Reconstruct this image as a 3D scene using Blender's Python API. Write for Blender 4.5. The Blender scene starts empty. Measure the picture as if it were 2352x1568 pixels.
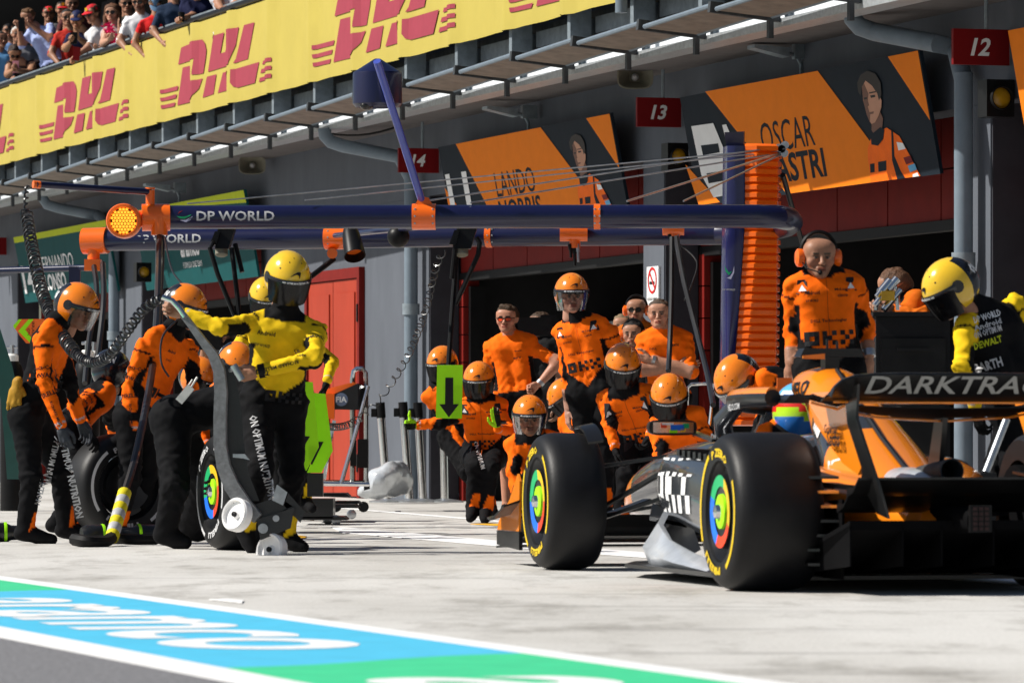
import bpy, math, random
import numpy as np
from mathutils import Vector, Matrix
from mathutils.bvhtree import BVHTree
R = math.radians
random.seed(7)
S = bpy.context.scene
COL = S.collection
# ---------------------------------------------------------------- camera, sky, sun, exposure
cam_d = bpy.data.cameras.new('camera')
cam_d.sensor_width = 36.0
cam_d.lens = 11210 / 2352 * 36
cam_d.shift_y = 218 / 2352
cam_d.clip_start = 0.5
cam_d.clip_end = 600
cam_d.dof.use_dof = True
cam_d.dof.focus_distance = 36.0
cam_d.dof.aperture_fstop = 8.0
cam = bpy.data.objects.new('camera', cam_d)
COL.objects.link(cam)
cam.location = (0, 0, 0.70)
cam.rotation_euler = (R(90), 0, 0)
S.camera = cam
SUN_EL = R(43)
SUN_H = Vector((-0.993, -0.06)).normalized()
w = bpy.data.worlds.new('World')
S.world = w
w.use_nodes = True
wn = w.node_tree.nodes
sky = wn.new('ShaderNodeTexSky')
sky.sky_type = 'NISHITA'
sky.sun_disc = False
sky.sun_elevation = SUN_EL
sky.sun_rotation = math.atan2(SUN_H.x, SUN_H.y) % (2 * math.pi)
bg = wn['Background']
bg.inputs[1].default_value = 0.05
w.node_tree.links.new(sky.outputs[0], bg.inputs[0])
sun_d = bpy.data.lights.new('sun', 'SUN')
sun_d.energy = 5.0
sun_d.angle = R(0.5)
sun_d.color = (1.0, 0.955, 0.88)
sun = bpy.data.objects.new('sun', sun_d)
COL.objects.link(sun)
sun_dir = Vector((SUN_H.x * math.cos(SUN_EL), SUN_H.y * math.cos(SUN_EL), math.sin(SUN_EL)))
sun.rotation_euler = sun_dir.to_track_quat('Z', 'Y').to_euler()
sun.location = (-30, 40, 40)
S.view_settings.view_transform = 'Standard'
S.view_settings.look = 'None'
S.view_settings.exposure = 0.30
S.view_settings.gamma = 1.0
S.render.engine = 'CYCLES'
S.cycles.max_bounces = 6
# ---------------------------------------------------------------- coordinates
F, HZ, CX, CH = 11210.0, 1002.0, 1176.0, 0.70
BROT = R(17.47)
BC, BS = math.cos(BROT), math.sin(BROT)
TB = Matrix.Rotation(BROT, 4, 'Z')          # building frame (X towards facade, Y along it) -> world
I4 = Matrix.Identity(4)
def at(x, y, d): return Vector(((x - CX) / F * d, d, CH - (y - HZ) / F * d))
def gp(x, y, z=0.0): return at(x, y, (CH - z) * F / (y - HZ))
def bp(x, y, X):
    t = (x - CX) / F
    Y = X * (BC - t * BS) / (BS + t * BC)
    return Y, CH - (y - HZ) / F * (X * BS + Y * BC)
def bY(x, X): return bp(x, 1002, X)[0]
def toB(v): return TB.inverted() @ Vector(v)
# ---------------------------------------------------------------- materials
MATS = {}
def pm(name, col, rough=.5, metal=0., var=.12, scale=6., bump=0., bscale=40., coat=0., emit=0., stretch=None, spec=None, alpha=None):
    if name in MATS: return MATS[name]
    m = bpy.data.materials.new(name); m.use_nodes = True
    nt = m.node_tree; n = nt.nodes; L = nt.links
    b = n['Principled BSDF']
    c = tuple(col) + (1,)
    b.inputs['Roughness'].default_value = rough
    b.inputs['Metallic'].default_value = metal
    b.inputs['Specular IOR Level'].default_value = spec if spec is not None else (.5 if rough < .4 else .18)
    b.inputs['Coat Weight'].default_value = coat
    b.inputs['Coat Roughness'].default_value = .05
    tc = n.new('ShaderNodeTexCoord')
    mp = n.new('ShaderNodeMapping')
    if stretch: mp.inputs['Scale'].default_value = stretch
    L.new(tc.outputs['Object'], mp.inputs[0])
    nz = n.new('ShaderNodeTexNoise'); nz.inputs['Scale'].default_value = scale; nz.inputs['Detail'].default_value = 6
    nz.inputs['Roughness'].default_value = .65
    L.new(mp.outputs[0], nz.inputs[0])
    mx = n.new('ShaderNodeMix'); mx.data_type = 'RGBA'
    lo = tuple(max(0, v * (1 - var)) for v in col) + (1,); hi = tuple(min(1, v * (1 + var)) for v in col) + (1,)
    mx.inputs[6].default_value = lo; mx.inputs[7].default_value = hi
    rp = n.new('ShaderNodeMapRange'); rp.inputs[1].default_value = .3; rp.inputs[2].default_value = .7
    L.new(nz.outputs['Fac'], rp.inputs[0]); L.new(rp.outputs[0], mx.inputs[0])
    L.new(mx.outputs[2], b.inputs['Base Color'])
    if bump:
        n2 = n.new('ShaderNodeTexNoise'); n2.inputs['Scale'].default_value = bscale; n2.inputs['Detail'].default_value = 4
        L.new(mp.outputs[0], n2.inputs[0])
        bm = n.new('ShaderNodeBump'); bm.inputs['Strength'].default_value = bump; bm.inputs['Distance'].default_value = .01
        L.new(n2.outputs['Fac'], bm.inputs['Height']); L.new(bm.outputs[0], b.inputs['Normal'])
    if emit:
        b.inputs['Emission Color'].default_value = c; b.inputs['Emission Strength'].default_value = emit
    if alpha is not None:
        b.inputs['Alpha'].default_value = alpha
    MATS[name] = m
    return m
def vcol_mat(name, rough, bump, bscale, spec=.3, sheen=0.):
    m = bpy.data.materials.new(name); m.use_nodes = True
    nt = m.node_tree; n = nt.nodes; L = nt.links; b = n['Principled BSDF']
    a = n.new('ShaderNodeAttribute'); a.attribute_name = 'Col'
    tc = n.new('ShaderNodeTexCoord')
    nz = n.new('ShaderNodeTexNoise'); nz.inputs['Scale'].default_value = bscale; nz.inputs['Detail'].default_value = 5
    L.new(tc.outputs['Object'], nz.inputs[0])
    rp = n.new('ShaderNodeMapRange'); rp.inputs[3].default_value = .8; rp.inputs[4].default_value = 1.2
    L.new(nz.outputs['Fac'], rp.inputs[0])
    mx = n.new('ShaderNodeMix'); mx.data_type = 'RGBA'; mx.blend_type = 'MULTIPLY'; mx.inputs[0].default_value = 1
    L.new(a.outputs['Color'], mx.inputs[6]); L.new(rp.outputs[0], mx.inputs[7])
    L.new(mx.outputs[2], b.inputs['Base Color'])
    b.inputs['Roughness'].default_value = rough; b.inputs['Specular IOR Level'].default_value = spec
    bm = n.new('ShaderNodeBump'); bm.inputs['Strength'].default_value = bump; bm.inputs['Distance'].default_value = .012
    L.new(nz.outputs['Fac'], bm.inputs['Height']); L.new(bm.outputs[0], b.inputs['Normal'])
    MATS[name] = m
    return m
ORANGE = (.95, .150, .004)
pm('orange_paint', (.93, .145, .004), .28, coat=.4, var=.05)
pm('orange_cloth', ORANGE, .7, bump=.4)
pm('navy_paint', (.010, .012, .085), .22, coat=.6, var=.1)
pm('black_plastic', (.006, .006, .0065), .42, var=.3)
pm('black_rubber', (.007, .007, .0075), .62, var=.25, bump=.1)
pm('carbon', (.009, .0095, .011), .35, coat=.15, var=.35, scale=60)
pm('chrome', (.72, .72, .72), .16, metal=1, var=.05)
pm('steel', (.42, .44, .46), .38, metal=.8, var=.2, scale=14)
pm('white_print', (.78, .78, .78), .5, var=.04)
pm('grey_print', (.50, .50, .51), .5, var=.05)
pm('black_print', (.012, .012, .014), .5, var=.1)
pm('lime', (.36, .86, .012), .5, var=.04)
pm('white_plastic', (.78, .77, .74), .4, var=.06)
pm('amber_lamp', (1.0, .42, .03), .3, emit=1.2)
# ---------------------------------------------------------------- mesh builder
class MB:
    def __init__(s, T=I4): s.v = []; s.f = []; s.m = []; s.T = T; s.mi = 0
    def add(s, vs, fs, mi=None):
        o = len(s.v); T = s.T
        s.v += [tuple(T @ Vector(p)) for p in vs]
        s.f += [tuple(i + o for i in f) for f in fs]
        s.m += [s.mi if mi is None else mi] * len(fs)
    def poly(s, pts, mi=None): s.add(pts, [tuple(range(len(pts)))], mi)
    def bx(s, x0, x1, y0, y1, z0, z1, mi=None):
        s.add([(x0, y0, z0), (x1, y0, z0), (x1, y1, z0), (x0, y1, z0), (x0, y0, z1), (x1, y0, z1), (x1, y1, z1), (x0, y1, z1)],
              [(0, 3, 2, 1), (4, 5, 6, 7), (0, 1, 5, 4), (1, 2, 6, 5), (2, 3, 7, 6), (3, 0, 4, 7)], mi)
    def hexa(s, p, mi=None):   # 8 points, bottom loop then top loop
        s.add(p, [(0, 3, 2, 1), (4, 5, 6, 7), (0, 1, 5, 4), (1, 2, 6, 5), (2, 3, 7, 6), (3, 0, 4, 7)], mi)
    def bar(s, a, b, wd, ht, up=(0, 0, 1), mi=None):
        a, b, up = Vector(a), Vector(b), Vector(up)
        d = (b - a).normalized(); sd = d.cross(up)
        if sd.length < 1e-4: sd = d.cross(Vector((1, 0, 0)))
        sd.normalize(); u = sd.cross(d)
        q = [(-1, -1), (1, -1), (1, 1), (-1, 1)]
        s.hexa([a + sd * (i * wd / 2) + u * (j * ht / 2) for i, j in q] + [b + sd * (i * wd / 2) + u * (j * ht / 2) for i, j in q], mi)
    def tube(s, path, r, n=8, mi=None, caps=True):
        P = [Vector(p) for p in path]; N = len(P)
        rs = r if isinstance(r, (list, tuple)) else [r] * N
        t0 = (P[1] - P[0]).normalized()
        u = t0.orthogonal().normalized()
        vs = []; fs = []
        for i in range(N):
            t = (P[min(i + 1, N - 1)] - P[max(i - 1, 0)])
            t = t.normalized() if t.length > 1e-9 else t0
            u = (u - t * u.dot(t))
            u = u.normalized() if u.length > 1e-6 else t.orthogonal().normalized()
            b = t.cross(u)
            for k in range(n):
                a = 2 * math.pi * k / n
                vs.append(P[i] + (u * math.cos(a) + b * math.sin(a)) * rs[i])
        for i in range(N - 1):
            for k in range(n):
                k2 = (k + 1) % n
                fs.append((i * n + k, i * n + k2, (i + 1) * n + k2, (i + 1) * n + k))
        if caps:
            fs.append(tuple(range(n - 1, -1, -1))); fs.append(tuple((N - 1) * n + k for k in range(n)))
        s.add(vs, fs, mi)
    def cyl(s, a, b, r, n=16, mi=None): s.tube([a, b], r, n, mi)
    def lathe(s, o, ax, prof, n=32, mi=None, mis=None, a0=0., a1=2 * math.pi, ref=None):
        o, ax = Vector(o), Vector(ax).normalized()
        u = ax.orthogonal().normalized() if ref is None else (Vector(ref) - ax * Vector(ref).dot(ax)).normalized()
        b = ax.cross(u); full = abs(a1 - a0 - 2 * math.pi) < 1e-6
        nn = n if full else n + 1
        vs = []
        for (r, h) in prof:
            for k in range(nn):
                a = a0 + (a1 - a0) * k / n
                vs.append(o + ax * h + (u * math.cos(a) + b * math.sin(a)) * max(r, 1e-5))
        for i in range(len(prof) - 1):
            fs = []
            for k in range(n):
                k2 = (k + 1) % nn if full else k + 1
                fs.append((i * nn + k, i * nn + k2, (i + 1) * nn + k2, (i + 1) * nn + k))
            if i == 0: s.add(vs, fs, mis[i] if mis else mi); base = len(s.v) - len(vs)
            else:
                s.f += [tuple(q + base for q in f) for f in fs]
                s.m += [(mis[i] if mis else (s.mi if mi is None else mi))] * len(fs)
    def ell(s, c, rad, nu=16, nv=10, mi=None):
        c = Vector(c); vs = []; fs = []
        for j in range(nv + 1):
            e = math.pi * j / nv
            for i in range(nu):
                a = 2 * math.pi * i / nu
                vs.append(c + Vector((rad[0] * math.sin(e) * math.cos(a), rad[1] * math.sin(e) * math.sin(a), rad[2] * math.cos(e))))
        for j in range(nv):
            for i in range(nu):
                i2 = (i + 1) % nu
                fs.append((j * nu + i, (j + 1) * nu + i, (j + 1) * nu + i2, j * nu + i2))
        s.add(vs, fs, mi)
    def prism(s, pts, n, mi=None, side=None):    # polygon (3-D points) extruded by the vector n
        n = Vector(n); P = [Vector(p) for p in pts]; k = len(P)
        s.add(P + [p + n for p in P], [tuple(range(k - 1, -1, -1)), tuple(range(k, 2 * k))], mi)
        s.add(P + [p + n for p in P], [(i, (i + 1) % k, (i + 1) % k + k, i + k) for i in range(k)], mi if side is None else side)
    def loft(s, secs, caps=True, mi=None, closed=True):
        k = len(secs[0]); vs = [p for q in secs for p in q]; fs = []
        for i in range(len(secs) - 1):
            for j in range(k if closed else k - 1):
                j2 = (j + 1) % k
                fs.append((i * k + j, i * k + j2, (i + 1) * k + j2, (i + 1) * k + j))
        if caps and closed:
            fs.append(tuple(range(k - 1, -1, -1))); fs.append(tuple((len(secs) - 1) * k + j for j in range(k)))
        s.add(vs, fs, mi)
WM = {}
def link(o, parent=None, W=None):
    COL.objects.link(o)
    if parent is not None:
        o.parent = parent; WM[o] = WM[parent]
    else: WM[o] = W if W is not None else I4
    return o
def tag(o, label=None, cat=None, group=None, kind=None):
    if label: o['label'] = label
    if cat: o['category'] = cat
    if group: o['group'] = group
    if kind: o['kind'] = kind
    return o
def thing(name, label, cat, loc, rz=0., group=None):
    o = bpy.data.objects.new(name, None); o.empty_display_size = .1
    W = Matrix.Translation(Vector(loc)) @ Matrix.Rotation(rz, 4, 'Z')
    o.location = Vector(loc); o.rotation_euler = (0, 0, rz)
    link(o, None, W)
    return tag(o, label, cat, group)
def mesh_obj(name, V, Fc, mats, parent=None, mi=None, ang=38, vcol=None, flat=False):
    V = np.asarray(V, dtype=float).reshape(-1, 3)
    if parent is None:
        lo, hi = V.min(0), V.max(0)
        base = Vector(((lo[0] + hi[0]) / 2, (lo[1] + hi[1]) / 2, lo[2]))
        W = Matrix.Translation(base)
    else: W = WM[parent]
    iw = np.array(W.inverted())
    V = V @ iw[:3, :3].T + iw[:3, 3]
    me = bpy.data.meshes.new(name)
    me.from_pydata(V.tolist(), [], Fc)
    for m in (mats if isinstance(mats, (list, tuple)) else [mats]):
        me.materials.append(MATS[m] if isinstance(m, str) else m)
    if mi is not None: me.polygons.foreach_set('material_index', np.asarray(mi, dtype=np.int32))
    if not flat:
        me.polygons.foreach_set('use_smooth', np.ones(len(me.polygons), dtype=bool))
        if ang < 180: me.set_sharp_from_angle(angle=R(ang))
    if vcol is not None:
        at_ = me.color_attributes.new('Col', 'FLOAT_COLOR', 'POINT')
        at_.data.foreach_set('color', np.c_[vcol, np.ones(len(vcol))].astype(np.float32).ravel())
    me.update()
    o = bpy.data.objects.new(name, me)
    link(o, parent, W)
    if parent is None: o.location = W.translation
    return o
def build(mb, name, mats, parent=None, ang=38):
    return mesh_obj(name, mb.v, mb.f, mats, parent, mb.m, ang)
def copy_tree(o, parent=None):
    c = o.copy(); COL.objects.link(c)
    if parent is not None: c.parent = parent
    for ch in list(o.children): copy_tree(ch, c)
    return c
# ---------------------------------------------------------------- lettering
TXT = {}
def text2d(s, bold=0., res=2):
    k = (s, bold, res)
    if k not in TXT:
        cu = bpy.data.curves.new('lettering', 'FONT'); cu.body = s; cu.offset = bold; cu.resolution_u = res; cu.size = 1
        o = bpy.data.objects.new('lettering', cu); COL.objects.link(o)
        dg = bpy.context.evaluated_depsgraph_get(); dg.update()
        me = o.evaluated_get(dg).to_mesh()
        v = np.array([p.co[:2] for p in me.vertices]).reshape(-1, 2)
        f = [tuple(p.vertices) for p in me.polygons]
        bpy.data.objects.remove(o); bpy.data.curves.remove(cu)
        TXT[k] = (v, f)
    return TXT[k]
def text(s, name, mat, parent, o, u, v, h=None, wd=None, bold=0., shear=0., anchor='c', proj=None, res=2, fine=0):
    """flat lettering; o = anchor point, u/v = unit right/up, h = cap height, wd = total width"""
    p, f = text2d(s, bold, res)
    if len(p) == 0: return None
    p = p.copy(); lo, hi = p.min(0), p.max(0)
    p -= lo; sz = hi - lo
    for _ in range(fine):
        q = p.tolist(); g = []; cache = {}
        def mid(a, b):
            k = (min(a, b), max(a, b))
            if k not in cache: q.append(((q[a][0] + q[b][0]) / 2, (q[a][1] + q[b][1]) / 2)); cache[k] = len(q) - 1
            return cache[k]
        for t in f:
            for i in range(1, len(t) - 1):
                a, b, c = t[0], t[i], t[i + 1]; ab, bc, ca = mid(a, b), mid(b, c), mid(c, a)
                g += [(a, ab, ca), (ab, b, bc), (ca, bc, c), (ab, bc, ca)]
        p, f = np.array(q), g
    sy = (h / sz[1]) if h else None; sx = (wd / sz[0]) if wd else None
    if sy is None: sy = sx
    if sx is None: sx = sy
    p *= (sx, sy)
    p[:, 0] += p[:, 1] * shear
    W_, H_ = sz[0] * sx, sz[1] * sy
    if anchor == 'c': p -= (W_ / 2 + shear * H_ / 2, H_ / 2)
    if proj is None:
        o, u, v = Vector(o), Vector(u), Vector(v)
        V = np.array(o)[None] + p[:, :1] * np.array(u)[None] + p[:, 1:] * np.array(v)[None]
    else: V = np.array([tuple(proj(a, b)) for a, b in p])
    return mesh_obj(name, V, f, mat, parent, flat=True)
# ================================================================ GROUND
def ground_mat():
    m = bpy.data.materials.new('concrete'); m.use_nodes = True
    nt = m.node_tree; n = nt.nodes; L = nt.links; b = n['Principled BSDF']
    tc = n.new('ShaderNodeTexCoord'); mp = n.new('ShaderNodeMapping'); mp.inputs['Rotation'].default_value = (0, 0, -R(12))
    mp.inputs['Scale'].default_value = (1, .35, 1); L.new(tc.outputs['Object'], mp.inputs[0])
    def nz(sc, det=6, src=mp.outputs[0], rough=.6):
        k = n.new('ShaderNodeTexNoise'); k.inputs['Scale'].default_value = sc; k.inputs['Detail'].default_value = det; k.inputs['Roughness'].default_value = rough
        L.new(src, k.inputs[0]); return k.outputs['Fac']
    def ramp(src, a, c0, c, c1):
        r = n.new('ShaderNodeValToRGB'); r.color_ramp.elements[0].position = a; r.color_ramp.elements[0].color = c0 + (1,)
        r.color_ramp.elements[1].position = c; r.color_ramp.elements[1].color = c1 + (1,); L.new(src, r.inputs[0]); return r.outputs[0]
    def mul(a, c, f=1.):
        x = n.new('ShaderNodeMix'); x.data_type = 'RGBA'; x.blend_type = 'MULTIPLY'; x.inputs[0].default_value = f
        L.new(a, x.inputs[6]); L.new(c, x.inputs[7]); return x.outputs[2]
    base = ramp(nz(.55, 8), .36, (.47, .455, .425), .62, (.61, .597, .57))
    st = ramp(nz(2.6, 6, rough=.7), .34, (.68, .67, .655), .50, (1, 1, 1))
    mp2 = n.new('ShaderNodeMapping'); mp2.inputs['Rotation'].default_value = (0, 0, -R(62)); mp2.inputs['Scale'].default_value = (.25, 3.2, 1)
    L.new(tc.outputs['Object'], mp2.inputs[0])
    st2 = ramp(nz(.9, 5, mp2.outputs[0], .7), .30, (.60, .59, .59), .42, (1, 1, 1))
    fine = ramp(nz(60, 3, tc.outputs['Object']), .3, (.82, .82, .82), .6, (1.08, 1.08, 1.08))
    c = mul(mul(mul(base, st), st2), fine)
    L.new(c, b.inputs['Base Color']); b.inputs['Roughness'].default_value = .8
    bm = n.new('ShaderNodeBump'); bm.inputs['Strength'].default_value = .25; bm.inputs['Distance'].default_value = .01
    L.new(nz(45, 4, tc.outputs['Object']), bm.inputs['Height']); L.new(bm.outputs[0], b.inputs['Normal'])
    MATS['concrete'] = m
ground_mat()
pm('asphalt', (.19, .19, .20), .85, var=.45, scale=55, bump=.7, bscale=70)
pm('paint_white', (.80, .80, .80), .6, var=.06, scale=18, bump=.15)
pm('paint_cyan', (.085, .50, .74), .6, var=.08, scale=5, bump=.15)
pm('paint_green', (.06, .58, .28), .6, var=.08, scale=5, bump=.15)
pm('paint_yellow', (.80, .42, .03), .6, var=.1)
g = MB(); g.bx(-260, 260, -40, 460, -.5, 0)
tag(build(g, 'ground', 'concrete'), kind='structure')
def sheet(name, pts, z, mat, kind='structure'):
    m = MB(TB); m.prism([(x, y, z - .003) for x, y in pts], (0, 0, .003))
    return tag(build(m, name, mat), kind=kind)
sheet('asphalt_track', [(-60, -30), (3.38, -30), (3.38, 200), (-60, 200)], .004, 'asphalt')
sheet('white_line', [(3.38, -30), (3.57, -30), (3.57, 200), (3.38, 200)], .008, 'paint_white')
sheet('white_line', [(4.72, -30), (4.862, -30), (4.862, 200), (4.72, 200)], .008, 'paint_white')
BX0, BX1 = 3.571, 4.719
def slant(y0): return lambda x: y0 + (x - 4.0) * .58      # slanted colour borders
def wavy(y0): return [(x, slant(y0)(x) - .06 * math.sin((x - BX0) / (BX1 - BX0) * math.pi * 2)) for x in np.linspace(BX0, BX1, 12)]
ys = [-9., -1.0, 6.9, 14.46, 21.25, 29.0, 36.5, 44, 52]
for i in range(len(ys) - 1):
    a, b = wavy(ys[i]), wavy(ys[i + 1])
    sheet('painted_band', a + b[::-1], .008, 'paint_cyan' if i % 2 else 'paint_green')
# white word on the cyan field (tops of the letters towards the garages), one big ring on the green one
gw = thing('painted_word', 'white letters aramco painted on the cyan field of the pit lane band', 'painted lettering', TB @ Vector((4.05, 18.2, .012)))
def bandtext(s, x0, x1, ya, yb, parent, nm='lettering'):
    text(s, nm, 'paint_white', parent, TB @ Vector((x0, ya, .0095)), TB.to_3x3() @ Vector((0, -1, 0)), TB.to_3x3() @ Vector((1, 0, 0)), h=x1 - x0, wd=ya - yb, bold=.02, anchor='lb', res=5)
bandtext('aramco', 3.76, 4.42, 20.6, 15.37, gw)
gw2 = thing('painted_word', 'white letters aramco painted on the green field at the bottom edge', 'painted lettering', TB @ Vector((4.05, 11, .012)))
bandtext('aramco', 3.74, 4.44, 13.45, 8.2, gw2)
def gquad(name, px, z, mat):
    m = MB(); m.prism([Vector(gp(x, y)) + Vector((0, 0, z - .003)) for x, y in px], (0, 0, .003))
    return tag(build(m, name, mat), kind='structure')
gquad('pit_box_line', [(760, 1210), (784, 1224), (1300, 1268), (2352, 1345), (2352, 1333), (1300, 1256), (810, 1213)], .006, 'paint_white')
gquad('pit_box_line', [(700, 1161), (1200, 1203), (1400, 1219), (1400, 1216), (1200, 1200), (700, 1159)], .006, 'paint_white')
gquad('pit_box_line', [(1080, 1204), (1150, 1208), (1250, 1211), (1250, 1207), (1120, 1203)], .007, 'paint_yellow')
gquad('pit_box_line', [(660, 1191), (720, 1195), (720, 1192), (690, 1190)], .007, 'paint_yellow')
gquad('pit_box_line', [(655, 1232), (700, 1237), (705, 1233), (680, 1230)], .007, 'paint_yellow')
gquad('pit_box_line', [(1600, 1253), (1690, 1259), (1690, 1255), (1620, 1251)], .007, 'paint_yellow')
gquad('white_line', [(480, 1378), (555, 1386), (560, 1380), (520, 1376)], .006, 'paint_white')
# ================================================================ PIT BUILDING
FX = 15.0
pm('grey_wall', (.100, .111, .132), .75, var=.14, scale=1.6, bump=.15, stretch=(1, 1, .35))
pm('grey_side', (.034, .034, .042), .75, var=.2, scale=3)  # wall grey darkened for the piers' shaded sides; also plain dark fittings
pm('pipe_grey', (.16, .20, .24), .45, var=.1)
pm('red_door', (.34, .040, .018), .6, var=.12, scale=2, stretch=(1, 1, .4))
pm('red_shutter', (.16, .008, .005), .7, var=.12)
pm('dark_red', (.12, .008, .008), .5, var=.15)
pm('sign_red', (.17, .003, .005), .6, var=.06)
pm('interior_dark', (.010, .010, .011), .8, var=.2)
pm('interior_grey', (.36, .39, .39), .6, var=.1)
pm('banner_yellow', (.48, .39, .085), .6, var=.05, scale=2, bump=.12, bscale=3)
pm('banner_red', (.33, .050, .075), .6, var=.06)
pm('galvanised', (.22, .26, .29), .5, metal=.2, var=.25, scale=9)
pm('rusty_steel', (.05, .055, .06), .6, var=.5, scale=12, stretch=(1, 1, .3))
pm('white_soffit', (.72, .75, .78), .5, var=.15, scale=3)
pm('grate', (.20, .16, .13), .6, metal=.2, var=.3)
pm('gutter_metal', (.50, .53, .55), .35, metal=.5, var=.2, scale=20)
pm('soffit', (.12, .11, .11), .7, var=.15)
bld = thing('pit_building', 'long grey pit building with open garages under an overhanging balcony', 'building', TB @ Vector((FX, 44, 0)), BROT)
def bb(name, mat, boxes, parent=bld, ang=30):
    m = MB(TB)
    for q in boxes: m.bx(*q)
    return build(m, name, mat, parent, ang)
WT = 4.9
y = lambda x: bY(x, FX)
yd = {k: y(v) for k, v in dict(p12a=2275, p12b=2195, p13a=1525, p13b=1478, p14a=985, wl=600, aL=325, aR=250, bL=40).items()}
Ynear = 22.0
OPZ = 3.3        # top of the openings
REV = 15.33
# bays: (near Y, far Y)
bays = [(28.6, yd['p12a']), (yd['p12b'], yd['p13a']), (yd['p13b'], yd['p14a']), (yd['wl'], yd['aL']), (yd['aR'], yd['bL'])]
walls = [(Ynear, 28.6), (yd['p12a'], yd['p12b']), (yd['p13a'], yd['p13b']), (yd['p14a'], yd['wl']), (yd['aL'], yd['aR']), (yd['bL'], 130.0)]
bb('upper_wall', 'grey_wall', [(FX, FX + .35, Ynear, 130, OPZ, WT)])
for a, b in walls:
    bb('wall_pier', 'grey_wall', [(FX, FX + .32, a, b, 0, OPZ - .002)])
    if a > 23: bb('pier_side_shade', 'grey_side', [(FX + .012, FX + .33, a - .02, a - .001, 0, OPZ - .002)])  # dark sheet puts the shade of the pier's near side into colour
for i, (a, b) in enumerate(bays):
    sh = thing('garage_shutter', ['red shutter housing over the garage at the right edge', 'red shutter housing under the sign OSCAR PIASTRI', 'red shutter housing under the sign LANDO NORRIS',
         'dark red shutter housing under the green aramco sign', 'dark red shutter housing under the sign FERNANDO ALONSO'][i], 'shutter', TB @ Vector((FX + .4, (a + b) / 2, 2.3)), BROT, 'red garage shutters')
    mt = 'red_shutter'
    zt, zb = OPZ, 2.47
    n = 6
    for k in range(n):
        p0, p1 = a + (b - a) * k / n, a + (b - a) * (k + 1) / n
        bb('shutter_panel', mt, [(FX + .36, FX + .44, p0 + .012, p1 - .012, (zt + zb) / 2 + .008, zt)], sh)
        bb('shutter_panel', mt, [(FX + .36, FX + .44, p0 + .012, p1 - .012, zb, (zt + zb) / 2 - .008)], sh)
    bb('bottom_bar', 'black_rubber', [(FX + .34, FX + .46, a + .02, b - .02, zb - .09, zb - .004)], sh)
    jb = [(FX + .34, FX + .52, b - .16, b - .012, k * .3 + .006, k * .3 + .294) for k in range(8)]
    for q in jb: bb('jamb_panel', mt, [q], sh)
    bb('guide_rail', 'black_plastic', [(FX + .40, FX + .56, b - .24, b - .165, 0, 2.32)], sh)
    # the room behind
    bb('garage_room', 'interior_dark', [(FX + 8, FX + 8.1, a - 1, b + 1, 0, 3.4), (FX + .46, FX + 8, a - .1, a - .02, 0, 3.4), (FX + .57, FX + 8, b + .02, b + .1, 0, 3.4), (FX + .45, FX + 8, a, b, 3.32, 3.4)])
# inside the two team garages: pale cabinet walls
bb('garage_partition', 'interior_grey', [(16.9, 17.0, bY(1272, 16.9), bY(1086, 16.9), 0, 2.12), (16.94, 17.02, bY(1476, 16.9), bY(1272, 16.9) - .002, 0, 1.95)])
bb('garage_partition', 'grey_side', [(FX + 5, FX + 5.1, yd['p12b'] + 1, yd['p13a'] - 1.6, 1.0, 2.3)])
for px0, px1, X_, z0, z1, lb_ in ((2080, 2190, 18.5, 1.55, 2.3, 'dark flat panel hanging in the garage behind the yellow and black helmet'), (1815, 2000, 19.0, 0, 1.7, 'tall dark tool cabinet deep in the garage behind the bald headset man'), (1280, 1400, 19.5, 0, 1.6, 'dark tool cabinet deep in the garage behind the standing mechanic')):
    Ya, Yb = bY(px1, X_), bY(px0, X_)
    t = thing('garage_unit', lb_, 'cabinet', TB @ Vector((X_, (Ya + Yb) / 2, z0)), BROT)
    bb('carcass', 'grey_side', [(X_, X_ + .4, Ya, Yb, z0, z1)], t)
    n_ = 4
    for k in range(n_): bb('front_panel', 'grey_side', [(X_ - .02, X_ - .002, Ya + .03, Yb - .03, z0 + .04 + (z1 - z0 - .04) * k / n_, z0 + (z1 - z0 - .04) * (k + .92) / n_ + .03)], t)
# red double door in the long wall
dr = thing('red_door', 'sunlit red panelled double door in the grey wall', 'door', TB @ Vector((FX - .05, y(776), 0)), BROT)
da, db = y(838), y(712); dt = 2.62
bb('door_frame', 'red_shutter', [(FX - .07, FX - .002, da, da + .1, 0, dt), (FX - .07, FX - .002, db - .1, db, 0, dt), (FX - .07, FX - .002, da + .1, db - .1, dt - .12, dt)], dr)
dm = (da + db) / 2
for k, (p0, p1) in enumerate([(da + .11, dm - .01), (dm + .01, db - .11)]):
    lf = bb('door_leaf', 'red_door', [(FX - .045, FX - .004, p0, p1, .02, dt - .13)], dr)
    for z0, z1 in ((.16, 1.02), (1.16, 2.34)):
        bb('door_panel', 'red_door', [(FX - .062, FX - .046, p0 + .12, p1 - .12, z0, z1)], lf)
bb('hinge', 'black_plastic', [(FX - .085, FX - .072, da + .03, da + .07, 2.0, 2.2)], dr)
bb('hinge', 'black_plastic', [(FX - .085, FX - .072, da + .03, da + .07, .3, .5)], dr)
bb('door_handle', 'black_plastic', [(FX - .10, FX - .063, dm - .07, dm - .03, .98, 1.16)], dr)
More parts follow.
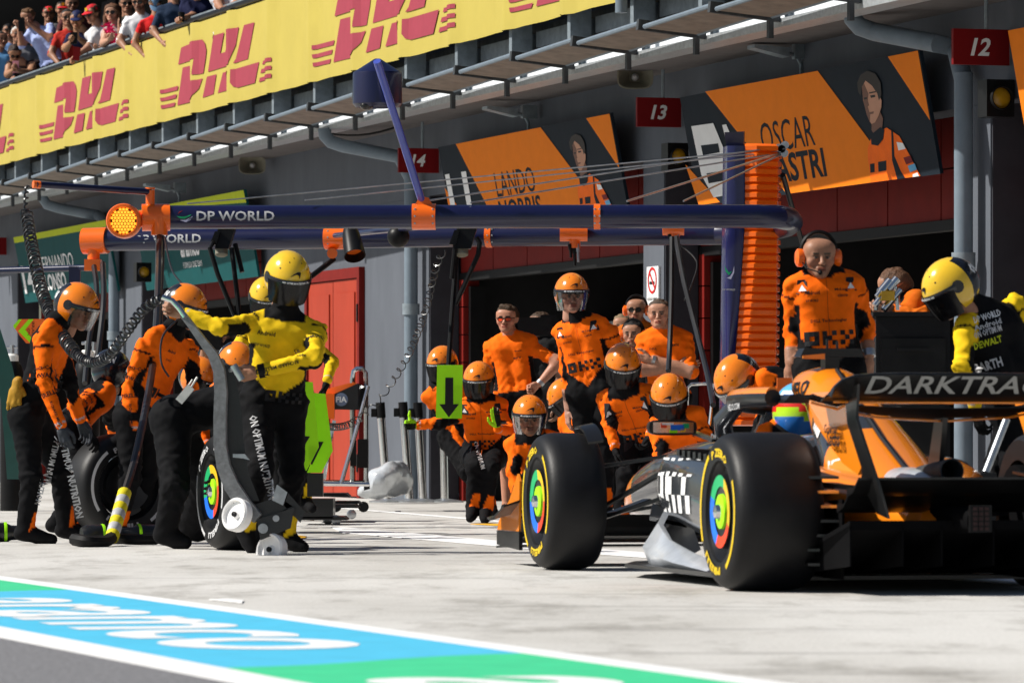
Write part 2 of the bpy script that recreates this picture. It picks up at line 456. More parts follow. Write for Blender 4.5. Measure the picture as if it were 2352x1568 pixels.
# downpipes
def pipe(px, label, elbow=None, X=14.86):
    Y = bY(px, X)
    t = thing('downpipe', label, 'pipe', TB @ Vector((X, Y, 0)), BROT, 'grey downpipes on the pit building')
    m = MB(TB); m.cyl((X, Y, 0), (X, Y, 3.55), .075, 14); build(m, 'pipe', 'pipe_grey', t)
    m = MB(TB); m.cyl((X, Y, 2.02), (X, Y, 2.14), .095, 14); build(m, 'collar', 'galvanised', t)
    if elbow:
        pts = [(X, Y, 3.5)] + [TB.inverted() @ Vector(at(ex, ey, ed)) for ex, ey, ed in elbow]
        m = MB(TB); m.tube(pts, .075, 12); build(m, 'elbow_pipe', 'pipe_grey', t)
    return t
pipe(2213, 'grey downpipe beside the number 12 pillar', [(2195, 112, 38.6), (2150, 100, 38.5), (2010, 74, 39), (1975, 62, 39), (1960, 45, 39), (1957, 20, 39.2)])
pipe(944, 'grey downpipe between red door and number 14 pillar', [(915, 360, 53), (790, 336, 53.2), (760, 326, 53.2), (747, 312, 53.2), (745, 295, 53.2)])
pipe(262, 'grey downpipe behind the mechanics at far left', [(225, 495, 68), (135, 478, 68), (108, 470, 68), (98, 455, 68), (96, 430, 68)])
# ---------------------------------------------------------------- balcony
BX = 14.0
sp = .1283 * BX
def f_of(px, X): return F * X / (BC * (px + 2352.0))
Y0 = (f_of(107 * .8711, BX) - BX * BS) / BC          # a post (first of a logo)
posts = [Y0 + sp * k for k in range(-17, 8)]
def zline(pS, X):     # S-pixels on the plane X -> height
    return bp(pS[0] * .8711, pS[1] * .8711, X)[1]
GZ = zline((900, 321.4), 14.2) - .085
ZB, ZT = zline((433, 321), BX), zline((524, 59.3), BX)
bal = thing('balcony', 'steel balcony with handrail running above the garages', 'balcony', TB @ Vector((BX, 50, ZB - .4)), BROT)
bb('floor_slab', 'rusty_steel', [(BX + .3, 18, Ynear, 130, GZ + .245, ZB + .05)], bal)
for yy in posts:
    bb('post', 'galvanised', [(BX + .015, BX + .22, yy - .045, yy + .045, GZ + .13, ZT + .02)], bal)
    bb('joist', 'galvanised', [(BX + .24, BX + .30, yy + .1, yy + sp - .1, ZB - .17, ZB - .02)], bal)
    bb('joist', 'galvanised', [(BX + .24, BX + .30, yy + .1, yy + sp - .1, GZ + .25, GZ + .31)], bal)
m = MB(TB); m.cyl((BX, Ynear, ZT + .045), (BX, 130, ZT + .045), .035, 10); build(m, 'handrail', 'black_plastic', bal)
bb('rail_plate', 'galvanised', [(BX + .05, BX + .30, Ynear, 130, ZT + .055, ZT + .12)], bal)
bb('added_shade_roof', 'interior_dark', [(BX + 1.2, BX + 4.3, Ynear, 130, ZB + 3.3, ZB + 3.5)], bal)  # unseen roof, added to keep the sun off the back wall
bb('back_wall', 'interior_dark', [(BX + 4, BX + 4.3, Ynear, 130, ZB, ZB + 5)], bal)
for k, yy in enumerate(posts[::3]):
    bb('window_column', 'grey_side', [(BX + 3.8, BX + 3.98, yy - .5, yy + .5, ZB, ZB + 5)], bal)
# banner, panel by panel, each bulging a little between the wrapped posts
ban = thing('advertising_banner', 'yellow banner with red DHL lettering tied along the balcony rail', 'banner', TB @ Vector((BX, 50, ZB)), BROT)
def bulge(yy):      # X of the banner cloth at height Y: wraps the posts, hangs back in between
    t = ((yy - Y0) / sp) % 1.0
    e = min(t, 1 - t)
    return BX - (.058 if e < .03 else .058 * max(0, 1 - (e - .03) / .075)) + .0
for k in range(len(posts) - 1):
    a = posts[k]
    m = MB(TB); secs = []
    us = [0, .03, .105, .25, .4, .6, .75, .895, .97, 1]
    for u_ in us:
        yy = a + sp * u_
        secs.append([(bulge(yy) + .003 * math.sin(k * 2.1 + j * 1.3) * (1 if .2 < u_ < .8 else 0), yy, ZB + (ZT - ZB) * j / 4 + (.004 * math.sin(k * 5 + u_ * 9) if j == 0 else 0)) for j in range(5)])
    m.loft(secs, caps=False, closed=False)
    build(m, 'banner_panel', 'banner_yellow', ban, 25)
LOGO = dict(
    d_top=[(1232, 447), (1252, 330), (1375, 277), (1397, 274), (1416, 300), (1426, 345), (1422, 395), (1405, 507), (1355, 517), (1362, 405)],
    d_low=[(1263, 467), (1332, 450), (1320, 566), (1400, 541), (1365, 640), (1345, 685), (1320, 704), (1226, 727)],
    h_top=[(1437, 497), (1475, 247), (1548, 225), (1522, 370), (1556, 360), (1590, 205), (1650, 188), (1607, 445)],
    l_top=[(1622, 437), (1648, 330), (1685, 175), (1757, 155), (1712, 408)],
    h_leg=[(1400, 675), (1430, 530), (1495, 513), (1475, 650)], h_leg2=[(1505, 643), (1540, 502), (1598, 487), (1575, 623)],
    l_low=[(1615, 480), (1790, 428), (1760, 573), (1640, 606), (1622, 598), (1614, 570)],
    s1=[(1125, 620), (1232, 592), (1226, 622), (1125, 647)], s2=[(1125, 676), (1222, 649), (1216, 677), (1127, 699)], s3=[(1127, 726), (1213, 706), (1206, 733), (1128, 750)],
    s4=[(1817, 420), (1890, 396), (1890, 424), (1811, 447)], s5=[(1805, 478), (1890, 453), (1890, 480), (1799, 507)], s6=[(1795, 538), (1890, 508), (1890, 537), (1788, 567)])
def clip_half(poly, yv, keep):
    out = []
    for i in range(len(poly)):
        p, q = poly[i], poly[(i + 1) % len(poly)]
        ip, iq = (p[0] - yv) * keep >= 0, (q[0] - yv) * keep >= 0
        if ip: out.append(p)
        if ip != iq:
            t = (yv - p[0]) / (q[0] - p[0]); out.append((yv, p[1] + (q[1] - p[1]) * t))
    return out
from mathutils.geometry import tessellate_polygon
cuts = sorted({Y0 + sp * k + e for k in range(-18, 10) for e in (-.105 * sp, -.03 * sp, .03 * sp, .105 * sp)})
for rep in range(-1, 4):
    m = MB(TB)
    for nm, P in LOGO.items():
        q = [bp(a / 2.613 * .8711, b / 2.613 * .8711, BX) for a, b in P]
        q = [(yy - sp * 4 * rep + sp * 4, zz) for yy, zz in q]
        tris = tessellate_polygon([[Vector((a, b, 0)) for a, b in q]])
        for t in tris:
            poly = [q[i] for i in t]
            lo, hi = min(p[0] for p in poly), max(p[0] for p in poly)
            ed = [lo] + [c for c in cuts if lo < c < hi] + [hi]
            for e0, e1 in zip(ed[:-1], ed[1:]):
                pc = clip_half(clip_half(poly, e0, 1), e1, -1)
                if len(pc) >= 3: m.poly([(bulge(min(max(a, e0 + 1e-4), e1 - 1e-4)) - .009, a, b) for a, b in pc])
    if m.v: build(m, 'logo', 'banner_red', ban, 180)
def at_px(v): return (CX + v.x * F / v.y, HZ - (v.z - CH) * F / v.y)
ORD = 'first second third fourth fifth sixth seventh eighth ninth tenth eleventh twelfth thirteenth fourteenth fifteenth sixteenth seventeenth eighteenth nineteenth twentieth twenty-first twenty-second twenty-third twenty-fourth twenty-fifth twenty-sixth twenty-seventh twenty-eighth twenty-ninth thirtieth'.split()
nl_ = sum(1 for k in range(len(posts) - 1) if -140 < at_px(TB @ Vector((13.7, posts[k], GZ)))[0] < 2050)
# gratings (sun louvres), fascia and gutter under the balcony
for k in range(len(posts) - 1):
    p0 = posts[k]
    pxl = at_px(TB @ Vector((13.7, p0, GZ))); 
    if not (-140 < pxl[0] < 2050): continue
    nl_ -= 1
    sl = thing('louvre', ORD[nl_] + ' perforated steel louvre panel from the left border, on brackets under the yellow banner', 'louvre', TB @ Vector((13.6, p0, GZ + .15)), BROT, 'louvre panels below the balcony')
    TT = TB @ Matrix.Translation((13.7, p0 + sp / 2, GZ + .14)) @ Matrix.Rotation(-.024, 4, 'X') @ Matrix.Translation((-13.7, -p0 - sp / 2, -GZ - .14))
    xo, xi, zo, zi = 13.50, 13.98, GZ + .150, GZ + .105
    m = MB(TT)
    for j in range(9):
        t = j / 8; xx = xo + (xi - xo) * t; zz = zo + (zi - zo) * t
        m.bx(xx - .013, xx + .013, p0 + .06, p0 + sp - .06, zz - .006, zz + .006)
    for j in range(8):
        yy = p0 + .1 + (sp - .2) * j / 7
        m.bar((xo, yy, zo + .008), (xi, yy, zi + .008), .02, .01)
    m.hexa([(xo, p0 + .04, zo - .012), (xi, p0 + .04, zi - .012), (xi, p0 + sp - .04, zi - .012), (xo, p0 + sp - .04, zo - .012), (xo, p0 + .04, zo - .008), (xi, p0 + .04, zi - .008), (xi, p0 + sp - .04, zi - .008), (xo, p0 + sp - .04, zo - .008)])  # solid plate added under the bars, so no sun stripes reach the boards
    build(m, 'grating', 'grate', sl)
    m = MB(TT); m.cyl((xo, p0 + .05, zo), (xo, p0 + sp - .05, zo), .022, 8); m.cyl((xi, p0 + .05, zi), (xi, p0 + sp - .05, zi), .022, 8); build(m, 'edge_tube', 'pipe_grey', sl)
    m = MB(TB); m.bar((xo - .05, p0, zo), (xi + .08, p0, zi - .02), .06, .09); m.bx(xi - .02, xi + .02, p0 - .03, p0 + .03, zi - .2, zi - .05); build(m, 'bracket', 'rusty_steel', sl)
bb('fascia', 'white_soffit', [(14.16, 14.2, Ynear, 130, GZ + .075, GZ + .235)], bal)
for k in range(len(posts)):
    bb('fascia_rib', 'galvanised', [(14.12, 14.158, posts[k] - .04, posts[k] + .04, GZ + .075, GZ + .235)], bal)
bb('gutter', 'gutter_metal', [(14.06, 14.3, Ynear, 130, GZ, GZ + .07)], bal)
bb('soffit', 'soffit', [(14.3, FX - .002, Ynear, 130, GZ + .03, GZ + .06)], bal)
bb('wall_fill', 'grey_wall', [(FX + .002, FX + .3, Ynear, 130, WT + .002, ZB + .02)])
m = MB(TB); m.cyl((13.85, bY(1427, 13.85), ZB - .15), (13.85, bY(1427, 13.85), ZB + 2), .055, 14)
tag(build(m, 'drain_pipe', 'pipe_grey'), 'pale drain pipe standing before the banner above the louvres', 'pipe')
# ---------------------------------------------------------------- driver boards over the garages
pm('board_orange', (.80, .20, .008), .7, spec=.12, var=.04)
pm('board_dark', (.010, .016, .024), .7, spec=.12, var=.1)
pm('board_green', (.004, .065, .068), .7, spec=.12, var=.08)
pm('board_yellow', (.45, .52, .02), .7, spec=.12, var=.05)
pm('skin_print', (.48, .24, .15), .5, var=.1)
pm('hair_print', (.012, .007, .005), .5, var=.2)
class Board:
    def __init__(s, label, quad, Xt, Xb):     # quad TL TR BR BL in D pixels; top leans out
        (a, b, c, d) = quad
        X = [Xt, Xt, Xb, Xb]
        P = []
        for (px, py), xx in zip(quad, X):
            Y, Z = bp(px, py, xx); P.append(Vector((xx, Y, Z)))
        zt = (P[0].z + P[1].z) / 2; zb = (P[2].z + P[3].z) / 2
        ya, yb = (P[0].y + P[3].y) / 2, (P[1].y + P[2].y) / 2
        s.P = [Vector((Xt, ya, zt)), Vector((Xt, yb, zt)), Vector((Xb, yb, zb)), Vector((Xb, ya, zb))]
        s.quad = quad; s.n = (s.P[1] - s.P[0]).cross(s.P[3] - s.P[0]).normalized()
        if s.n.x > 0: s.n = -s.n
        s.t = thing('garage_sign', label, 'sign', TB @ ((s.P[2] + s.P[3]) / 2), BROT)
    def uv(s, x, y):
        a, b, c, d = s.quad; u = v = .5
        for _ in range(12):
            tx = a[0] + (b[0] - a[0]) * u; ty = a[1] + (b[1] - a[1]) * u
            bx_ = d[0] + (c[0] - d[0]) * u; by_ = d[1] + (c[1] - d[1]) * u
            v = (y - ty) / (by_ - ty)
            lx = a[0] + (d[0] - a[0]) * v; rx = b[0] + (c[0] - b[0]) * v
            u = (x - lx) / (rx - lx)
        return u, v
    def pt(s, u, v, h):
        t = s.P[0].lerp(s.P[1], u); b = s.P[3].lerp(s.P[2], u)
        return t.lerp(b, v) + s.n * h
    def panel(s, name, mat):
        m = MB(TB); m.prism([s.pt(0, 0, 0), s.pt(1, 0, 0), s.pt(1, 1, 0), s.pt(0, 1, 0)], -s.n * .03); return build(m, name, mat, s.t, 20)
    def shape(s, name, mat, px, h, uv=False):
        m = MB(TB); q = [s.pt(u_, min(v_, .995), h) for u_, v_ in (p if uv else s.uv(*p) for p in px)]
        for t in tessellate_polygon([q]): m.poly([q[i] for i in t])
        return build(m, name, mat, s.t, 180)
    def txt(s, st, mat, u0, v0, u1, v1, bold=0., shear=0., h=.006, name='lettering'):
        p, f = text2d(st, bold, 3); p = p.copy(); lo, hi = p.min(0), p.max(0); p = (p - lo) / (hi - lo)
        p[:, 0] += p[:, 1] * shear
        V = np.array([tuple(TB @ s.pt(u0 + (u1 - u0) * a, v1 + (v0 - v1) * b, h)) for a, b in p])
        return mesh_obj(name, V, f, mat, s.t, flat=True)
pm('skin_shade', (.16, .07, .045), .5, var=.1)
pm('print_blue', (.10, .36, .60), .5)
def driver(b, tf):
    """printed portrait, flat print in layers"""
    f = lambda pts: [tf(((1800 + x * .3827) * .8711, y_ * .3827 * .8711)) for x, y_ in pts]
    def g(n_, mt, pts, h): b.shape(n_, mt, f(pts), h)
    g('portrait_suit', 'orange_cloth', [(1318, 1030), (1345, 940), (1440, 885), (1520, 950), (1580, 1080), (1652, 1245), (1340, 1296), (1318, 1100)], .006)
    g('portrait_arm', 'board_dark', [(1470, 900), (1482, 920), (1490, 1090), (1530, 1200), (1560, 1268), (1510, 1275), (1475, 1120)], .008)
    g('portrait_patch', 'board_dark', [(1333, 1140), (1362, 1136), (1362, 1198), (1335, 1202)], .008)
    g('portrait_patch', 'board_dark', [(1385, 1128), (1438, 1120), (1438, 1190), (1387, 1198)], .008)
    g('portrait_patch', 'white_print', [(1505, 990), (1545, 1000), (1562, 1042), (1517, 1052)], .010)
    g('portrait_patch', 'sign_red', [(1548, 1105), (1592, 1093), (1608, 1140), (1566, 1155)], .010)
    g('portrait_patch', 'print_blue', [(1575, 1165), (1618, 1150), (1632, 1195), (1590, 1212)], .010)
    g('portrait_patch', 'white_print', [(1606, 1228), (1636, 1215), (1646, 1245), (1608, 1256)], .010)
    g('portrait_neck', 'skin_shade', [(1345, 855), (1400, 770), (1418, 820), (1412, 890), (1360, 930), (1345, 900)], .007)
    g('portrait_collar', 'board_dark', [(1340, 935), (1402, 880), (1428, 900), (1420, 965), (1388, 1012), (1345, 1002)], .010)
    g('portrait_face', 'skin_print', [(1288, 590), (1310, 545), (1350, 570), (1392, 640), (1412, 690), (1410, 740), (1392, 800), (1370, 845), (1347, 856), (1330, 822), (1310, 750), (1295, 690)], .011)
    g('portrait_shade', 'skin_shade', [(1288, 590), (1300, 560), (1330, 640), (1322, 720), (1340, 790), (1338, 845), (1318, 790), (1296, 690)], .0115)
    g('portrait_hair', 'hair_print', [(1264, 625), (1257, 560), (1280, 505), (1322, 475), (1372, 495), (1406, 560), (1412, 650), (1396, 690), (1386, 640), (1352, 582), (1312, 546), (1290, 585), (1280, 650)], .012)
    g('portrait_eye', 'hair_print', [(1340, 652), (1372, 648), (1374, 664), (1346, 670)], .0125)
    g('portrait_eye', 'hair_print', [(1300, 668), (1320, 662), (1322, 676), (1304, 682)], .0125)
    g('portrait_brow', 'hair_print', [(1334, 630), (1376, 622), (1378, 630), (1336, 640)], .0125)
    g('portrait_mouth', 'skin_shade', [(1330, 772), (1364, 766), (1362, 782), (1334, 788)], .0125)
    g('portrait_nose', 'skin_shade', [(1326, 690), (1334, 722), (1320, 735), (1314, 728)], .0125)
b1 = Board('orange and dark garage board reading OSCAR PIASTRI with a driver portrait', [(1568, 226), (2113, 112), (2158, 412), (1598, 464)], 14.72, 14.9)
b1.panel('board_panel', 'board_dark')
b1.shape('orange_field', 'board_orange', [(1634, 210), (1900, 158), (2072, 424), (1822, 455)], .004)
b1.shape('orange_corner', 'board_orange', [(2050, 126), (2111, 113), (2137, 282)], .004)
b1.shape('orange_corner', 'board_orange', [(1572, 372), (1600, 462), (1655, 456)], .004)
b1.shape('number_print', 'white_print', [(1594, 288), (1650, 280), (1672, 335), (1680, 440), (1640, 445), (1612, 395)], .006)
b1.shape('number_print', 'board_dark', [(1616, 330), (1660, 325), (1663, 345), (1620, 352)], .008)
b1.shape('number_print', 'board_dark', [(1626, 392), (1668, 386), (1672, 408), (1630, 414)], .008)
b1.shape('number_print', 'white_print', [(1672, 284), (1682, 282), (1702, 330), (1678, 310)], .006)
u0, v0 = b1.uv(1763, 305); u1, v1 = b1.uv(1886, 325)
b1.txt('OSCAR', 'board_dark', b1.uv(1763, 300)[0], .355, b1.uv(1888, 300)[0], .62, bold=.0)
b1.txt('PIASTRI', 'board_dark', b1.uv(1765, 370)[0], .645, b1.uv(1912, 370)[0], .895, bold=.025)
driver(b1, lambda p: p)
b2 = Board('orange and dark garage board reading LANDO NORRIS with a driver portrait', [(1010, 336), (1408, 261), (1437, 480), (1040, 545)], 14.72, 14.9)
b2.panel('board_panel', 'board_dark')
b2.shape('orange_field', 'board_orange', [(1056, 328), (1258, 290), (1390, 487), (1150, 527)], .004)
b2.shape('orange_corner', 'board_orange', [(1358, 271), (1407, 262), (1423, 385)], .004)
b2.shape('orange_corner', 'board_orange', [(1022, 432), (1034, 500), (1085, 522)], .004)
b2.shape('number_print', 'white_print', [(1025, 401), (1036, 399), (1055, 530), (1043, 532)], .006)
b2.shape('number_print', 'white_print', [(1066, 394), (1078, 392), (1092, 500), (1080, 502)], .006)
b2.txt('LANDO', 'board_dark', b2.uv(1145, 400)[0], .39, b2.uv(1238, 400)[0], .66, bold=.0)
b2.txt('NORRIS', 'board_dark', b2.uv(1150, 450)[0], .70, b2.uv(1250, 450)[0], .93, bold=.02)
driver(b2, lambda p: (1340 + .66 * (p[0] - 2016), 353 + .66 * (p[1] - 230)))
b3 = Board('green garage board reading aramco FORMULA ONE TEAM', [(318, 482), (560, 436), (594, 636), (326, 668)], 14.72, 14.9)
b3.panel('board_panel', 'board_green')
b3.shape('yellow_edge', 'board_yellow', [(318, 482), (559, 437), (566, 466), (430, 474), (320, 497)], .004)
b3.txt('aramco', 'white_print', b3.uv(420, 580)[0], .50, b3.uv(464, 580)[0], .66, bold=.03)
b3.txt('FORMULA ONE TEAM', 'white_print', b3.uv(424, 605)[0], .72, b3.uv(468, 605)[0], .79)
b4 = Board('green garage board reading FERNANDO ALONSO with number 14', [(28, 546), (225, 508), (290, 655), (62, 706)], 14.72, 14.9)
b4.panel('board_panel', 'board_green')
b4.shape('yellow_edge', 'board_yellow', [(28, 546), (225, 508), (231, 522), (31, 560)], .004)
b4.txt('FERNANDO', 'white_print', b4.uv(92, 600)[0], .36, b4.uv(174, 600)[0], .58)
b4.txt('ALONSO', 'white_print', b4.uv(99, 650)[0], .62, b4.uv(165, 650)[0], .86, bold=.03)
b4.txt('14', 'white_print', b4.uv(55, 650)[0], .44, b4.uv(86, 650)[0], .86, bold=.03)
b5 = Board('orange edge of the next garage board at the right border', [(2328, 72), (2700, -10), (2730, 300), (2352, 372)], 14.72, 14.9)
b5.panel('board_panel', 'board_orange')
# number blades (square to the facade)
def blade(num, x0, x1, y0, y1, label, X1=14.98):
    Yc = bY((x0 + x1) / 2, 14.78)
    f = 14.78 * BS + Yc * BC
    z1, z0 = CH - (y0 - HZ) / F * f, CH - (y1 - HZ) / F * f
    wd = (x1 - x0) / F * f / BC
    t = thing('number_sign', label, 'sign', TB @ Vector((14.78, Yc, z0)), BROT, None)
    m = MB(TB); m.bx(X1 - wd, X1, Yc - .02, Yc + .02, z0, z1); build(m, 'panel', 'sign_red', t)
    ex = TB.to_3x3() @ Vector((1, 0, 0))
    text(num, 'number', 'white_print', t, TB @ Vector((X1 - wd / 2, Yc - .024, (z0 + z1) / 2)), ex, Vector((0, 0, 1)), h=(z1 - z0) * .5, bold=.03, shear=.25, res=3)
    m = MB(TB); m.cyl((X1 - wd * .4, Yc, z1), (X1 - wd * .4, Yc, z1 + .35), .015, 6); build(m, 'hanger', 'galvanised', t)
blade('12', 2195, 2328, 68, 150, 'dark red blade sign with number 12, right of the sign OSCAR PIASTRI')
blade('13', 1465, 1567, 225, 292, 'dark red blade sign with number 13 between the two orange driver boards')
blade('14', 920, 1012, 341, 397, 'dark red blade sign with number 14 left of the sign LANDO NORRIS')
blade('15', -60, 30, 545, 585, 'dark red blade sign cut by the left border above FERNANDO ALONSO')
# amber signal lamps on the pillars, loudspeakers, lamps on the wall
pm('lamp_glass', (.45, .24, .01), .25, var=.1)
def signal(px, py, d, s, label):
    c = at(px, py, d)
    t = thing('signal_lamp', label, 'signal lamp', c, BROT, 'amber signal lamps at the garage pillars')
    m = MB(Matrix.Translation(c) @ TB); m.bx(-s, s, -.02, .16, -s * 1.25, s * 1.25); build(m, 'housing', 'black_plastic', t)
    m = MB(Matrix.Translation(c) @ TB); m.lathe((0, -.02, 0), (0, -1, 0), [(s * .8, 0), (s * .8, .05), (s * .74, .05), (s * .72, .0)], 20); build(m, 'hood', 'black_rubber', t)
    m = MB(Matrix.Translation(c) @ TB); m.lathe((0, -.022, 0), (0, -1, 0), [(s * .7, 0), (s * .5, .015), (0, .022)], 20); build(m, 'lens', 'lamp_glass', t)
signal(2296, 226, 37.6, .115, 'amber lamp in black housing at the right border beneath the number 12 blade')
signal(1556, 360, 44.5, .10, 'amber lamp in black housing between the two orange driver boards')
signal(1010, 500, 52.5, .10, 'amber lamp in black housing left of the sign LANDO NORRIS')
signal(330, 625, 64, .10, 'amber lamp in black housing behind the second boom')
pm('horn_grey', (.19, .18, .14), .55, var=.1)
def speaker(px, py, d, wpx, label):
    c = at(px, py, d); s = wpx / F * d / 2
    t = thing('horn_speaker', label, 'loudspeaker', c, BROT, 'horn loudspeakers under the balcony')
    Tm = Matrix.Translation(c)
    m = MB(Tm)
    def rr(sx, sz, yy, n=20):
        o = []
        for k in range(n):
            a = 2 * math.pi * k / n; ca, sa = math.cos(a), math.sin(a)
            o.append((sx * math.copysign(abs(ca) ** .6, ca), yy, sz * math.copysign(abs(sa) ** .6, sa)))
        return o
    m.loft([rr(s * .3, s * .3, .30), rr(s * .4, s * .35, .2), rr(s * .95, s * .65, .02), rr(s, s * .7, 0), rr(s * .92, s * .63, .0), rr(s * .3, s * .26, .14)])
    build(m, 'horn', 'horn_grey', t)
    m = MB(Tm); m.ell((0, .10, 0), (s * .2, .06, s * .2)); build(m, 'driver_cap', 'grey_print', t)
    m = MB(Tm); m.cyl((s * .3, .15, s * .4), (s * .3, .15, s * 1.3), .015, 6); m.cyl((-s * .3, .15, s * .4), (-s * .3, .15, s * 1.3), .015, 6); build(m, 'bracket', 'black_plastic', t)
speaker(1459, 176, 45, 84, 'beige horn loudspeaker above and left of the number 13 sign')
speaker(579, 379, 59, 63, 'beige horn loudspeaker above the blue boom at left')
def floodlight(px, py, d, k, label):
    c = at(px, py, d)
    t = thing('wall_light', label, 'light', c, BROT, 'flat lights on arms above the garage boards')
    m = MB(Matrix.Translation(c) @ TB); m.hexa([(-.42, -.09, .05), (-.1, -.09, -.02), (-.1, .09, -.02), (-.42, .09, .05), (-.42, -.09, .08), (-.1, -.09, .06), (-.1, .09, .06), (-.42, .09, .08)]); build(m, 'lamp_head', 'galvanised', t)
    m = MB(Matrix.Translation(c) @ TB); m.tube([(-.12, 0, .02), (.0, 0, .0), (.04, 0, -.08), (.04, 0, -.35)], .018, 6); m.bx(-.03, .12, -.04, .04, -.03, .1); build(m, 'arm', 'galvanised', t)
floodlight(1830, 128, 42, 1, 'flat wall light above the sign OSCAR PIASTRI')
floodlight(1205, 265, 49, 1, 'flat wall light above the sign LANDO NORRIS')
floodlight(405, 437, 63, 1, 'flat wall light above the green aramco sign')
# no-smoking notice
nY = bY(1501, 14.985)
ns = thing('no_smoking_sign', 'small white no smoking notice on the grey pillar', 'sign', TB @ Vector((14.99, nY, 1.9)), BROT)
nf = 14.985 * BS + nY * BC
zt_, zb_ = CH - (612 - HZ) / F * nf, CH - (705 - HZ) / F * nf
hw = .165
m = MB(TB); m.bx(14.975, 14.997, nY - hw, nY + hw, zb_, zt_); build(m, 'plate', 'white_print', ns)
zc = zt_ - .13 * 1.0
ex, ez = Vector((0, -1, 0)), Vector((0, 0, 1))
pm('sign_ring', (.55, .02, .02), .5)
m = MB(TB); m.lathe((14.972, nY, zc), (-1, 0, 0), [(.125, 0), (.125, .002), (.10, .002), (.10, 0)], 24); m.bar((14.970, nY + .08, zc + .08), (14.970, nY - .08, zc - .08), .003, .022, up=(0, .7, -.7)); build(m, 'ring', 'sign_ring', ns)
m = MB(TB); m.bx(14.969, 14.971, nY - .06, nY + .07, zc - .035, zc - .01); build(m, 'cigarette', 'black_print', ns)
Rb = TB.to_3x3()
text('VIETATO FUMARE', 'lettering', 'black_print', ns, TB @ Vector((14.972, nY, zc - .175)), Rb @ ex, ez, wd=.29, bold=.02)
text('NO SMOKING', 'lettering', 'black_print', ns, TB @ Vector((14.972, nY, zc - .225)), Rb @ ex, ez, wd=.21, bold=.02)
# cables slung under the gutter
def cable(name, label, pts, r, mat='black_rubber', sag=0.):
    m = MB()
    P = [Vector(p) for p in pts]; Q = []
    for i in range(len(P) - 1):
        for k in range(8):
            t = k / 8; q = P[i].lerp(P[i + 1], t); q.z -= sag * 4 * t * (1 - t); Q.append(q)
    Q.append(P[-1]); m.tube(Q, r, 6)
    return tag(build(m, name, mat), label, 'cable')
cable('cable', 'black cable loop hanging below the gutter above number 14 sign', [at(696, 262, 54), at(728, 300, 54), at(920, 288, 53)], .012, sag=.08)
cable('cable', 'black cable crossing below the gutter near the number 12 sign', [at(1900, -5, 40), at(1935, 26, 40), at(2100, 6, 39.5), at(2352, -20, 38)], .01, sag=.02)
# ================================================================ PEOPLE: signed-distance bodies
vcol_mat('cloth', .8, .25, 16, spec=.10)
vcol_mat('skin', .5, .12, 60, spec=.35)
vcol_mat('hair', .6, .8, 90, spec=.3)
def segd(P, a, b):
    ab = b - a; L2 = max(float(ab @ ab), 1e-9)
    t = np.clip((P - a) @ ab / L2, 0, 1)
    return np.linalg.norm(P - a - t[..., None] * ab, axis=-1), t
def smin(a, b, k):
    h = np.clip(.5 + .5 * (b - a) / k, 0, 1)
    return b + (a - b) * h - k * h * (1 - h)
def field(bones, h, k=.03, pad=.06, ell=()):
    """bones: (a, b, ra, rb); returns surface-net mesh of the smooth union"""
    A = np.array([np.r_[b[0], b[1]] for b in bones]); rm = max(max(b[2], b[3]) for b in bones)
    lo = np.minimum(A[:, :3], A[:, 3:]).min(0) - rm - .03; hi = np.maximum(A[:, :3], A[:, 3:]).max(0) + rm + .03
    n = np.ceil((hi - lo) / h).astype(int) + 1
    G = np.full(n, 1.0, dtype=np.float32)
    ax = [lo[i] + h * np.arange(n[i]) for i in range(3)]
    for bn in bones:
        a, b, ra, rb = np.asarray(bn[0]), np.asarray(bn[1]), bn[2], bn[3]
        kk = bn[4] if len(bn) > 4 else k
        l2 = np.minimum(a, b) - max(ra, rb) - pad; h2 = np.maximum(a, b) + max(ra, rb) + pad
        i0 = np.clip(((l2 - lo) / h).astype(int), 0, n); i1 = np.clip(((h2 - lo) / h).astype(int) + 2, 0, n)
        sl = tuple(slice(i0[i], i1[i]) for i in range(3))
        X = np.stack(np.meshgrid(ax[0][sl[0]], ax[1][sl[1]], ax[2][sl[2]], indexing='ij'), -1)
        if X.size == 0: continue
        d, t = segd(X, a, b); d = d - (ra + (rb - ra) * t)
        if kk < 0: G[sl] = -smin(-G[sl], d, -kk)
        else: G[sl] = smin(G[sl], d, kk)
    return surfnet(G, lo, h)
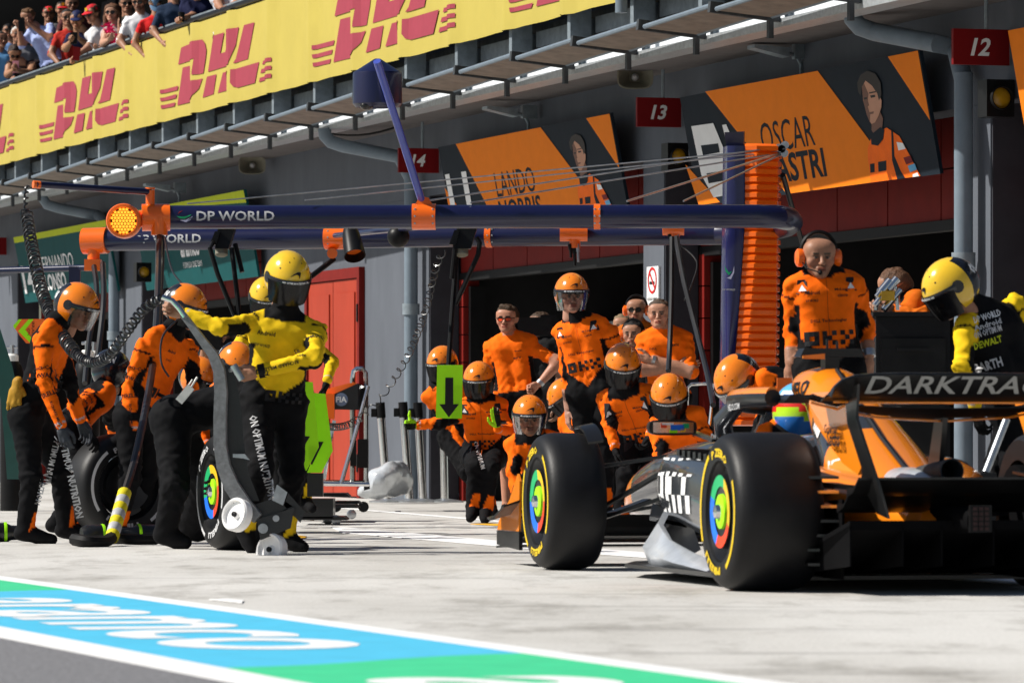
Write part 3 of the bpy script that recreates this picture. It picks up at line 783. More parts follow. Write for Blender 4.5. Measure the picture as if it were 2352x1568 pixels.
def surfnet(G, lo, h):
    s = G < 0
    c = [(i, j, k) for i in (0, 1) for j in (0, 1) for k in (0, 1)]
    nx, ny, nz = G.shape
    cnt = np.zeros((nx - 1, ny - 1, nz - 1), np.int8)
    for i, j, k in c: cnt += s[i:nx - 1 + i, j:ny - 1 + j, k:nz - 1 + k]
    act = (cnt > 0) & (cnt < 8)
    idx = np.full(act.shape, -1, np.int64); cells = np.argwhere(act); idx[act] = np.arange(len(cells))
    sm = np.zeros((len(cells), 3)); ct = np.zeros(len(cells))
    for a in c:
        for ax in range(3):
            if a[ax]: continue
            b = list(a); b[ax] = 1
            ga = G[tuple((cells + a).T)].astype(float); gb = G[tuple((cells + b).T)].astype(float)
            cr = (ga < 0) != (gb < 0)
            t = np.where(cr, ga / np.where(cr, ga - gb, 1), 0)
            p = np.repeat(np.array(a, float)[None], len(cells), 0); p[:, ax] += t
            sm += p * cr[:, None]; ct += cr
    V = lo + h * (cells + sm / ct[:, None])
    Q = []
    for ax in range(3):
        a0 = [slice(None)] * 3; a1 = [slice(None)] * 3; a0[ax] = slice(0, -1); a1[ax] = slice(1, None)
        sa, sb = s[tuple(a0)], s[tuple(a1)]
        e = np.argwhere(sa != sb)
        u, v = (ax + 1) % 3, (ax + 2) % 3
        ok = (e[:, u] > 0) & (e[:, v] > 0) & (e[:, u] < G.shape[u] - 1) & (e[:, v] < G.shape[v] - 1); e = e[ok]
        def g(du, dv):
            q = e.copy(); q[:, u] -= du; q[:, v] -= dv; return idx[tuple(q.T)]
        q = np.stack([g(1, 1), g(0, 1), g(0, 0), g(1, 0)], 1)
        inside = sa[tuple(e.T)]
        q[~inside] = q[~inside][:, ::-1]; Q.append(q)
    Q = np.concatenate(Q); Q = Q[(Q >= 0).all(1)]
    return V, Q
# ---------------------------------------------------------------- head (y forward, z up, x to the person's right)
def V3(*a): return np.array(a, float)
def sph(p, r, k=None): return (V3(*p), V3(*p) + 1e-4, r, r) + ((k,) if k is not None else ())
def make_head():
    b = []
    for x_ in (-.022, .022):
        b += [(V3(x_, -.045, .04), V3(x_, .035, .045), .068, .062), (V3(x_, .02, .0), V3(x_ * .8, .045, -.055), .058, .040)]
    b += [(V3(-.034, .02, -.075), V3(-.012, .068, -.098), .026, .022), (V3(.034, .02, -.075), V3(.012, .068, -.098), .026, .022), sph((0, .074, -.096), .024)]
    b += [(V3(-.036, .082, .017), V3(.036, .082, .017), .016, .016, .015)]
    b += [sph((s * .047, .058, -.028), .026, .02) for s in (-1, 1)]
    b += [sph((s * .031, .106, .0), .0155, -.014) for s in (-1, 1)]
    b += [sph((s * .031, .083, -.001), .0145, .004) for s in (-1, 1)]
    b += [(V3(0, .092, .008), V3(0, .115, -.034), .009, .014, .012), sph((-.012, .102, -.037), .009, .008), sph((.012, .102, -.037), .009, .008)]
    b += [(V3(-.020, .090, -.061), V3(.020, .090, -.061), .008, .008, .008), (V3(-.015, .091, -.072), V3(.015, .091, -.072), .009, .009, .008)]
    b += [(V3(s * .079, -.012, .018), V3(s * .077, -.004, -.022), .019, .012, .012) for s in (-1, 1)]
    b += [(V3(0, -.022, -.06), V3(0, -.035, -.165), .056, .060, .03)]
    return field(b, .0062, .025, .05)
HV, HQ = make_head(); HV = HV * np.array((1.04, 1.0, .93))
def head_colours(skin, hair, stubble=0., bald=False):
    V = HV; c = np.repeat(np.array(skin)[None], len(V), 0); hc = np.array(hair)
    x_, y_, z_ = np.abs(V[:, 0]), V[:, 1], V[:, 2]
    blush = np.clip(1 - np.hypot(x_ - .045, z_ + .035) / .04, 0, 1) * (y_ > .04)
    c = c * (1 + blush[:, None] * np.array([.12, -.12, -.12]))
    if stubble:
        m = (z_ < -.045) & (y_ > .0) & (z_ > -.13); c[m] = c[m] * (1 - stubble * .55) + hc * stubble * .4
    lips = (x_ < .024) & (np.abs(z_ + .066) < .010) & (y_ > .085); c[lips] = c[lips] * np.array([.85, .5, .5])
    line = (x_ < .022) & (np.abs(z_ + .0665) < .0025) & (y_ > .085); c[line] *= .4
    if not bald:
        sc = (z_ > .066 + .02 * (y_ > .07)) | ((x_ > .05) & (z_ > .012) & (y_ < .05)) | ((y_ < .0) & (z_ > -.045) & (x_ < .078)); c[sc] = hc
    eb = (np.abs(z_ - .021 - (x_ - .03) * .1) < .005) & (x_ > .013) & (x_ < .05) & (y_ > .06); c[eb] = hc * .8
    de = np.hypot(x_ - .031, z_ + .001)
    ey = (de < .0115) & (y_ > .085) & (np.abs(z_ + .001) < .006); c[ey] = (.20, .17, .15)
    ir = (de < .0055) & (y_ > .088); c[ir] = (.03, .02, .015)
    lid = (np.abs(z_ - .0065) < .004) & (x_ > .016) & (x_ < .047) & (y_ > .075); c[lid] = c[lid] * .3
    sock = (np.hypot((x_ - .031) / 1.5, z_ - .006) < .013) & (y_ > .07); c[sock] = c[sock] * .72  # shade of the brow painted into the eye sockets
    nos = (np.hypot(x_ - .008, z_ + .046) < .0055) & (y_ > .10); c[nos] *= .35
    return c
def make_hair(kind):
    rn = np.random.RandomState(3)
    b = []
    t = -.0005 if kind != 'long' else .010
    for x_ in (-.022, .022):
        b += [(V3(x_, -.045, .042), V3(x_, .030, .050), .068 + t, .062 + t)]
    b += [(V3(0, -.06, .0), V3(0, -.045, -.045), .07, .058)]
    for q in range(60 if kind != 'crop' else 44):
        a = rn.rand() * 6.28; e = .5 + rn.rand() * .9
        b.append(sph((.075 * math.cos(a) * math.cos(e), -.01 + .085 * math.sin(a) * math.cos(e), .05 + .072 * math.sin(e)), .010 + .007 * rn.rand(), .012))
    if kind == 'quiff': b += [(V3(-.03, .07, .10), V3(.03, .06, .115), .022, .024)]
    if kind == 'long':
        for s in (-1, 1):
            b += [(V3(s * .075, .01, .04), V3(s * .088, -.005, -.06), .026, .03), (V3(s * .088, -.005, -.06), V3(s * .095, .02, -.19), .032, .022), (V3(s * .06, -.06, 0), V3(s * .05, -.07, -.20), .05, .035)]
    if kind == 'tied': b += [sph((0, -.13, .03), .035, .02)]
    # hollow for the face
    b += [(V3(0, .135, -.02), V3(0, .135, -.06), .100, .09, -.012), (V3(-.06, .09, -.03), V3(.06, .09, -.03), .062, .062, -.012)]
    if kind not in ('long',): b += [(V3(-.09, .01, -.08), V3(.09, .01, -.08), .065, .065, -.01)]
    return field(b, .008, .02, .06)
HAIR = {}
def hair_mesh(kind):
    if kind not in HAIR:
        Vh_, Qh_ = make_hair(kind); HAIR[kind] = (Vh_ * np.array((1.04, 1.0, .94)), Qh_)
    return HAIR[kind]
# ---------------------------------------------------------------- hand (x fingers, y thumb side, z back of the hand)
HANDS = {}
def hand_mesh(pose):
    if pose in HANDS: return HANDS[pose]
    cur = dict(relaxed=(22, 38, 25), fist=(80, 95, 60), grip=(62, 70, 45), flat=(4, 8, 5), thumb=(82, 95, 60))[pose]
    b = [(V3(-.03, 0, 0), V3(.02, 0, 0), .027, .025), (V3(.015, .018, 0), V3(.072, .024, 0), .017, .013), (V3(.015, 0, .001), V3(.078, .0, .002), .019, .014), (V3(.015, -.02, 0), V3(.07, -.026, -.001), .017, .012)]
    for i, (yb, L, xb) in enumerate([(.030, .92, .078), (.010, 1.0, .083), (-.010, .94, .080), (-.029, .76, .072)]):
        p = V3(xb, yb, .001); a = 0.; r = .0098 - .0006 * i
        for sl, cv in zip((.042 * L, .027 * L, .022 * L), cur):
            a += R(cv + (4 * i if pose == 'relaxed' else 0)); q = p + sl * V3(math.cos(a), (.02 - .015 * i) * .5, -math.sin(a))
            b.append((p, q, r, r * .9, .006)); p = q; r *= .93
    if pose == 'thumb': th = [V3(.012, .026, -.006), V3(.045, .045, -.006), V3(.05, .08, -.004), V3(.045, .108, -.002)]
    elif pose in ('fist', 'grip'): th = [V3(.012, .024, -.006), V3(.05, .042, -.02), V3(.075, .028, -.042), V3(.082, .008, -.052)]
    elif pose == 'flat': th = [V3(.01, .024, -.004), V3(.045, .055, -.012), V3(.075, .068, -.016), V3(.10, .07, -.018)]
    else: th = [V3(.01, .024, -.006), V3(.045, .05, -.022), V3(.075, .052, -.034), V3(.10, .046, -.04)]
    for i in range(3): b.append((th[i], th[i + 1], (.017, .0125, .011)[i], (.0125, .011, .0095)[i], .008))
    HANDS[pose] = field(b, .0048, .012, .03)
    return HANDS[pose]
# ---------------------------------------------------------------- whole person
def nrm(v): v = np.asarray(v, float); return v / max(np.linalg.norm(v), 1e-9)
class Person:
    def __init__(s, label, d, pel, neck, yaw=0., head=None, hyaw=None, hpitch=0., hroll=0., name='person', group=None,
                 outfit='suit', base=ORANGE, skin=(.36, .175, .105), hair=(.05, .028, .015), hairkind='crop', stubble=0., bald=False, headgear=None,
                 ra=None, la=None, rl=None, ll=None, rh='relaxed', lh='relaxed', rhd=None, lhd=None, rtd=None, ltd=None, glove=None, gloveL=0,
                 nd=0., tyaw=None, h=.0125, sleeve=1., scale=1., black_back=True, legs=True, cat='person', trouser=(.0055, .0055, .0065), shoe=(.007, .007, .008), nohead=False, eyes=None, wide=1.0, hd=None, elbow=0.):
        s.d = d; s.k = k = scale
        P2 = lambda px, dd=0.: np.array(at(px[0], px[1], d + dd))
        s.px = P2
        def solve(p0, px, L, sgn):
            """point at pixel px, L metres from p0; sgn -1 nearer, +1 farther"""
            dd = p0[1] - d
            for _ in range(6):
                q = P2(px, dd); r2 = (q[0] - p0[0]) ** 2 + (q[2] - p0[2]) ** 2
                dd = p0[1] - d + sgn * math.sqrt(max(L * L - r2, 0.))
            return P2(px, dd)
        pelv = P2(pel); N = solve(pelv, neck, .50 * k, nd if nd else 1e-6) if nd else P2(neck, 0)
        up = nrm(N - pelv); N = N + up * (.045 if legs else .02) * k
        yw = R(yaw); fr0 = V3(math.sin(yw), -math.cos(yw), 0)
        rt = nrm(np.cross(fr0, V3(0, 0, 1))); rt = nrm(rt - up * (rt @ up)); fr = nrm(np.cross(up, rt))
        s.N, s.P, s.up, s.rt, s.fr = N, pelv, up, rt, fr
        Lt = np.linalg.norm(N - pelv); s.Lt = Lt
        s.c = lambda v, x, w: pelv + up * (v * Lt) + rt * x * k + fr * w * k
        yp = R(tyaw if tyaw is not None else yaw); frp = V3(math.sin(yp), -math.cos(yp), 0); rtp = nrm(np.cross(frp, V3(0, 0, 1)))
        c = s.c; wd = wide
        SH = {1: c(.862, .172 * wd, 0), -1: c(.862, -.172 * wd, 0)}
        HP = {1: pelv + rtp * .092 * k, -1: pelv - rtp * .092 * k}
        B = []; ID = []
        def bone(a, b, r0, r1, i, kk=.035): B.append((np.asarray(a), np.asarray(b), r0 * k, r1 * k, kk)); ID.append(i)
        bone(c(.79, .085, 0), c(.79, -.085, 0), .106 * wd, .106 * wd, 0)
        for q in (1, -1):
            bone(c(.72, q * .076 * wd, .0), c(.38, q * .058 * wd, .004), .108, .094 * wd, 0)
            bone(c(.38, q * .058 * wd, .004), c(.02, q * .070 * wd, 0), .094 * wd, .113 * wd, 0)
            bone(c(.985, q * .03, -.008), SH[q], .060, .056, 0)
        bone(HP[1], HP[-1], .118, .118, 0)
        hc = P2(head, (N[1] - d) + (hd if hd is not None else 0)) if head is not None else N + up * .20
        s.H = hc
        bone(N - up * .03, N + (hc - N) * (.62 if outfit == 'suit' and not bald and headgear != 'bare' else .42), *((.082, .070) if outfit == 'suit' else (.062, .056)), 9)
        s.J = {}
        arms = {1: (ra, rh, rhd, rtd), -1: (la, lh, lhd, ltd)}
        hands = []
        for q, nm in ((1, 'r'), (-1, 'l')):
            ar, hp, hd_, td_ = arms[q]
            sh = SH[q]
            if ar is None:
                el = sh - V3(0, 0, .29 * k) + rt * q * .04; wr = el - V3(0, 0, .25 * k) + fr * .08
            else:
                if len(ar) == 3: sh = P2(ar[0], (sh[1] - d)); ar = ar[1:]
                el = solve(sh, ar[0][:2], .29 * k, ar[0][2]); wr = solve(el, ar[1][:2], .26 * k, ar[1][2])
            s.J[nm + 'sh'], s.J[nm + 'el'], s.J[nm + 'wr'] = sh, el, wr
            bone(sh, el, .063, .052, 1 if q > 0 else 3); bone(el, wr, .054, .040 if sleeve >= 1 else .031, 2 if q > 0 else 4)
            x_ = nrm(wr - el) if hd_ is None else nrm(hd_)
            th = np.asarray(td_, float) if td_ is not None else fr * 1.0 + V3(0, 0, .15)
            hands.append((q, wr, x_, th, hp))
        for q, nm, lg in ((1, 'r', rl), (-1, 'l', ll)):
            hp = HP[q]
            if lg is None:
                kn = hp + V3(0, 0, -.44 * k) + frp * .03; an = V3(kn[0], kn[1], .09 * k) - frp * .02; toe = an + frp * .19 * k + V3(0, 0, -.055)
            else:
                kn = solve(hp, lg[0][:2], .44 * k, lg[0][2]); an = solve(kn, lg[1][:2], .42 * k, lg[1][2])
                toe = solve(an, lg[2][:2], .20 * k, lg[2][2]) if len(lg) > 2 else an + frp * .19 * k + V3(0, 0, -.055)
            s.J[nm + 'kn'], s.J[nm + 'an'], s.J[nm + 'toe'] = kn, an, toe
            if legs:
                i0 = 5 if q > 0 else 7
                bone(hp - V3(0, 0, .01), kn, .105, .076, i0); bone(kn, an, .074, .060 if outfit != 'polo' else .042, i0 + 1)
                sd = nrm(np.cross(nrm(toe - an + 1e-6), V3(0, 0, 1)))
                bone(an + (an - toe) * .18 - V3(0, 0, .03), toe, .046, .036, 10, .02); bone(an, an + (toe - an) * .55 - V3(0, 0, .012), .052, .046, 10, .02)
        Vb, Qb = field(B, h, .035)
        # nearest bone, parameter along it
        D = []; T = []
        for a, b, r0, r1, kk in B:
            dd_, t = segd(Vb, a, b); D.append(dd_ - (r0 + (r1 - r0) * t)); T.append(t)
        D = np.array(D); T = np.array(T); w_ = D.argmin(0); ids = np.array(ID)[w_]; t = T[w_, np.arange(len(Vb))]
        rel = Vb - pelv; v = rel @ up / Lt; x_ = rel @ rt / k; wv = rel @ fr / k
        col = np.repeat(np.array(base)[None], len(Vb), 0); blk = np.array(trouser)
        tor = ids == 0
        isskin = np.zeros(len(Vb), bool)
        if outfit == 'suit':
            m = tor & ((wv < -.035 - (v > .85) * .02) if black_back else (wv < -9)); col[m] = blk
            flank = tor & (np.abs(x_) > .155 - .05 * np.clip((v - .45) / .3, 0, 1) * 0) & (v < .66); col[flank] = blk
            low = tor & (v < .10 + np.abs(x_) * 1.5); col[low] = blk
            for q, nm, i0 in ((1, 'r', 1), (-1, 'l', 3)):
                sh, el, wr = s.J[nm + 'sh'], s.J[nm + 'el'], s.J[nm + 'wr']
                inn = nrm(-rt * q * .8 - V3(0, 0, .6))
                for ii, a, b in ((i0, sh, el), (i0 + 1, el, wr)):
                    mm = ids == ii
                    ax_ = nrm(b - a); pr = Vb - a; pr = pr - (pr @ ax_)[:, None] * ax_; pd = pr @ inn / np.maximum(np.linalg.norm(pr, axis=1), 1e-6)
                    if ii == i0: col[mm & (t > .52 - .25 * pd) & (pd > -.35 + elbow)] = blk
                    else: col[mm & (t < .22 + .3 * pd) & (pd > -.3 + elbow)] = blk
                mm = (ids == i0 + 1) & (t > .94) & (t < .975); col[mm] = (.50, .45, .46)
                if sleeve < 1: mm = (ids == i0 + 1) & (t > sleeve); isskin |= mm
            m = np.isin(ids, (5, 6, 7, 8)); col[m] = blk
            for i0, nm in ((6, 'r'), (8, 'l')):
                kn, an = s.J[nm + 'kn'], s.J[nm + 'an']; bk = nrm(np.asarray(frp) * .8 + V3(.5, 0, 0))
                pr = Vb - kn; ax_ = nrm(an - kn); pr = pr - (pr @ ax_)[:, None] * ax_; pd = pr @ bk / np.maximum(np.linalg.norm(pr, axis=1), 1e-6)
                col[(ids == i0) & (t > .62) & (pd > 1.5 - t)  & (t < .97)] = base
            m = (ids == 9); col[m] = blk
            col[tor & (v > .965) & (np.abs(x_) < .12)] = blk
            for i0, nm in ((1, 'r'), (3, 'l')): col[(ids == i0) & (t > .10) & (t < .15)] = blk
            wb = tor & (np.abs(v - .06) < .035); col[wb] = blk * .8
        else:
            low = tor & (v < .06); col[low] = blk
            for i0 in (1, 3):
                mm = (ids == i0) & (t > sleeve * 2); isskin |= mm
                mm = (ids == i0 + 1) & (t > max(0, sleeve * 2 - 1)); isskin |= mm
            isskin |= (ids == 9) & ((Vb - N) @ up > -.0)
            if outfit == 'polo':
                for i0 in (5, 7): col[ids == i0] = blk; isskin |= (ids == i0 + 1) & (t > .12)
                m = tor & (np.abs(x_) > .15) & (v < .6) & (v > .1); col[m] = blk
            else: col[np.isin(ids, (5, 6, 7, 8))] = blk
            col[tor & (v < .06)] = blk
        col[ids == 10] = shoe
        col[isskin] = skin
        # folds in the cloth
        rs = np.random.RandomState(int(abs(pel[0] * 7 + pel[1])) % 99991)
        nvec = np.zeros_like(Vb); 
        e1 = Vb[Qb[:, 2]] - Vb[Qb[:, 0]]; e2 = Vb[Qb[:, 3]] - Vb[Qb[:, 1]]; fn = np.cross(e1, e2)
        for j in range(4): np.add.at(nvec, Qb[:, j], fn)
        nvec /= np.maximum(np.linalg.norm(nvec, axis=1), 1e-9)[:, None]
        f = np.zeros(len(Vb))
        for j in range(9):
            dv = nrm(rs.randn(3) * V3(1, 1, 1.5)); kf = rs.uniform(22, 62); f += (1 - 2 * np.abs(np.sin(Vb @ dv * kf + rs.rand() * 6.3 + .8 * np.sin(Vb @ nrm(rs.randn(3)) * 17)))) / 9
        joint = np.zeros(len(Vb))
        for nm in ('rel', 'lel', 'rkn', 'lkn', 'rsh', 'lsh'): joint = np.maximum(joint, np.exp(-(np.linalg.norm(Vb - s.J[nm], axis=1) / .13) ** 2))
        joint = np.maximum(joint, np.exp(-((v - .15) / .15) ** 2) * tor)
        # accordion folds round the bent joints
        acc = np.zeros(len(Vb)); wob = np.sin(Vb @ V3(31, 17, 9) + 1.7) + np.sin(Vb @ V3(-13, 27, 21))
        for ii, a, b in ((1, s.J['rsh'], s.J['rel']), (2, s.J['rel'], s.J['rwr']), (3, s.J['lsh'], s.J['lel']), (4, s.J['lel'], s.J['lwr']), (5, HP[1], s.J['rkn']), (6, s.J['rkn'], s.J['ran']), (7, HP[-1], s.J['lkn']), (8, s.J['lkn'], s.J['lan'])):
            mm = ids == ii; ax_ = nrm(np.asarray(b) - np.asarray(a)); ph = (Vb - a) @ ax_ * (2 * math.pi / .10) + 2.2 * wob
            acc[mm] = (1 - 2 * np.abs(np.sin(ph * .5)))[mm]
        dg_ = nrm(rt * .55 + up * .8); dg2 = nrm(-rt * .55 + up * .8)
        acc[tor] = (.5 - np.abs(np.sin((Vb @ dg_) * 38 + wob)) + .5 - np.abs(np.sin((Vb @ dg2) * 33 + wob)))[tor]
        f = f * .85 + acc * (np.where(tor, .16, .30))
        amp = (.006 + .015 * joint) * (~isskin) * (ids != 10)
        Vb = Vb + nvec * (f * amp)[:, None]
        # short-sleeved forearms are thinner than cloth
        Vs = [Vb]; Qs = [Qb]; Cs = [col]; Ms = [np.where(isskin[Qb].all(1), 1, 0)]
        off = len(Vb)
        def addm(V, Q, C, mid):
            nonlocal off
            Vs.append(V); Qs.append(Q + off); Cs.append(C); Ms.append(np.full(len(Q), mid)); off += len(V)
        # head
        hy = R(hyaw if hyaw is not None else yaw); hp_ = R(hpitch)
        hf = V3(math.sin(hy) * math.cos(hp_), -math.cos(hy) * math.cos(hp_), -math.sin(hp_))
        hr = nrm(np.cross(hf, V3(0, 0, 1))); hu = np.cross(hr, hf)
        if hroll: a = R(hroll); hr, hu = hr * math.cos(a) + hu * math.sin(a), hu * math.cos(a) - hr * math.sin(a)
        s.hM = np.stack([hr, hf, hu], 1) * k
        s.hw = lambda V: np.asarray(V) @ s.hM.T + hc
        if not nohead: addm(s.hw(HV), HQ, head_colours(np.array(skin), np.array(hair), stubble, bald), 1)
        for q, wr, xd, th, hp in hands:
            if hp is None: continue
            V, Q = hand_mesh(hp)
            yv = nrm(th - xd * (th @ xd)); zv = np.cross(xd, yv) * q
            W = V @ (np.stack([xd, yv, zv], 1) * k * 1.03).T + wr + xd * .03
            gl = glove if (glove is not None and (gloveL == 0 or gloveL == q)) else None
            C = np.repeat(np.array(gl if gl is not None else skin)[None], len(W), 0)
            if gl is not None and glove2.get(s_label(label)): C[V[:, 1] > .012] = glove2[s_label(label)]; C[V[:, 0] < .0] = glove2[s_label(label)]
            addm(W, Q if q > 0 else Q[:, ::-1], C, 0 if gl is not None else 1)
        V = np.concatenate(Vs); Q = np.concatenate(Qs); C = np.concatenate(Cs); M = np.concatenate(Ms)
        base_pt = Vector((float(pelv[0]), float(pelv[1]), max(0., float(min(V[:, 2].min(), 5))))) if legs else Vector(tuple(pelv))
        s.t = thing(name, label, cat, base_pt, 0, group)
        s.body = mesh_obj('body', V, Q.tolist(), ['cloth', 'skin'], s.t, M, 180, C)
        s.bvh = BVHTree.FromPolygons([Vector(p) for p in Vb], Qb.tolist())
        s.skin = skin
        if headgear is None and not bald and not nohead:
            Vh, Qh = hair_mesh(hairkind)
            rr = np.random.RandomState(5).rand(len(Vh), 1) * .5 + .75
            mesh_obj('hair', s.hw(Vh), Qh.tolist(), 'hair', s.t, None, 180, np.array(hair)[None] * rr)
    def chest(s, st, v, x_, h, mat='black_print', back=False, bold=.02, wd=None, name='lettering', shear=0.):
        """lettering on the torso at height v (0 pelvis, 1 neck), x metres towards the person's right"""
        fr = s.fr * (-1 if back else 1); rd = -s.rt * (-1 if back else 1)
        o = s.c(v, x_, 0) + fr * .35
        return s.decal(st, o, rd, s.up, -fr, h, mat, bold, wd, name, shear)
    def decal(s, st, o, rd, ud, nd, h, mat='black_print', bold=.02, wd=None, name='lettering', shear=0., off=.006):
        o, rd, ud, nd = (np.asarray(q, float) for q in (o, rd, ud, nd))
        nv = Vector(nd)
        def pr(a, b):
            p = Vector(o + rd * a + ud * b); hit = s.bvh.ray_cast(p, nv, .9)
            return (hit[0] - nv * off) if hit[0] is not None else p + nv * .3
        if isinstance(st, str): return text(st, name, mat, s.t, o, rd, ud, h=h, wd=wd, bold=bold, proj=pr, res=1, shear=shear)
        V = []; Fc = []
        for poly in st:
            o_ = len(V); V += [tuple(pr(a * h, b * h)) for a, b in poly]; Fc.append(tuple(range(o_, len(V))))
        return mesh_obj(name, V, Fc, mat, s.t, flat=True)
    def limb(s, st, j0, j1, t, h, side=(0, -1, 0), mat='black_print', bold=.02, along=False, flip=False):
        """lettering across (or along) a limb, seen from 'side'"""
        a, b = s.J[j0], s.J[j1]; ax = nrm(b - a); nd = -np.asarray(side, float); nd = nrm(nd - ax * (nd @ ax))
        p = a + (b - a) * t - nd * .3
        rd = np.cross(nd, -ax)
        if along: rd, ud = (ax, np.cross(-nd, ax)) if not flip else (-ax, np.cross(-nd, -ax))
        else: ud = -ax; rd = np.cross(nd, ud)
        return s.decal(st, p, rd, ud, nd, h, mat, bold)
glove2 = {}
def s_label(l): return l
def okx():
    out = []
    q = lambda cx, cy, r: out.append([(cx - r, cy - r), (cx + r, cy - r), (cx + r, cy + r), (cx - r, cy + r)])
    u = 1 / 3
    for gx in range(3):
        for gy in range(3):
            if not (gx == 1 and gy == 1): q(-1.25 + (gx - 1) * u, (gy - 1) * u, u / 2 * 1.001)
    for gx, gy in ((0, 0), (0, 1), (0, 2), (1, 1), (2, 0), (2, 2)): q((gx - 1) * u, (gy - 1) * u, u / 2 * .98)
    for gx, gy in ((0, 0), (0, 2), (1, 1), (2, 0), (2, 2)): q(1.25 + (gx - 1) * u, (gy - 1) * u, u / 2 * .98)
    return out
OKX = okx()
# ---------------------------------------------------------------- helmets
pm('helmet_orange', (.86, .22, .012), .18, coat=.5, var=.04)
pm('helmet_yellow', (.80, .50, .025), .18, coat=.5, var=.04)
pm('helmet_black', (.007, .0075, .012), .25, coat=.4)
def visor_mat(name, tint, op):
    m = bpy.data.materials.new(name); m.use_nodes = True; nt = m.node_tree; n = nt.nodes; L = nt.links
    n.remove(n['Principled BSDF']); dark_ = op > .5
    tr = n.new('ShaderNodeBsdfTransparent'); tr.inputs[0].default_value = tint + (1,)
    gl = n.new('ShaderNodeBsdfGlossy'); gl.inputs['Roughness'].default_value = .08 if op < .5 else .2
    df = n.new('ShaderNodeBsdfDiffuse'); df.inputs[0].default_value = (.004, .004, .005, 1)
    fr = n.new('ShaderNodeFresnel'); fr.inputs[0].default_value = 1.5
    m1 = n.new('ShaderNodeMixShader'); m1.inputs[0].default_value = op; L.new(tr.outputs[0], m1.inputs[1]); L.new(df.outputs[0], m1.inputs[2])
    m2 = n.new('ShaderNodeMixShader'); hf_ = n.new('ShaderNodeMath'); hf_.operation = 'MULTIPLY'; hf_.inputs[1].default_value = .35 if op < .5 else .22; L.new(fr.outputs[0], hf_.inputs[0])
    if dark_: m2.inputs[0].default_value = .035
    else: L.new(hf_.outputs[0], m2.inputs[0])
    L.new(m1.outputs[0], m2.inputs[1]); L.new(gl.outputs[0], m2.inputs[2])
    L.new(m2.outputs[0], n['Material Output'].inputs[0]); MATS[name] = m
visor_mat('visor_smoke', (.10, .09, .09), .9)
visor_mat('visor_clear', (.75, .74, .74), .06)
SWOOSH = [(-.040, -.020), (-.018, .0), (.008, .012), (.028, .013), (.032, .004), (.025, -.014), (.018, -.028), (.016, -.010), (.006, -.003), (-.010, -.005)]
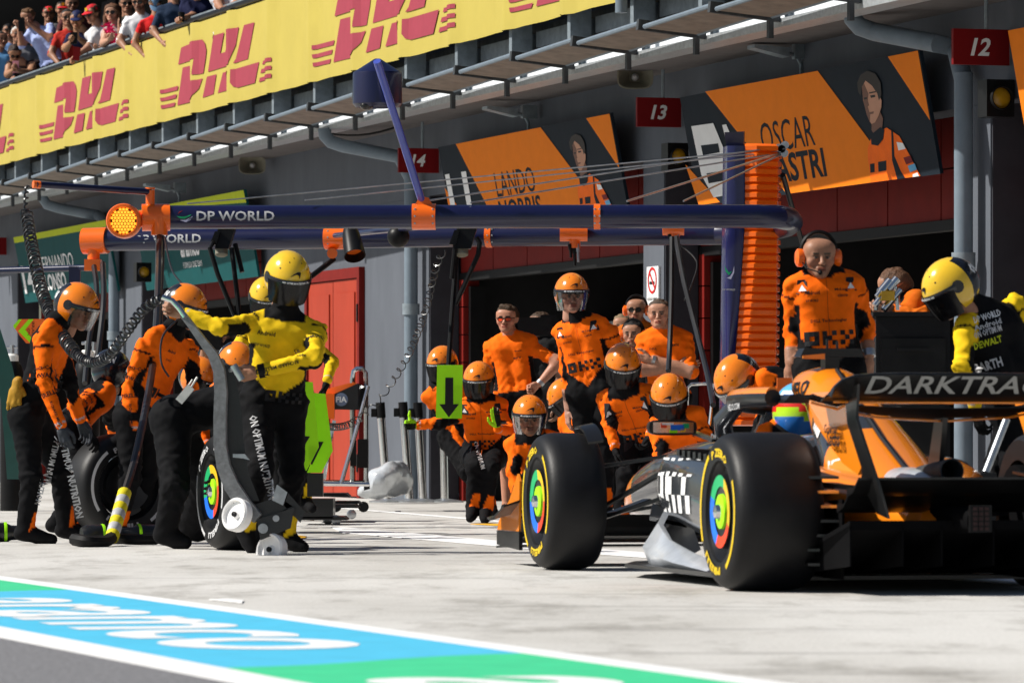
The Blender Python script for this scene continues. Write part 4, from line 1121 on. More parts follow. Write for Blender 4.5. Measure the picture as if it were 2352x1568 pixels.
def helmet(p, paint='helmet_orange', visor='visor_smoke', rear='helmet_black', text_on=True, detail=True):
    ce = np.array((0, -.012, .028)); rad = np.array((.130, .160, .154))
    def pt(az, el, m=1.):
        a, e = R(az), R(el)
        z_ = rad[2] * (1.0 if el > 0 else .92)
        q = ce + np.array((math.sin(a) * math.cos(e) * rad[0], math.cos(a) * math.cos(e) * rad[1], math.sin(e) * z_)) * m
        if el < 0: q[1] += .0
        return q
    def low(az):
        a = abs(az)
        if a < 60: return 3.
        if a < 82: return 3 - 61 * ((a - 60) / 22) ** 1.5
        return -58. + (10 * (a - 82) / 98)
    nu, nv = 60, 14
    azs = [-180 + 360 * i / nu for i in range(nu + 1)]
    V = []; Fc = []; M = []
    for shell, mm in ((0, 1.0), (1, .94)):
        for az in azs:
            for j in range(nv + 1): V.append(pt(az, 90 + (low(az) - 90) * j / nv, mm))
    st = (nu + 1) * (nv + 1)
    for i in range(nu):
        for j in range(nv):
            a = i * (nv + 1) + j; b = a + nv + 1
            dark = 1 if abs(azs[i] + 3) > 112 - (j < 5) * 0 and j > 2 else 0
            Fc.append((a, a + 1, b + 1, b)); M.append(dark)
            Fc.append((st + a, st + b, st + b + 1, st + a + 1)); M.append(1)
        a = i * (nv + 1) + nv; b = a + nv + 1
        Fc.append((a, st + a, st + b, b)); M.append(1)
    o = mesh_obj('helmet', p.hw(V), Fc, [paint, rear], p.t, M, 60)
    V = []; Fc = []; us = np.linspace(-74, 74, 22); vs = np.linspace(4, -52, 9)
    for az in us:
        for e in vs:
            q_ = pt(az, 2, 1.06); f_ = (4 - e) / 56; sh_ = 1 - .10 * f_ - .06 * f_ ** 3
            V.append(np.array((q_[0] * sh_, ce[1] + (q_[1] - ce[1]) * sh_, q_[2] - .135 * f_)))
    for i in range(len(us) - 1):
        for j in range(len(vs) - 1): a = i * len(vs) + j; Fc.append((a, a + 1, a + 1 + len(vs), a + len(vs)))
    mesh_obj('visor', p.hw(V), Fc, visor, o, None, 180)
    V = []; Fc = []; us = np.linspace(-80, 80, 24); vs = (10, 5, -1)
    for az in us:
        for e in vs: V.append(pt(az, e, 1.07 if e == 5 else 1.045))
    for i in range(len(us) - 1):
        for j in range(2): a = i * 3 + j; Fc.append((a, a + 1, a + 4, a + 3))
    for q in (-1, 1):
        o_ = len(V)
        for k_ in range(10): a = k_ / 10 * 6.283; V.append(pt(q * (84 + 12 * math.cos(a)), 2 + 13 * math.sin(a), 1.03))
        Fc.append(tuple(range(o_, o_ + 10)))
    mesh_obj('visor_trim', p.hw(V), Fc, 'helmet_black', o, None, 60)
    if detail:
        dec = lambda a, b: p.hw(pt(-math.degrees(a / rad[0]), 24 + math.degrees(b / rad[2]), 1.025))
        V = [dec(x_ * .95, y_ * .95) for x_, y_ in SWOOSH]
        mesh_obj('logo', V, [tuple(t) for t in tessellate_polygon([[Vector(q + (0,)) for q in SWOOSH]])], 'black_print', o, flat=True)
        V = []; Fc = []
        for az, el in ((-28, 47), (22, 50), (-45, 30), (48, 32), (0, 62)):
            o_ = len(V)
            for k_ in range(8): a = k_ / 8 * 6.283; V.append(p.hw(pt(az + 2.6 * math.cos(a), el + 1.8 * math.sin(a), 1.006)))
            Fc.append(tuple(range(o_, o_ + 8)))
        mesh_obj('vent_hole', V, Fc, 'black_print', o, flat=True)
        if text_on:
            text('ON  OPTIMUM NUTRITION  ON', 'lettering', 'white_print', o, (0, 0, 0), (1, 0, 0), (0, 1, 0), h=.0115, wd=.19, bold=.03,
                 proj=lambda a, b: p.hw(pt(-math.degrees(a / rad[1]), 5 + math.degrees(b / rad[2]), 1.075)), res=1)
            text('ON', 'lettering', 'white_print', o, (0, 0, 0), (1, 0, 0), (0, 1, 0), h=.06, wd=.09, bold=.05, shear=.2,
                 proj=lambda a, b: p.hw(pt(148 - math.degrees(a / rad[1]), 15 + math.degrees(b / rad[2]), 1.01)), res=1)
            text('ON', 'lettering', 'white_print', o, (0, 0, 0), (1, 0, 0), (0, 1, 0), h=.06, wd=.09, bold=.05, shear=.2,
                 proj=lambda a, b: p.hw(pt(-148 - math.degrees(a / rad[1]), 15 + math.degrees(b / rad[2]), 1.01)), res=1)
    return o
def cap(p, mat, brim_mat=None, badge=None):
    V = []; Fc = []; nu, nv = 20, 6
    for j in range(nv + 1):
        e = R(90 - 84 * j / nv)
        for i in range(nu): a = 2 * math.pi * i / nu; V.append((.092 * math.sin(a) * math.cos(e), -.008 + .112 * math.cos(a) * math.cos(e), .035 + .095 * math.sin(e)))
    for j in range(nv):
        for i in range(nu): i2 = (i + 1) % nu; Fc.append((j * nu + i, (j + 1) * nu + i, (j + 1) * nu + i2, j * nu + i2))
    o = mesh_obj('cap', p.hw(V), Fc, mat, p.t, None, 180)
    V = []; Fc = []
    for z_ in (.046, .040):
        for i in range(9):
            a = R(-62 + 124 * i / 8)
            V += [(.09 * math.sin(a), .102 * math.cos(a), z_), (.085 * math.sin(a), .104 * math.cos(a) + .085 * math.cos(a * .9), z_ - .022)]
    for i in range(8): a = 2 * i; Fc += [(a, a + 1, a + 3, a + 2), (18 + a, 18 + a + 2, 18 + a + 3, 18 + a + 1)]
    mesh_obj('brim', p.hw(V), Fc, brim_mat or mat, o, None, 60)
    if badge:
        V = [(x_ * .02, .109, .075 + z_ * .024) for x_, z_ in ((-1, 1), (1, 1), (1, -.4), (0, -1), (-1, -.4))]
        mesh_obj('badge', p.hw(V), [(0, 1, 2, 3, 4)], badge, o, flat=True)
    return o
pm('lens_dark', (.012, .010, .010), .12, var=.1)
pm('lens_red', (.75, .06, .01), .12, var=.3, scale=30)
def glasses(p, lens='lens_dark', round_=False):
    V = []; Fc = []
    for q in (-1, 1):
        o_ = len(V); n = 14
        for k_ in range(n):
            a = 2 * math.pi * k_ / n; ca, sa = math.cos(a), math.sin(a)
            sx = .026 * (abs(ca) ** (1 if round_ else .6)) * math.copysign(1, ca); sz = (.025 if round_ else .019) * (abs(sa) ** (1 if round_ else .7)) * math.copysign(1, sa)
            V.append((q * .034 + sx, .110 - abs(q * .034 + sx) * .22, -.002 + sz))
        Fc.append(tuple(range(o_, o_ + n)))
    o = mesh_obj('sunglasses', p.hw(V), Fc, lens, p.t, None, 60)
    m = MB(); 
    for q in (-1, 1): m.tube([p.hw((q * .06, .095, .006)), p.hw((q * .08, .06, .008)), p.hw((q * .083, -.005, .012))], .003, 5)
    m.tube([p.hw((-.058, .099, .012)), p.hw((0, .113, .006)), p.hw((.058, .099, .012))], .0035, 5)
    for q in (-1, 1):
        m.tube([p.hw((q * .034 + .026 * math.cos(a), .112 - abs(q * .034 + .026 * math.cos(a)) * .22, -.002 + .02 * math.sin(a))) for a in np.linspace(0, 6.3, 12)], .0028, 4)
    build(m, 'glasses_frame', 'black_plastic', o)
def headset(p, mat='orange_paint', mic=True):
    m = MB(); m.tube([p.hw((.10 * math.sin(a), -.005, .02 + .118 * math.cos(a))) for a in np.linspace(-1.45, 1.45, 14)], .012, 6); o = build(m, 'headset', 'black_plastic', p.t)
    for q in (-1, 1):
        m = MB(); c_ = p.hw((q * .088, -.005, -.005)); ax = p.hw((q * 1.088, -.005, -.005)) - c_
        m.lathe(c_, ax, [(.02, -.01), (.046, -.005), (.052, .01), (.050, .030), (.035, .040), (.0, .042)], 16); build(m, 'earcup', mat, o, 50)
    if mic:
        m = MB(); m.tube([p.hw((.10, .01, -.02)), p.hw((.085, .09, -.06)), p.hw((.02, .125, -.08))], .004, 5); m.ell(p.hw((.015, .125, -.082)), (.013, .013, .013), 8, 6); build(m, 'microphone', 'black_rubber', o)
# ================================================================ CREW
CG = 'pit crew and team members at the pit box'
BLK = (.006, .006, .0065)
pm('orange_dark', (.45, .075, .003), .7)
def crew(label, *a, **k):
    k.setdefault('group', CG)
    return Person(label, *a, **k)
LX = (-1, 0, 0)
def marks(p, okxv=.33, sc=1.):
    """chest lettering of the race suits"""
    p.chest(OKX, okxv, 0, .075 * sc, name='logo')
    p.chest('DELL Technologies', okxv + .17, .0, .022 * sc, wd=.20)
    p.chest('Android', .78, .085, .022, wd=.085); p.chest('DP WORLD', .70, .085, .015, wd=.07)
    for q_ in (1, -1):
        p.decal([[(-.5, -.5), (.5, -.5), (.3, .6), (-.3, .6)]], p.c(.84, q_ * .135, 0) + p.fr * .35, -p.rt, p.up, -p.fr, .07, 'black_print', name='shoulder_patch')
        p.decal([[(-.3, -.3), (.3, -.3), (.0, .2)]], p.c(.84, q_ * .135, 0) + p.fr * .35, -p.rt, p.up, -p.fr, .07, 'white_print', name='patch_mark', off=.009)
    p.decal([[(-.05, -4.2), (.05, -4.2), (.05, 3.2), (-.05, 3.2)]] if False else [[(-.03, y_), (.03, y_), (.03, y_ + .5), (-.03, y_ + .5)] for y_ in np.arange(-3.2, 3.2, .5)], p.c(.55, 0, 0) + p.fr * .35, -p.rt, p.up, -p.fr, .06, 'orange_dark', name='zip')
    p.chest('cisco', .74, -.085, .02, wd=.06); p.chest('McLaren', .80, -.085, .014, wd=.085)
def leg_text(p, q, side, t=.62, flip=False):
    p.limb('ON OPTIMUM NUTRITION', q + 'kn', q + 'an', .05, .030, side, 'grey_print', .03, along=True, flip=flip)
# A: stooping mechanic at the left, seen from behind
A = crew('standing mechanic in orange helmet with golden glove on his belt, far left', 32, (68, 955), (128, 752), yaw=78, head=(176, 712), hyaw=62, hpitch=18,
         ra=((98, 785), (103, 885, -1), (140, 975, -.2)), la=((140, 780), (160, 880, 1), (185, 960, 1)), rl=((72, 1095, -.3), (58, 1218, .2), (120, 1238, -.2)), ll=((138, 1085, .6), (152, 1212, .3), (215, 1236, -.2)),
         glove=(.05, .055, .065), rhd=(.25, 0, -1), rtd=(1, -.2, 0))
helmet(A, visor='visor_clear')
for st, t, hh in (('Coca-Cola', .62, .028), ('DEWALT', .80, .03)): A.limb(st, 'rsh', 'rel', t, hh, (0, -1, 0))
A.limb('PIRELLI', 'rel', 'rwr', .22, .03, (0, -1, 0)); A.limb('RICHARD MILLE', 'rel', 'rwr', .72, .018, (0, -1, 0), along=True)
A.decal('ON OPTIMUM NUTRITION', A.px((150, 1080), -.5), V3(.22, 0, -1), V3(1, 0, .22), V3(0, 1, 0), .05, 'grey_print', .03, wd=.62)
A.decal('OPTIMUM NUTRITION', A.px((95, 1080), -.5), V3(-.25, 0, -1), V3(1, 0, -.25), V3(0, 1, 0), .04, 'grey_print', .03, wd=.45)
pm('glove_gold', (.42, .22, .02), .6, bump=.4)
hm, hq = hand_mesh('relaxed')
gc = np.array(at(38, 915, 31.85))
Vg = hm @ (np.stack([nrm((-.15, -.1, -1)), nrm((1, -.2, 0)), nrm((0, -1, .1))], 1) * 1.35).T + gc + V3(0, 0, .07)
gl = mesh_obj('work_glove', Vg, hq.tolist(), 'glove_gold', None, None, 180); tag(gl, 'golden leather glove hanging from the back pocket of the far left mechanic', 'glove')
# B: crouching at the spare wheel
Bp = crew('crouching mechanic in dark navy helmet leaning over the spare wheel', 33.6, (150, 985), (232, 905), yaw=100, head=(256, 862), hyaw=150, hpitch=20, nd=.4,
          ra=((205, 915), (170, 940, -1), (200, 985, -.6)), la=((235, 910), (255, 960, 1), (262, 1000, 1)), rl=((190, 1105, -.6), (130, 1200, .5)), ll=((215, 1110, .6), (150, 1205, .6)), glove=BLK)
helmet(Bp, 'helmet_black', 'visor_smoke', text_on=True)
for st, t in (('DEWALT', .35), ('SONAX', .65), ('PIRELLI', .9)): Bp.limb(st, 'rsh', 'rel', t, .028, (0, -1, 0))
# C
Cp = crew('leaning mechanic in orange helmet behind hanging hoses, bare right hand', 33.3, (318, 955), (392, 772), yaw=52, head=(424, 712), hyaw=70, hpitch=20,
          ra=((330, 795), (298, 895, -1), (305, 985, -.1)), la=((435, 800), (447, 880, -.5), (420, 925, -1)), rl=((300, 1095, -.4), (268, 1215, .1)), ll=((335, 1095, .3), (325, 1200, .3)), rhd=(-.2, 0, -1), rtd=(1, -.4, 0))
helmet(Cp)
for st, t in (('Coca-Cola', .5), ('DEWALT', .75)): Cp.limb(st, 'rsh', 'rel', t, .026, (0, -1, 0))
Cp.limb('PIRELLI', 'rel', 'rwr', .15, .028, (0, -1, 0)); Cp.chest('Android', .78, .06, .022, wd=.085); Cp.chest('DP WORLD', .68, .05, .015, wd=.07); Cp.chest(OKX, .30, 0, .07, name='logo')
Cp.limb('RICHARD MILLE', 'rel', 'rwr', .68, .018, (0, -1, 0), along=True)
# D: bent double, black back to the camera
Dp = crew('mechanic bent double in black trousers with a white radio on the belt', 30.6, (396, 962), (572, 905), yaw=92, head=(600, 950), hyaw=95, hpitch=55, nd=.25, base=(.006, .006, .007), scale=1.22, wide=1.05,
          ra=((545, 940), (560, 1020, -.5), (520, 1075, -.5)), la=((555, 930), (575, 1010, .6), (540, 1070, .6)), rl=((402, 1115, -.5), (380, 1222, .3), (425, 1245, -.2)), ll=((470, 1100, .5), (432, 1212, .8), (470, 1225, .4)), glove=BLK)
helmet(Dp)
Dp.decal('ON', Dp.px((520, 830), -.02), V3(1, 0, .12), V3(-.1, 1, .2), V3(0, 0, -1), .09, 'white_print', .05, wd=.2)
Dp.decal('ON', Dp.px((540, 1000), -.6), V3(.3, 0, -1), V3(1, 0, .3), V3(0, 1, 0), .05, 'grey_print', .03)
m = MB(Matrix.Translation(at(425, 905, 30.3)) @ Matrix.Rotation(R(-50), 4, 'Y')); m.bx(-.06, .06, -.02, .02, -.025, .025); m.cyl((.06, 0, .0), (.13, 0, .01), .007, 6); m.cyl((.06, 0, .018), (.10, 0, .024), .005, 6)
tag(build(m, 'radio', 'white_plastic'), 'white belt radio with stub aerials on the bent mechanic', 'radio')
# E: jack man in yellow
YEL = (.80, .52, .012)
E = crew('jack man in yellow suit and yellow helmet stretching an arm to the jack handle', 29.5, (626, 928), (652, 742), yaw=6, tyaw=20, nd=-.35, head=(660, 648), hyaw=22, hpitch=20, base=YEL,
         ra=((588, 742), (505, 752, -1), (428, 722, .2)), la=((728, 760), (722, 822, -1), (598, 852, -1)), rl=((598, 1080, -1), (562, 1212, .6), (580, 1262, -.3)), ll=((672, 1090, -.4), (655, 1228, .6), (696, 1256, -.3)),
         rh='grip', lh='grip', rtd=(0, 0, 1), ltd=(0, -.3, 1), rhd=(-1, 0, .3), lhd=(-1, 0, -.25), hd=-.03, wide=1.06, elbow=.6, scale=1.05)
helmet(E, 'helmet_yellow')
E.chest('Android', .80, .10, .028, wd=.11); E.chest('DP WORLD', .66, .11, .020, wd=.09); E.chest('DELL', .40, .10, .028, wd=.085, bold=.04); E.chest(OKX, .12, -.05, .065, name='logo')
E.limb('RICHARD MILLE', 'lel', 'lwr', .6, .022, (0, -1, 0), along=True); E.limb('PIRELLI', 'lsh', 'lel', .5, .025, (0, -1, 0)); E.chest('cisco', .66, -.1, .022, wd=.065)
E.decal('ON OPTIMUM NUTRITION', E.px((596, 1050), -.6), V3(.25, 0, -1), V3(1, 0, .25), V3(0, 1, 0), .05, 'grey_print', .03, wd=.5)
m = MB(); wv = E.J['lwr']; wx = nrm(wv - E.J['lel']); m.cyl(tuple(wv - wx * .03), tuple(wv + wx * .012), .043, 16)
tag(build(m, 'wrist_watch', 'black_plastic'), 'black wrist watch on the left wrist of the yellow jack man', 'watch')
# F: second yellow man with the front trolley
Fp = crew('second yellow crew man half hidden behind the jack man, gripping the lime boards', 37.5, (660, 905), (622, 735), yaw=20, head=(610, 690), hyaw=10, hpitch=25, base=YEL,
          ra=((560, 775), (530, 830, -.6), (545, 880, -.6)), la=((715, 790), (762, 832, -.8), (752, 872, -.8)), glove=BLK, lhd=(-.3, 0, -1), rl=((640, 1045, -.3), (650, 1150, .2)), ll=((690, 1040, -.3), (700, 1150, .2)))
helmet(Fp, 'helmet_yellow')
# G: two orange helmets at the far side of the nearest stop
G1 = crew('crouching mechanic in orange helmet just left of the jack man waist', 35.5, (545, 990), (545, 885), yaw=25, head=(542, 842), hyaw=35, hpitch=30, nd=-.6, ra=((515, 900), (520, 965, -.5), (550, 1010, -.5)), la=((580, 905), (600, 960, -.5), (590, 1020, -.5)), rl=((560, 1080, -.7), (540, 1180, .3)), ll=((600, 1080, -.7), (585, 1180, .4)), glove=BLK)
helmet(G1)
G2 = crew('low crouching mechanic in orange helmet between hoses and bent mechanic', 35.8, (470, 1010), (452, 915), yaw=45, head=(455, 875), hyaw=55, hpitch=25, nd=-.5, ra=((425, 930), (440, 985, -.5), (475, 1020, -.5)), rl=((450, 1095, -.6), (430, 1190, .4)), ll=((500, 1095, -.6), (480, 1190, .4)), glove=BLK)
helmet(G2)
G3 = crew('camera man with big black camera behind the hoses', 40.5, (500, 920), (510, 800), yaw=-20, head=(512, 765), hyaw=-60, outfit='plain', base=(.02, .02, .022), sleeve=.4, ra=((480, 810), (465, 860, -.5), (470, 800, -.5)), rh='grip')
m = MB(Matrix.Translation(at(470, 775, 40.2))); m.bx(-.12, .14, -.1, .15, -.1, .12); m.lathe((-.12, 0, 0), (-1, -.4, 0), [(.06, 0), (.07, .02), (.07, .14), (.085, .2), (.06, .2)], 14)
tag(build(m, 'video_camera', 'black_plastic'), 'black video camera on a shoulder behind the hanging hoses', 'camera')
# H: behind the lime arrow board
Hp = crew('crouching mechanic half hidden behind the hanging lime arrow board, fist lowered', 41.3, (1060, 1005), (1022, 890), yaw=15, head=(1016, 843), hyaw=-25, hpitch=12, nd=-.5,
          ra=((1005, 900), (1055, 990, -.6), (1072, 1065, -.4)), la=((1060, 905), (1085, 960, .5), (1085, 1010, -.5)), rl=((1075, 1085, -.8), (1120, 1160, .5)), ll=((1105, 1080, -.8), (1125, 1165, .5)), rh='fist', rhd=(-.35, -.2, -1), rtd=(0, -1, 0))
helmet(Hp)
# I: thumbs up
glove2['crouching mechanic holding out a black and lime glove with raised thumb'] = (.36, .75, .02)
Ip = crew('crouching mechanic holding out a black and lime glove with raised thumb', 40.0, (1112, 1045), (1106, 925), yaw=-4, head=(1100, 880), hyaw=-6, hpitch=14, nd=-.4, glove=(.015, .018, .012),
          ra=((1062, 950), (1008, 972, -.6), (962, 976, -.1)), la=((1150, 950), (1172, 990, -.5), (1143, 984, -1)), rl=((1092, 1068, -1), (1086, 1168, .3), (1080, 1190, -1)), ll=((1128, 1072, -1), (1116, 1172, .3), (1113, 1194, -1)), rh='thumb', lh='flat', rhd=(-1, -.25, 0), rtd=(0, 0, 1), lhd=(-.15, -.5, .9), ltd=(-.8, -.4, 0))
helmet(Ip)
marks(Ip, .25, .8)
Ip.decal('ON OPTIMUM', Ip.px((1100, 1045), -.8), V3(.3, 0, -1), V3(1, 0, .3), V3(0, 1, 0), .035, 'white_print', .04, wd=.22)
# J: standing helmet
Jp = crew('tall standing mechanic in orange helmet and clear visor, right arm hanging bare', 36.5, (1362, 900), (1330, 742), yaw=-18, head=(1313, 682), hyaw=8, hpitch=2, sleeve=.45,
          ra=((1296, 765), (1302, 855, .4), (1305, 938, -.3)), la=((1402, 762), (1428, 840, .6), (1440, 910, .4)), rl=((1350, 1045, -.2), (1345, 1165, .2)), ll=((1390, 1045, -.2), (1390, 1165, .2)), rhd=(0, -.1, -1), rtd=(.4, -1, 0), hd=-.03, skin=(.45, .24, .17))
helmet(Jp, visor='visor_clear'); marks(Jp, .36)
Jp.limb('altera', 'lsh', 'lel', .4, .024, (0, -1, 0)); Jp.limb('DEWALT', 'lsh', 'lel', .65, .024, (0, -1, 0))
# K: red sunglasses
K = crew('bare-headed man in orange polo shirt and red mirrored sunglasses, hand on hip', 41.5, (1190, 905), (1172, 782), yaw=-12, head=(1165, 733), hyaw=-14, outfit='polo', sleeve=.36, hair=(.055, .03, .014), stubble=.25, hairkind='quiff', skin=(.46, .21, .13),
         ra=((1128, 800), (1120, 875, .3), (1140, 930, -.5)), la=((1225, 800), (1283, 832, -.4), (1240, 880, -.4)), lh='fist', lhd=(-.9, 0, -.4), ltd=(0, .5, -.6), hd=-.03, wide=1.08)
glasses(K, 'lens_red'); K.chest(OKX, .60, -.06, .018, name='logo'); K.chest('McLaren', .72, -.08, .012, wd=.06)
m = MB(); wv = K.J['lwr']; wx = nrm(wv - K.J['lel']); m.cyl(tuple(wv - wx * .02), tuple(wv + wx * .01), .036, 14); tag(build(m, 'wrist_watch', 'steel'), 'dark steel wrist watch on the man in red sunglasses', 'watch')
# L: second camera man in the garage
Lp = crew('shadowed camera man in black behind the man with red sunglasses', 43.5, (1245, 900), (1238, 785), yaw=-20, head=(1240, 748), hyaw=-50, outfit='plain', base=(.012, .012, .013), sleeve=.3, ra=((1215, 795), (1215, 850, -.5), (1200, 790, -.5)), skin=(.2, .1, .06))
m = MB(Matrix.Translation(at(1215, 755, 43.0))); m.bx(-.1, .2, -.1, .15, -.06, .1); m.bx(.1, .24, -.08, .12, .02, .12); m.lathe((-.1, 0, .02), (-1, -.5, 0), [(.05, 0), (.06, .1), (.05, .1)], 12)
tag(build(m, 'video_camera', 'black_plastic'), 'black video camera beside the man in red sunglasses', 'camera')
# M, N, O, P, Q around the incoming car
Mp = crew('bending mechanic in black gloves behind the front tyre, lettered chest facing camera', 35.2, (1478, 1005), (1438, 905), yaw=-6, head=(1430, 846), hyaw=4, hpitch=28, nd=-.7, glove=BLK,
          ra=((1392, 915), (1400, 975, -.3), (1412, 1025, -.3)), la=((1488, 908), (1512, 960, -.4), (1492, 1000, -.5)), rl=((1440, 1090, -.6), (1425, 1200, .2)), ll=((1500, 1090, -.6), (1490, 1195, .2)), hd=-.06)
helmet(Mp); marks(Mp, .22, .85)
Np = crew('low crouching mechanic, bearded face behind clear visor, left of the front tyre', 36.6, (1245, 1105), (1222, 1010), yaw=-2, head=(1216, 962), hyaw=4, hpitch=8, nd=-.6, hd=-.05, skin=(.40, .19, .11), hair=(.16, .06, .02), stubble=.9,
          ra=((1188, 1020), (1178, 1080, -.4), (1188, 1140, -.3)), la=((1262, 1020), (1285, 1080, -.4), (1270, 1140, -.3)), rl=((1200, 1130, -1), (1190, 1210, .5)), ll=((1260, 1130, -1), (1262, 1210, .5)))
helmet(Np, visor='visor_clear')
Op = crew('crouching mechanic, orange and navy helmet bowed in profile behind the tall standing one', 39.6, (1345, 1015), (1318, 945), yaw=-60, head=(1302, 918), hyaw=-80, hpitch=38, nd=.5, ra=((1310, 970), (1300, 1020, -.4), (1275, 1050, -.4)))
helmet(Op, rear='navy_paint')
Pp = crew('kneeling mechanic in orange helmet with a black visor beside the car mirror', 33.8, (1628, 1050), (1556, 968), yaw=-12, head=(1537, 918), hyaw=-6, hpitch=30, nd=-.45, hd=-.06,
          ra=((1510, 985), (1520, 1050, -.5), (1500, 1100, -.5)), la=((1608, 985), (1640, 1045, -.5), (1590, 1075, -.6)), rl=((1590, 1110, -.6), (1600, 1200, .4)), ll=((1660, 1110, -.6), (1665, 1200, .4)), glove=BLK)
helmet(Pp); Pp.limb('Coca-Cola', 'lel', 'lwr', .5, .03, (0, -1, 0))
Qp = crew('mechanic in orange helmet leaning in over the cockpit in front of the orange tower', 29.2, (1880, 925), (1768, 888), yaw=-62, head=(1697, 882), hyaw=-48, hpitch=42, nd=.3,
          ra=((1765, 925), (1740, 1010, -.6), (1690, 1060, -.5)), la=((1800, 895), (1850, 950, .5), (1800, 1000, .3)), hd=-.05, skin=(.36, .19, .12), hair=(.02, .012, .01), stubble=.5)
helmet(Qp, visor='visor_clear')
# R: arms crossed
Rp = crew('bare-headed older man in orange polo shirt standing with crossed arms', 40.2, (1532, 915), (1525, 768), yaw=-4, head=(1514, 722), hyaw=-8, outfit='polo', sleeve=.42, hair=(.07, .045, .03), hairkind='short', skin=(.44, .22, .14),
          ra=((1478, 790), (1472, 850, -.6), (1552, 842, -1)), la=((1578, 790), (1590, 855, -.6), (1500, 826, -1)), rh='flat', lh='flat', rhd=(1, .1, .1), lhd=(-1, -.05, .1), rtd=(0, -.2, 1), ltd=(0, -.2, 1), hd=-.03, wide=1.08)
Rp.chest('DELL', .72, .09, .016, wd=.06); Rp.chest(OKX, .76, -.09, .018, name='logo')
m = MB(); wv = Rp.J['lwr']; wx = nrm(wv - Rp.J['lel']); m.cyl(tuple(wv - wx * .02), tuple(wv + wx * .008), .038, 14); tag(build(m, 'wrist_watch', 'steel'), 'steel wrist watch on the man with crossed arms', 'watch')
# S: faces in the dark garage
S1 = crew('bald man with orange headset looking out of the garage', 45.5, (1470, 880), (1466, 755), yaw=-10, head=(1462, 712), hyaw=-10, outfit='plain', base=(.5, .12, .01), bald=True, h=.018)
headset(S1); glasses(S1, 'lens_dark')
S2 = crew('man with black hair and orange headset in the garage under the bald man', 44.5, (1462, 930), (1460, 808), yaw=-5, head=(1454, 768), hyaw=-15, outfit='plain', base=(.012, .012, .013), hair=(.012, .01, .01), h=.018)
headset(S2)
S3 = crew('fair-haired person deep in the garage next to the man with black hair', 47.5, (1432, 900), (1432, 785), yaw=-5, head=(1430, 750), hyaw=-10, outfit='plain', base=(.012, .012, .013), hair=(.2, .14, .08), h=.02)
# T: bald headset man
T = crew('bald bearded man with orange headset standing behind the car in a lettered suit', 27.0, (1905, 850), (1892, 640), yaw=4, head=(1880, 590), hyaw=8, hpitch=4, bald=True, stubble=.45, sleeve=.55, skin=(.34, .165, .10), hair=(.09, .06, .04),
         ra=((1822, 665), (1822, 765, .5), (1815, 832, -.3)), la=((1965, 660), (1988, 752, .5), (1996, 815, -.3)), rhd=(0, -.1, -1), lhd=(-.1, -.1, -1), rtd=(1, -.6, 0), ltd=(-1, -.6, 0), hd=-.03, wide=.98)
headset(T); marks(T, .32, 1.05)
m = MB(); wv = T.J['lwr']; wx = nrm(wv - T.J['lel']); m.cyl(tuple(wv - wx * .03), tuple(wv + wx * .01), .037, 14); tag(build(m, 'wrist_watch', 'steel'), 'steel wrist watch of the bald headset man', 'watch')
m = MB(Matrix.Translation(at(1818, 880, 26.9))); m.bx(-.08, .0, -.03, .03, -.05, .03); tag(build(m, 'orange_box', 'orange_paint'), 'small orange box in the hand of the bald headset man', 'box')
# U: man inside the garage
Up = crew('brown-haired man in orange bending over the dark cabinet in the garage', 31.5, (2145, 800), (2095, 705), yaw=-75, head=(2054, 660), hyaw=-100, hpitch=12, base=(.6, .12, .006), hair=(.10, .045, .02), hairkind='short', nd=.2,
          ra=((2120, 712), (2110, 720, -1), (2058, 712, -.4)), la=((2150, 715), (2120, 725, -.5), (2062, 718, .3)), hd=-.02)
# V: yellow man at the right with his back turned
Vp = crew('crew man in black and yellow suit and split helmet bending at the right edge', 25.5, (2340, 935), (2262, 728), yaw=-140, tyaw=-110, head=(2186, 672), hyaw=-72, hpitch=30, base=YEL,
          la=((2222, 745), (2212, 840, -.4), (2238, 930, .1)), ra=((2330, 700), (2390, 800, .4), (2330, 900, .4)), rl=((2275, 1110, -.3), (2300, 1265, .3)), ll=((2330, 1110, -.3), (2345, 1275, .2)), hd=-.1, wide=1.1, glove=BLK)
helmet(Vp, 'helmet_yellow')
for st, y_, hh, mt in (('DP WORLD', 705, .035, 'white_print'), ('Android', 725, .03, 'grey_print'), ('ON OPTIMUM', 742, .034, 'grey_print'), ('DEWALT', 768, .035, 'board_yellow'), ('GARTH', 822, .05, 'grey_print')):
    Vp.decal(st, Vp.px((2302, y_ + 12), -.9), V3(1, 0, .3), V3(-.3, 0, 1), V3(0, 1, 0), hh, mt, .03, wd=.15)
# ================================================================ SPECTATORS on the balcony
SG = 'spectators leaning on the balcony rail'
def spec(label, px, py, dx=0, dy=0, X=14.17, base=(.5, .5, .5), sleeve=.3, **k):
    d = f_of(px, X); u = F / d
    hx, hy = px, py
    arms = dict(ra=k.pop('ra', None), la=k.pop('la', None))
    pel = (px + dx + .03 * u, py + .70 * u + dy); nk = (px + dx * .5 + .01 * u, py + .20 * u)
    def lean(q, s_): return ((nk[0] + s_ * .17 * u, nk[1] + .05 * u), (nk[0] + s_ * .27 * u, nk[1] + .30 * u, -.5), (nk[0] + s_ * .16 * u, nk[1] + .44 * u, -1))
    ra = arms['ra'] or lean(0, -1); la = arms['la'] or lean(0, 1)
    return Person(label, d, pel, nk, head=(hx, hy), outfit='plain', base=base, sleeve=sleeve, ra=ra, la=la, h=.02, legs=False, group=SG, nd=k.pop('nd', -.5), yaw=k.pop('yaw', 10), cat='person', **k)
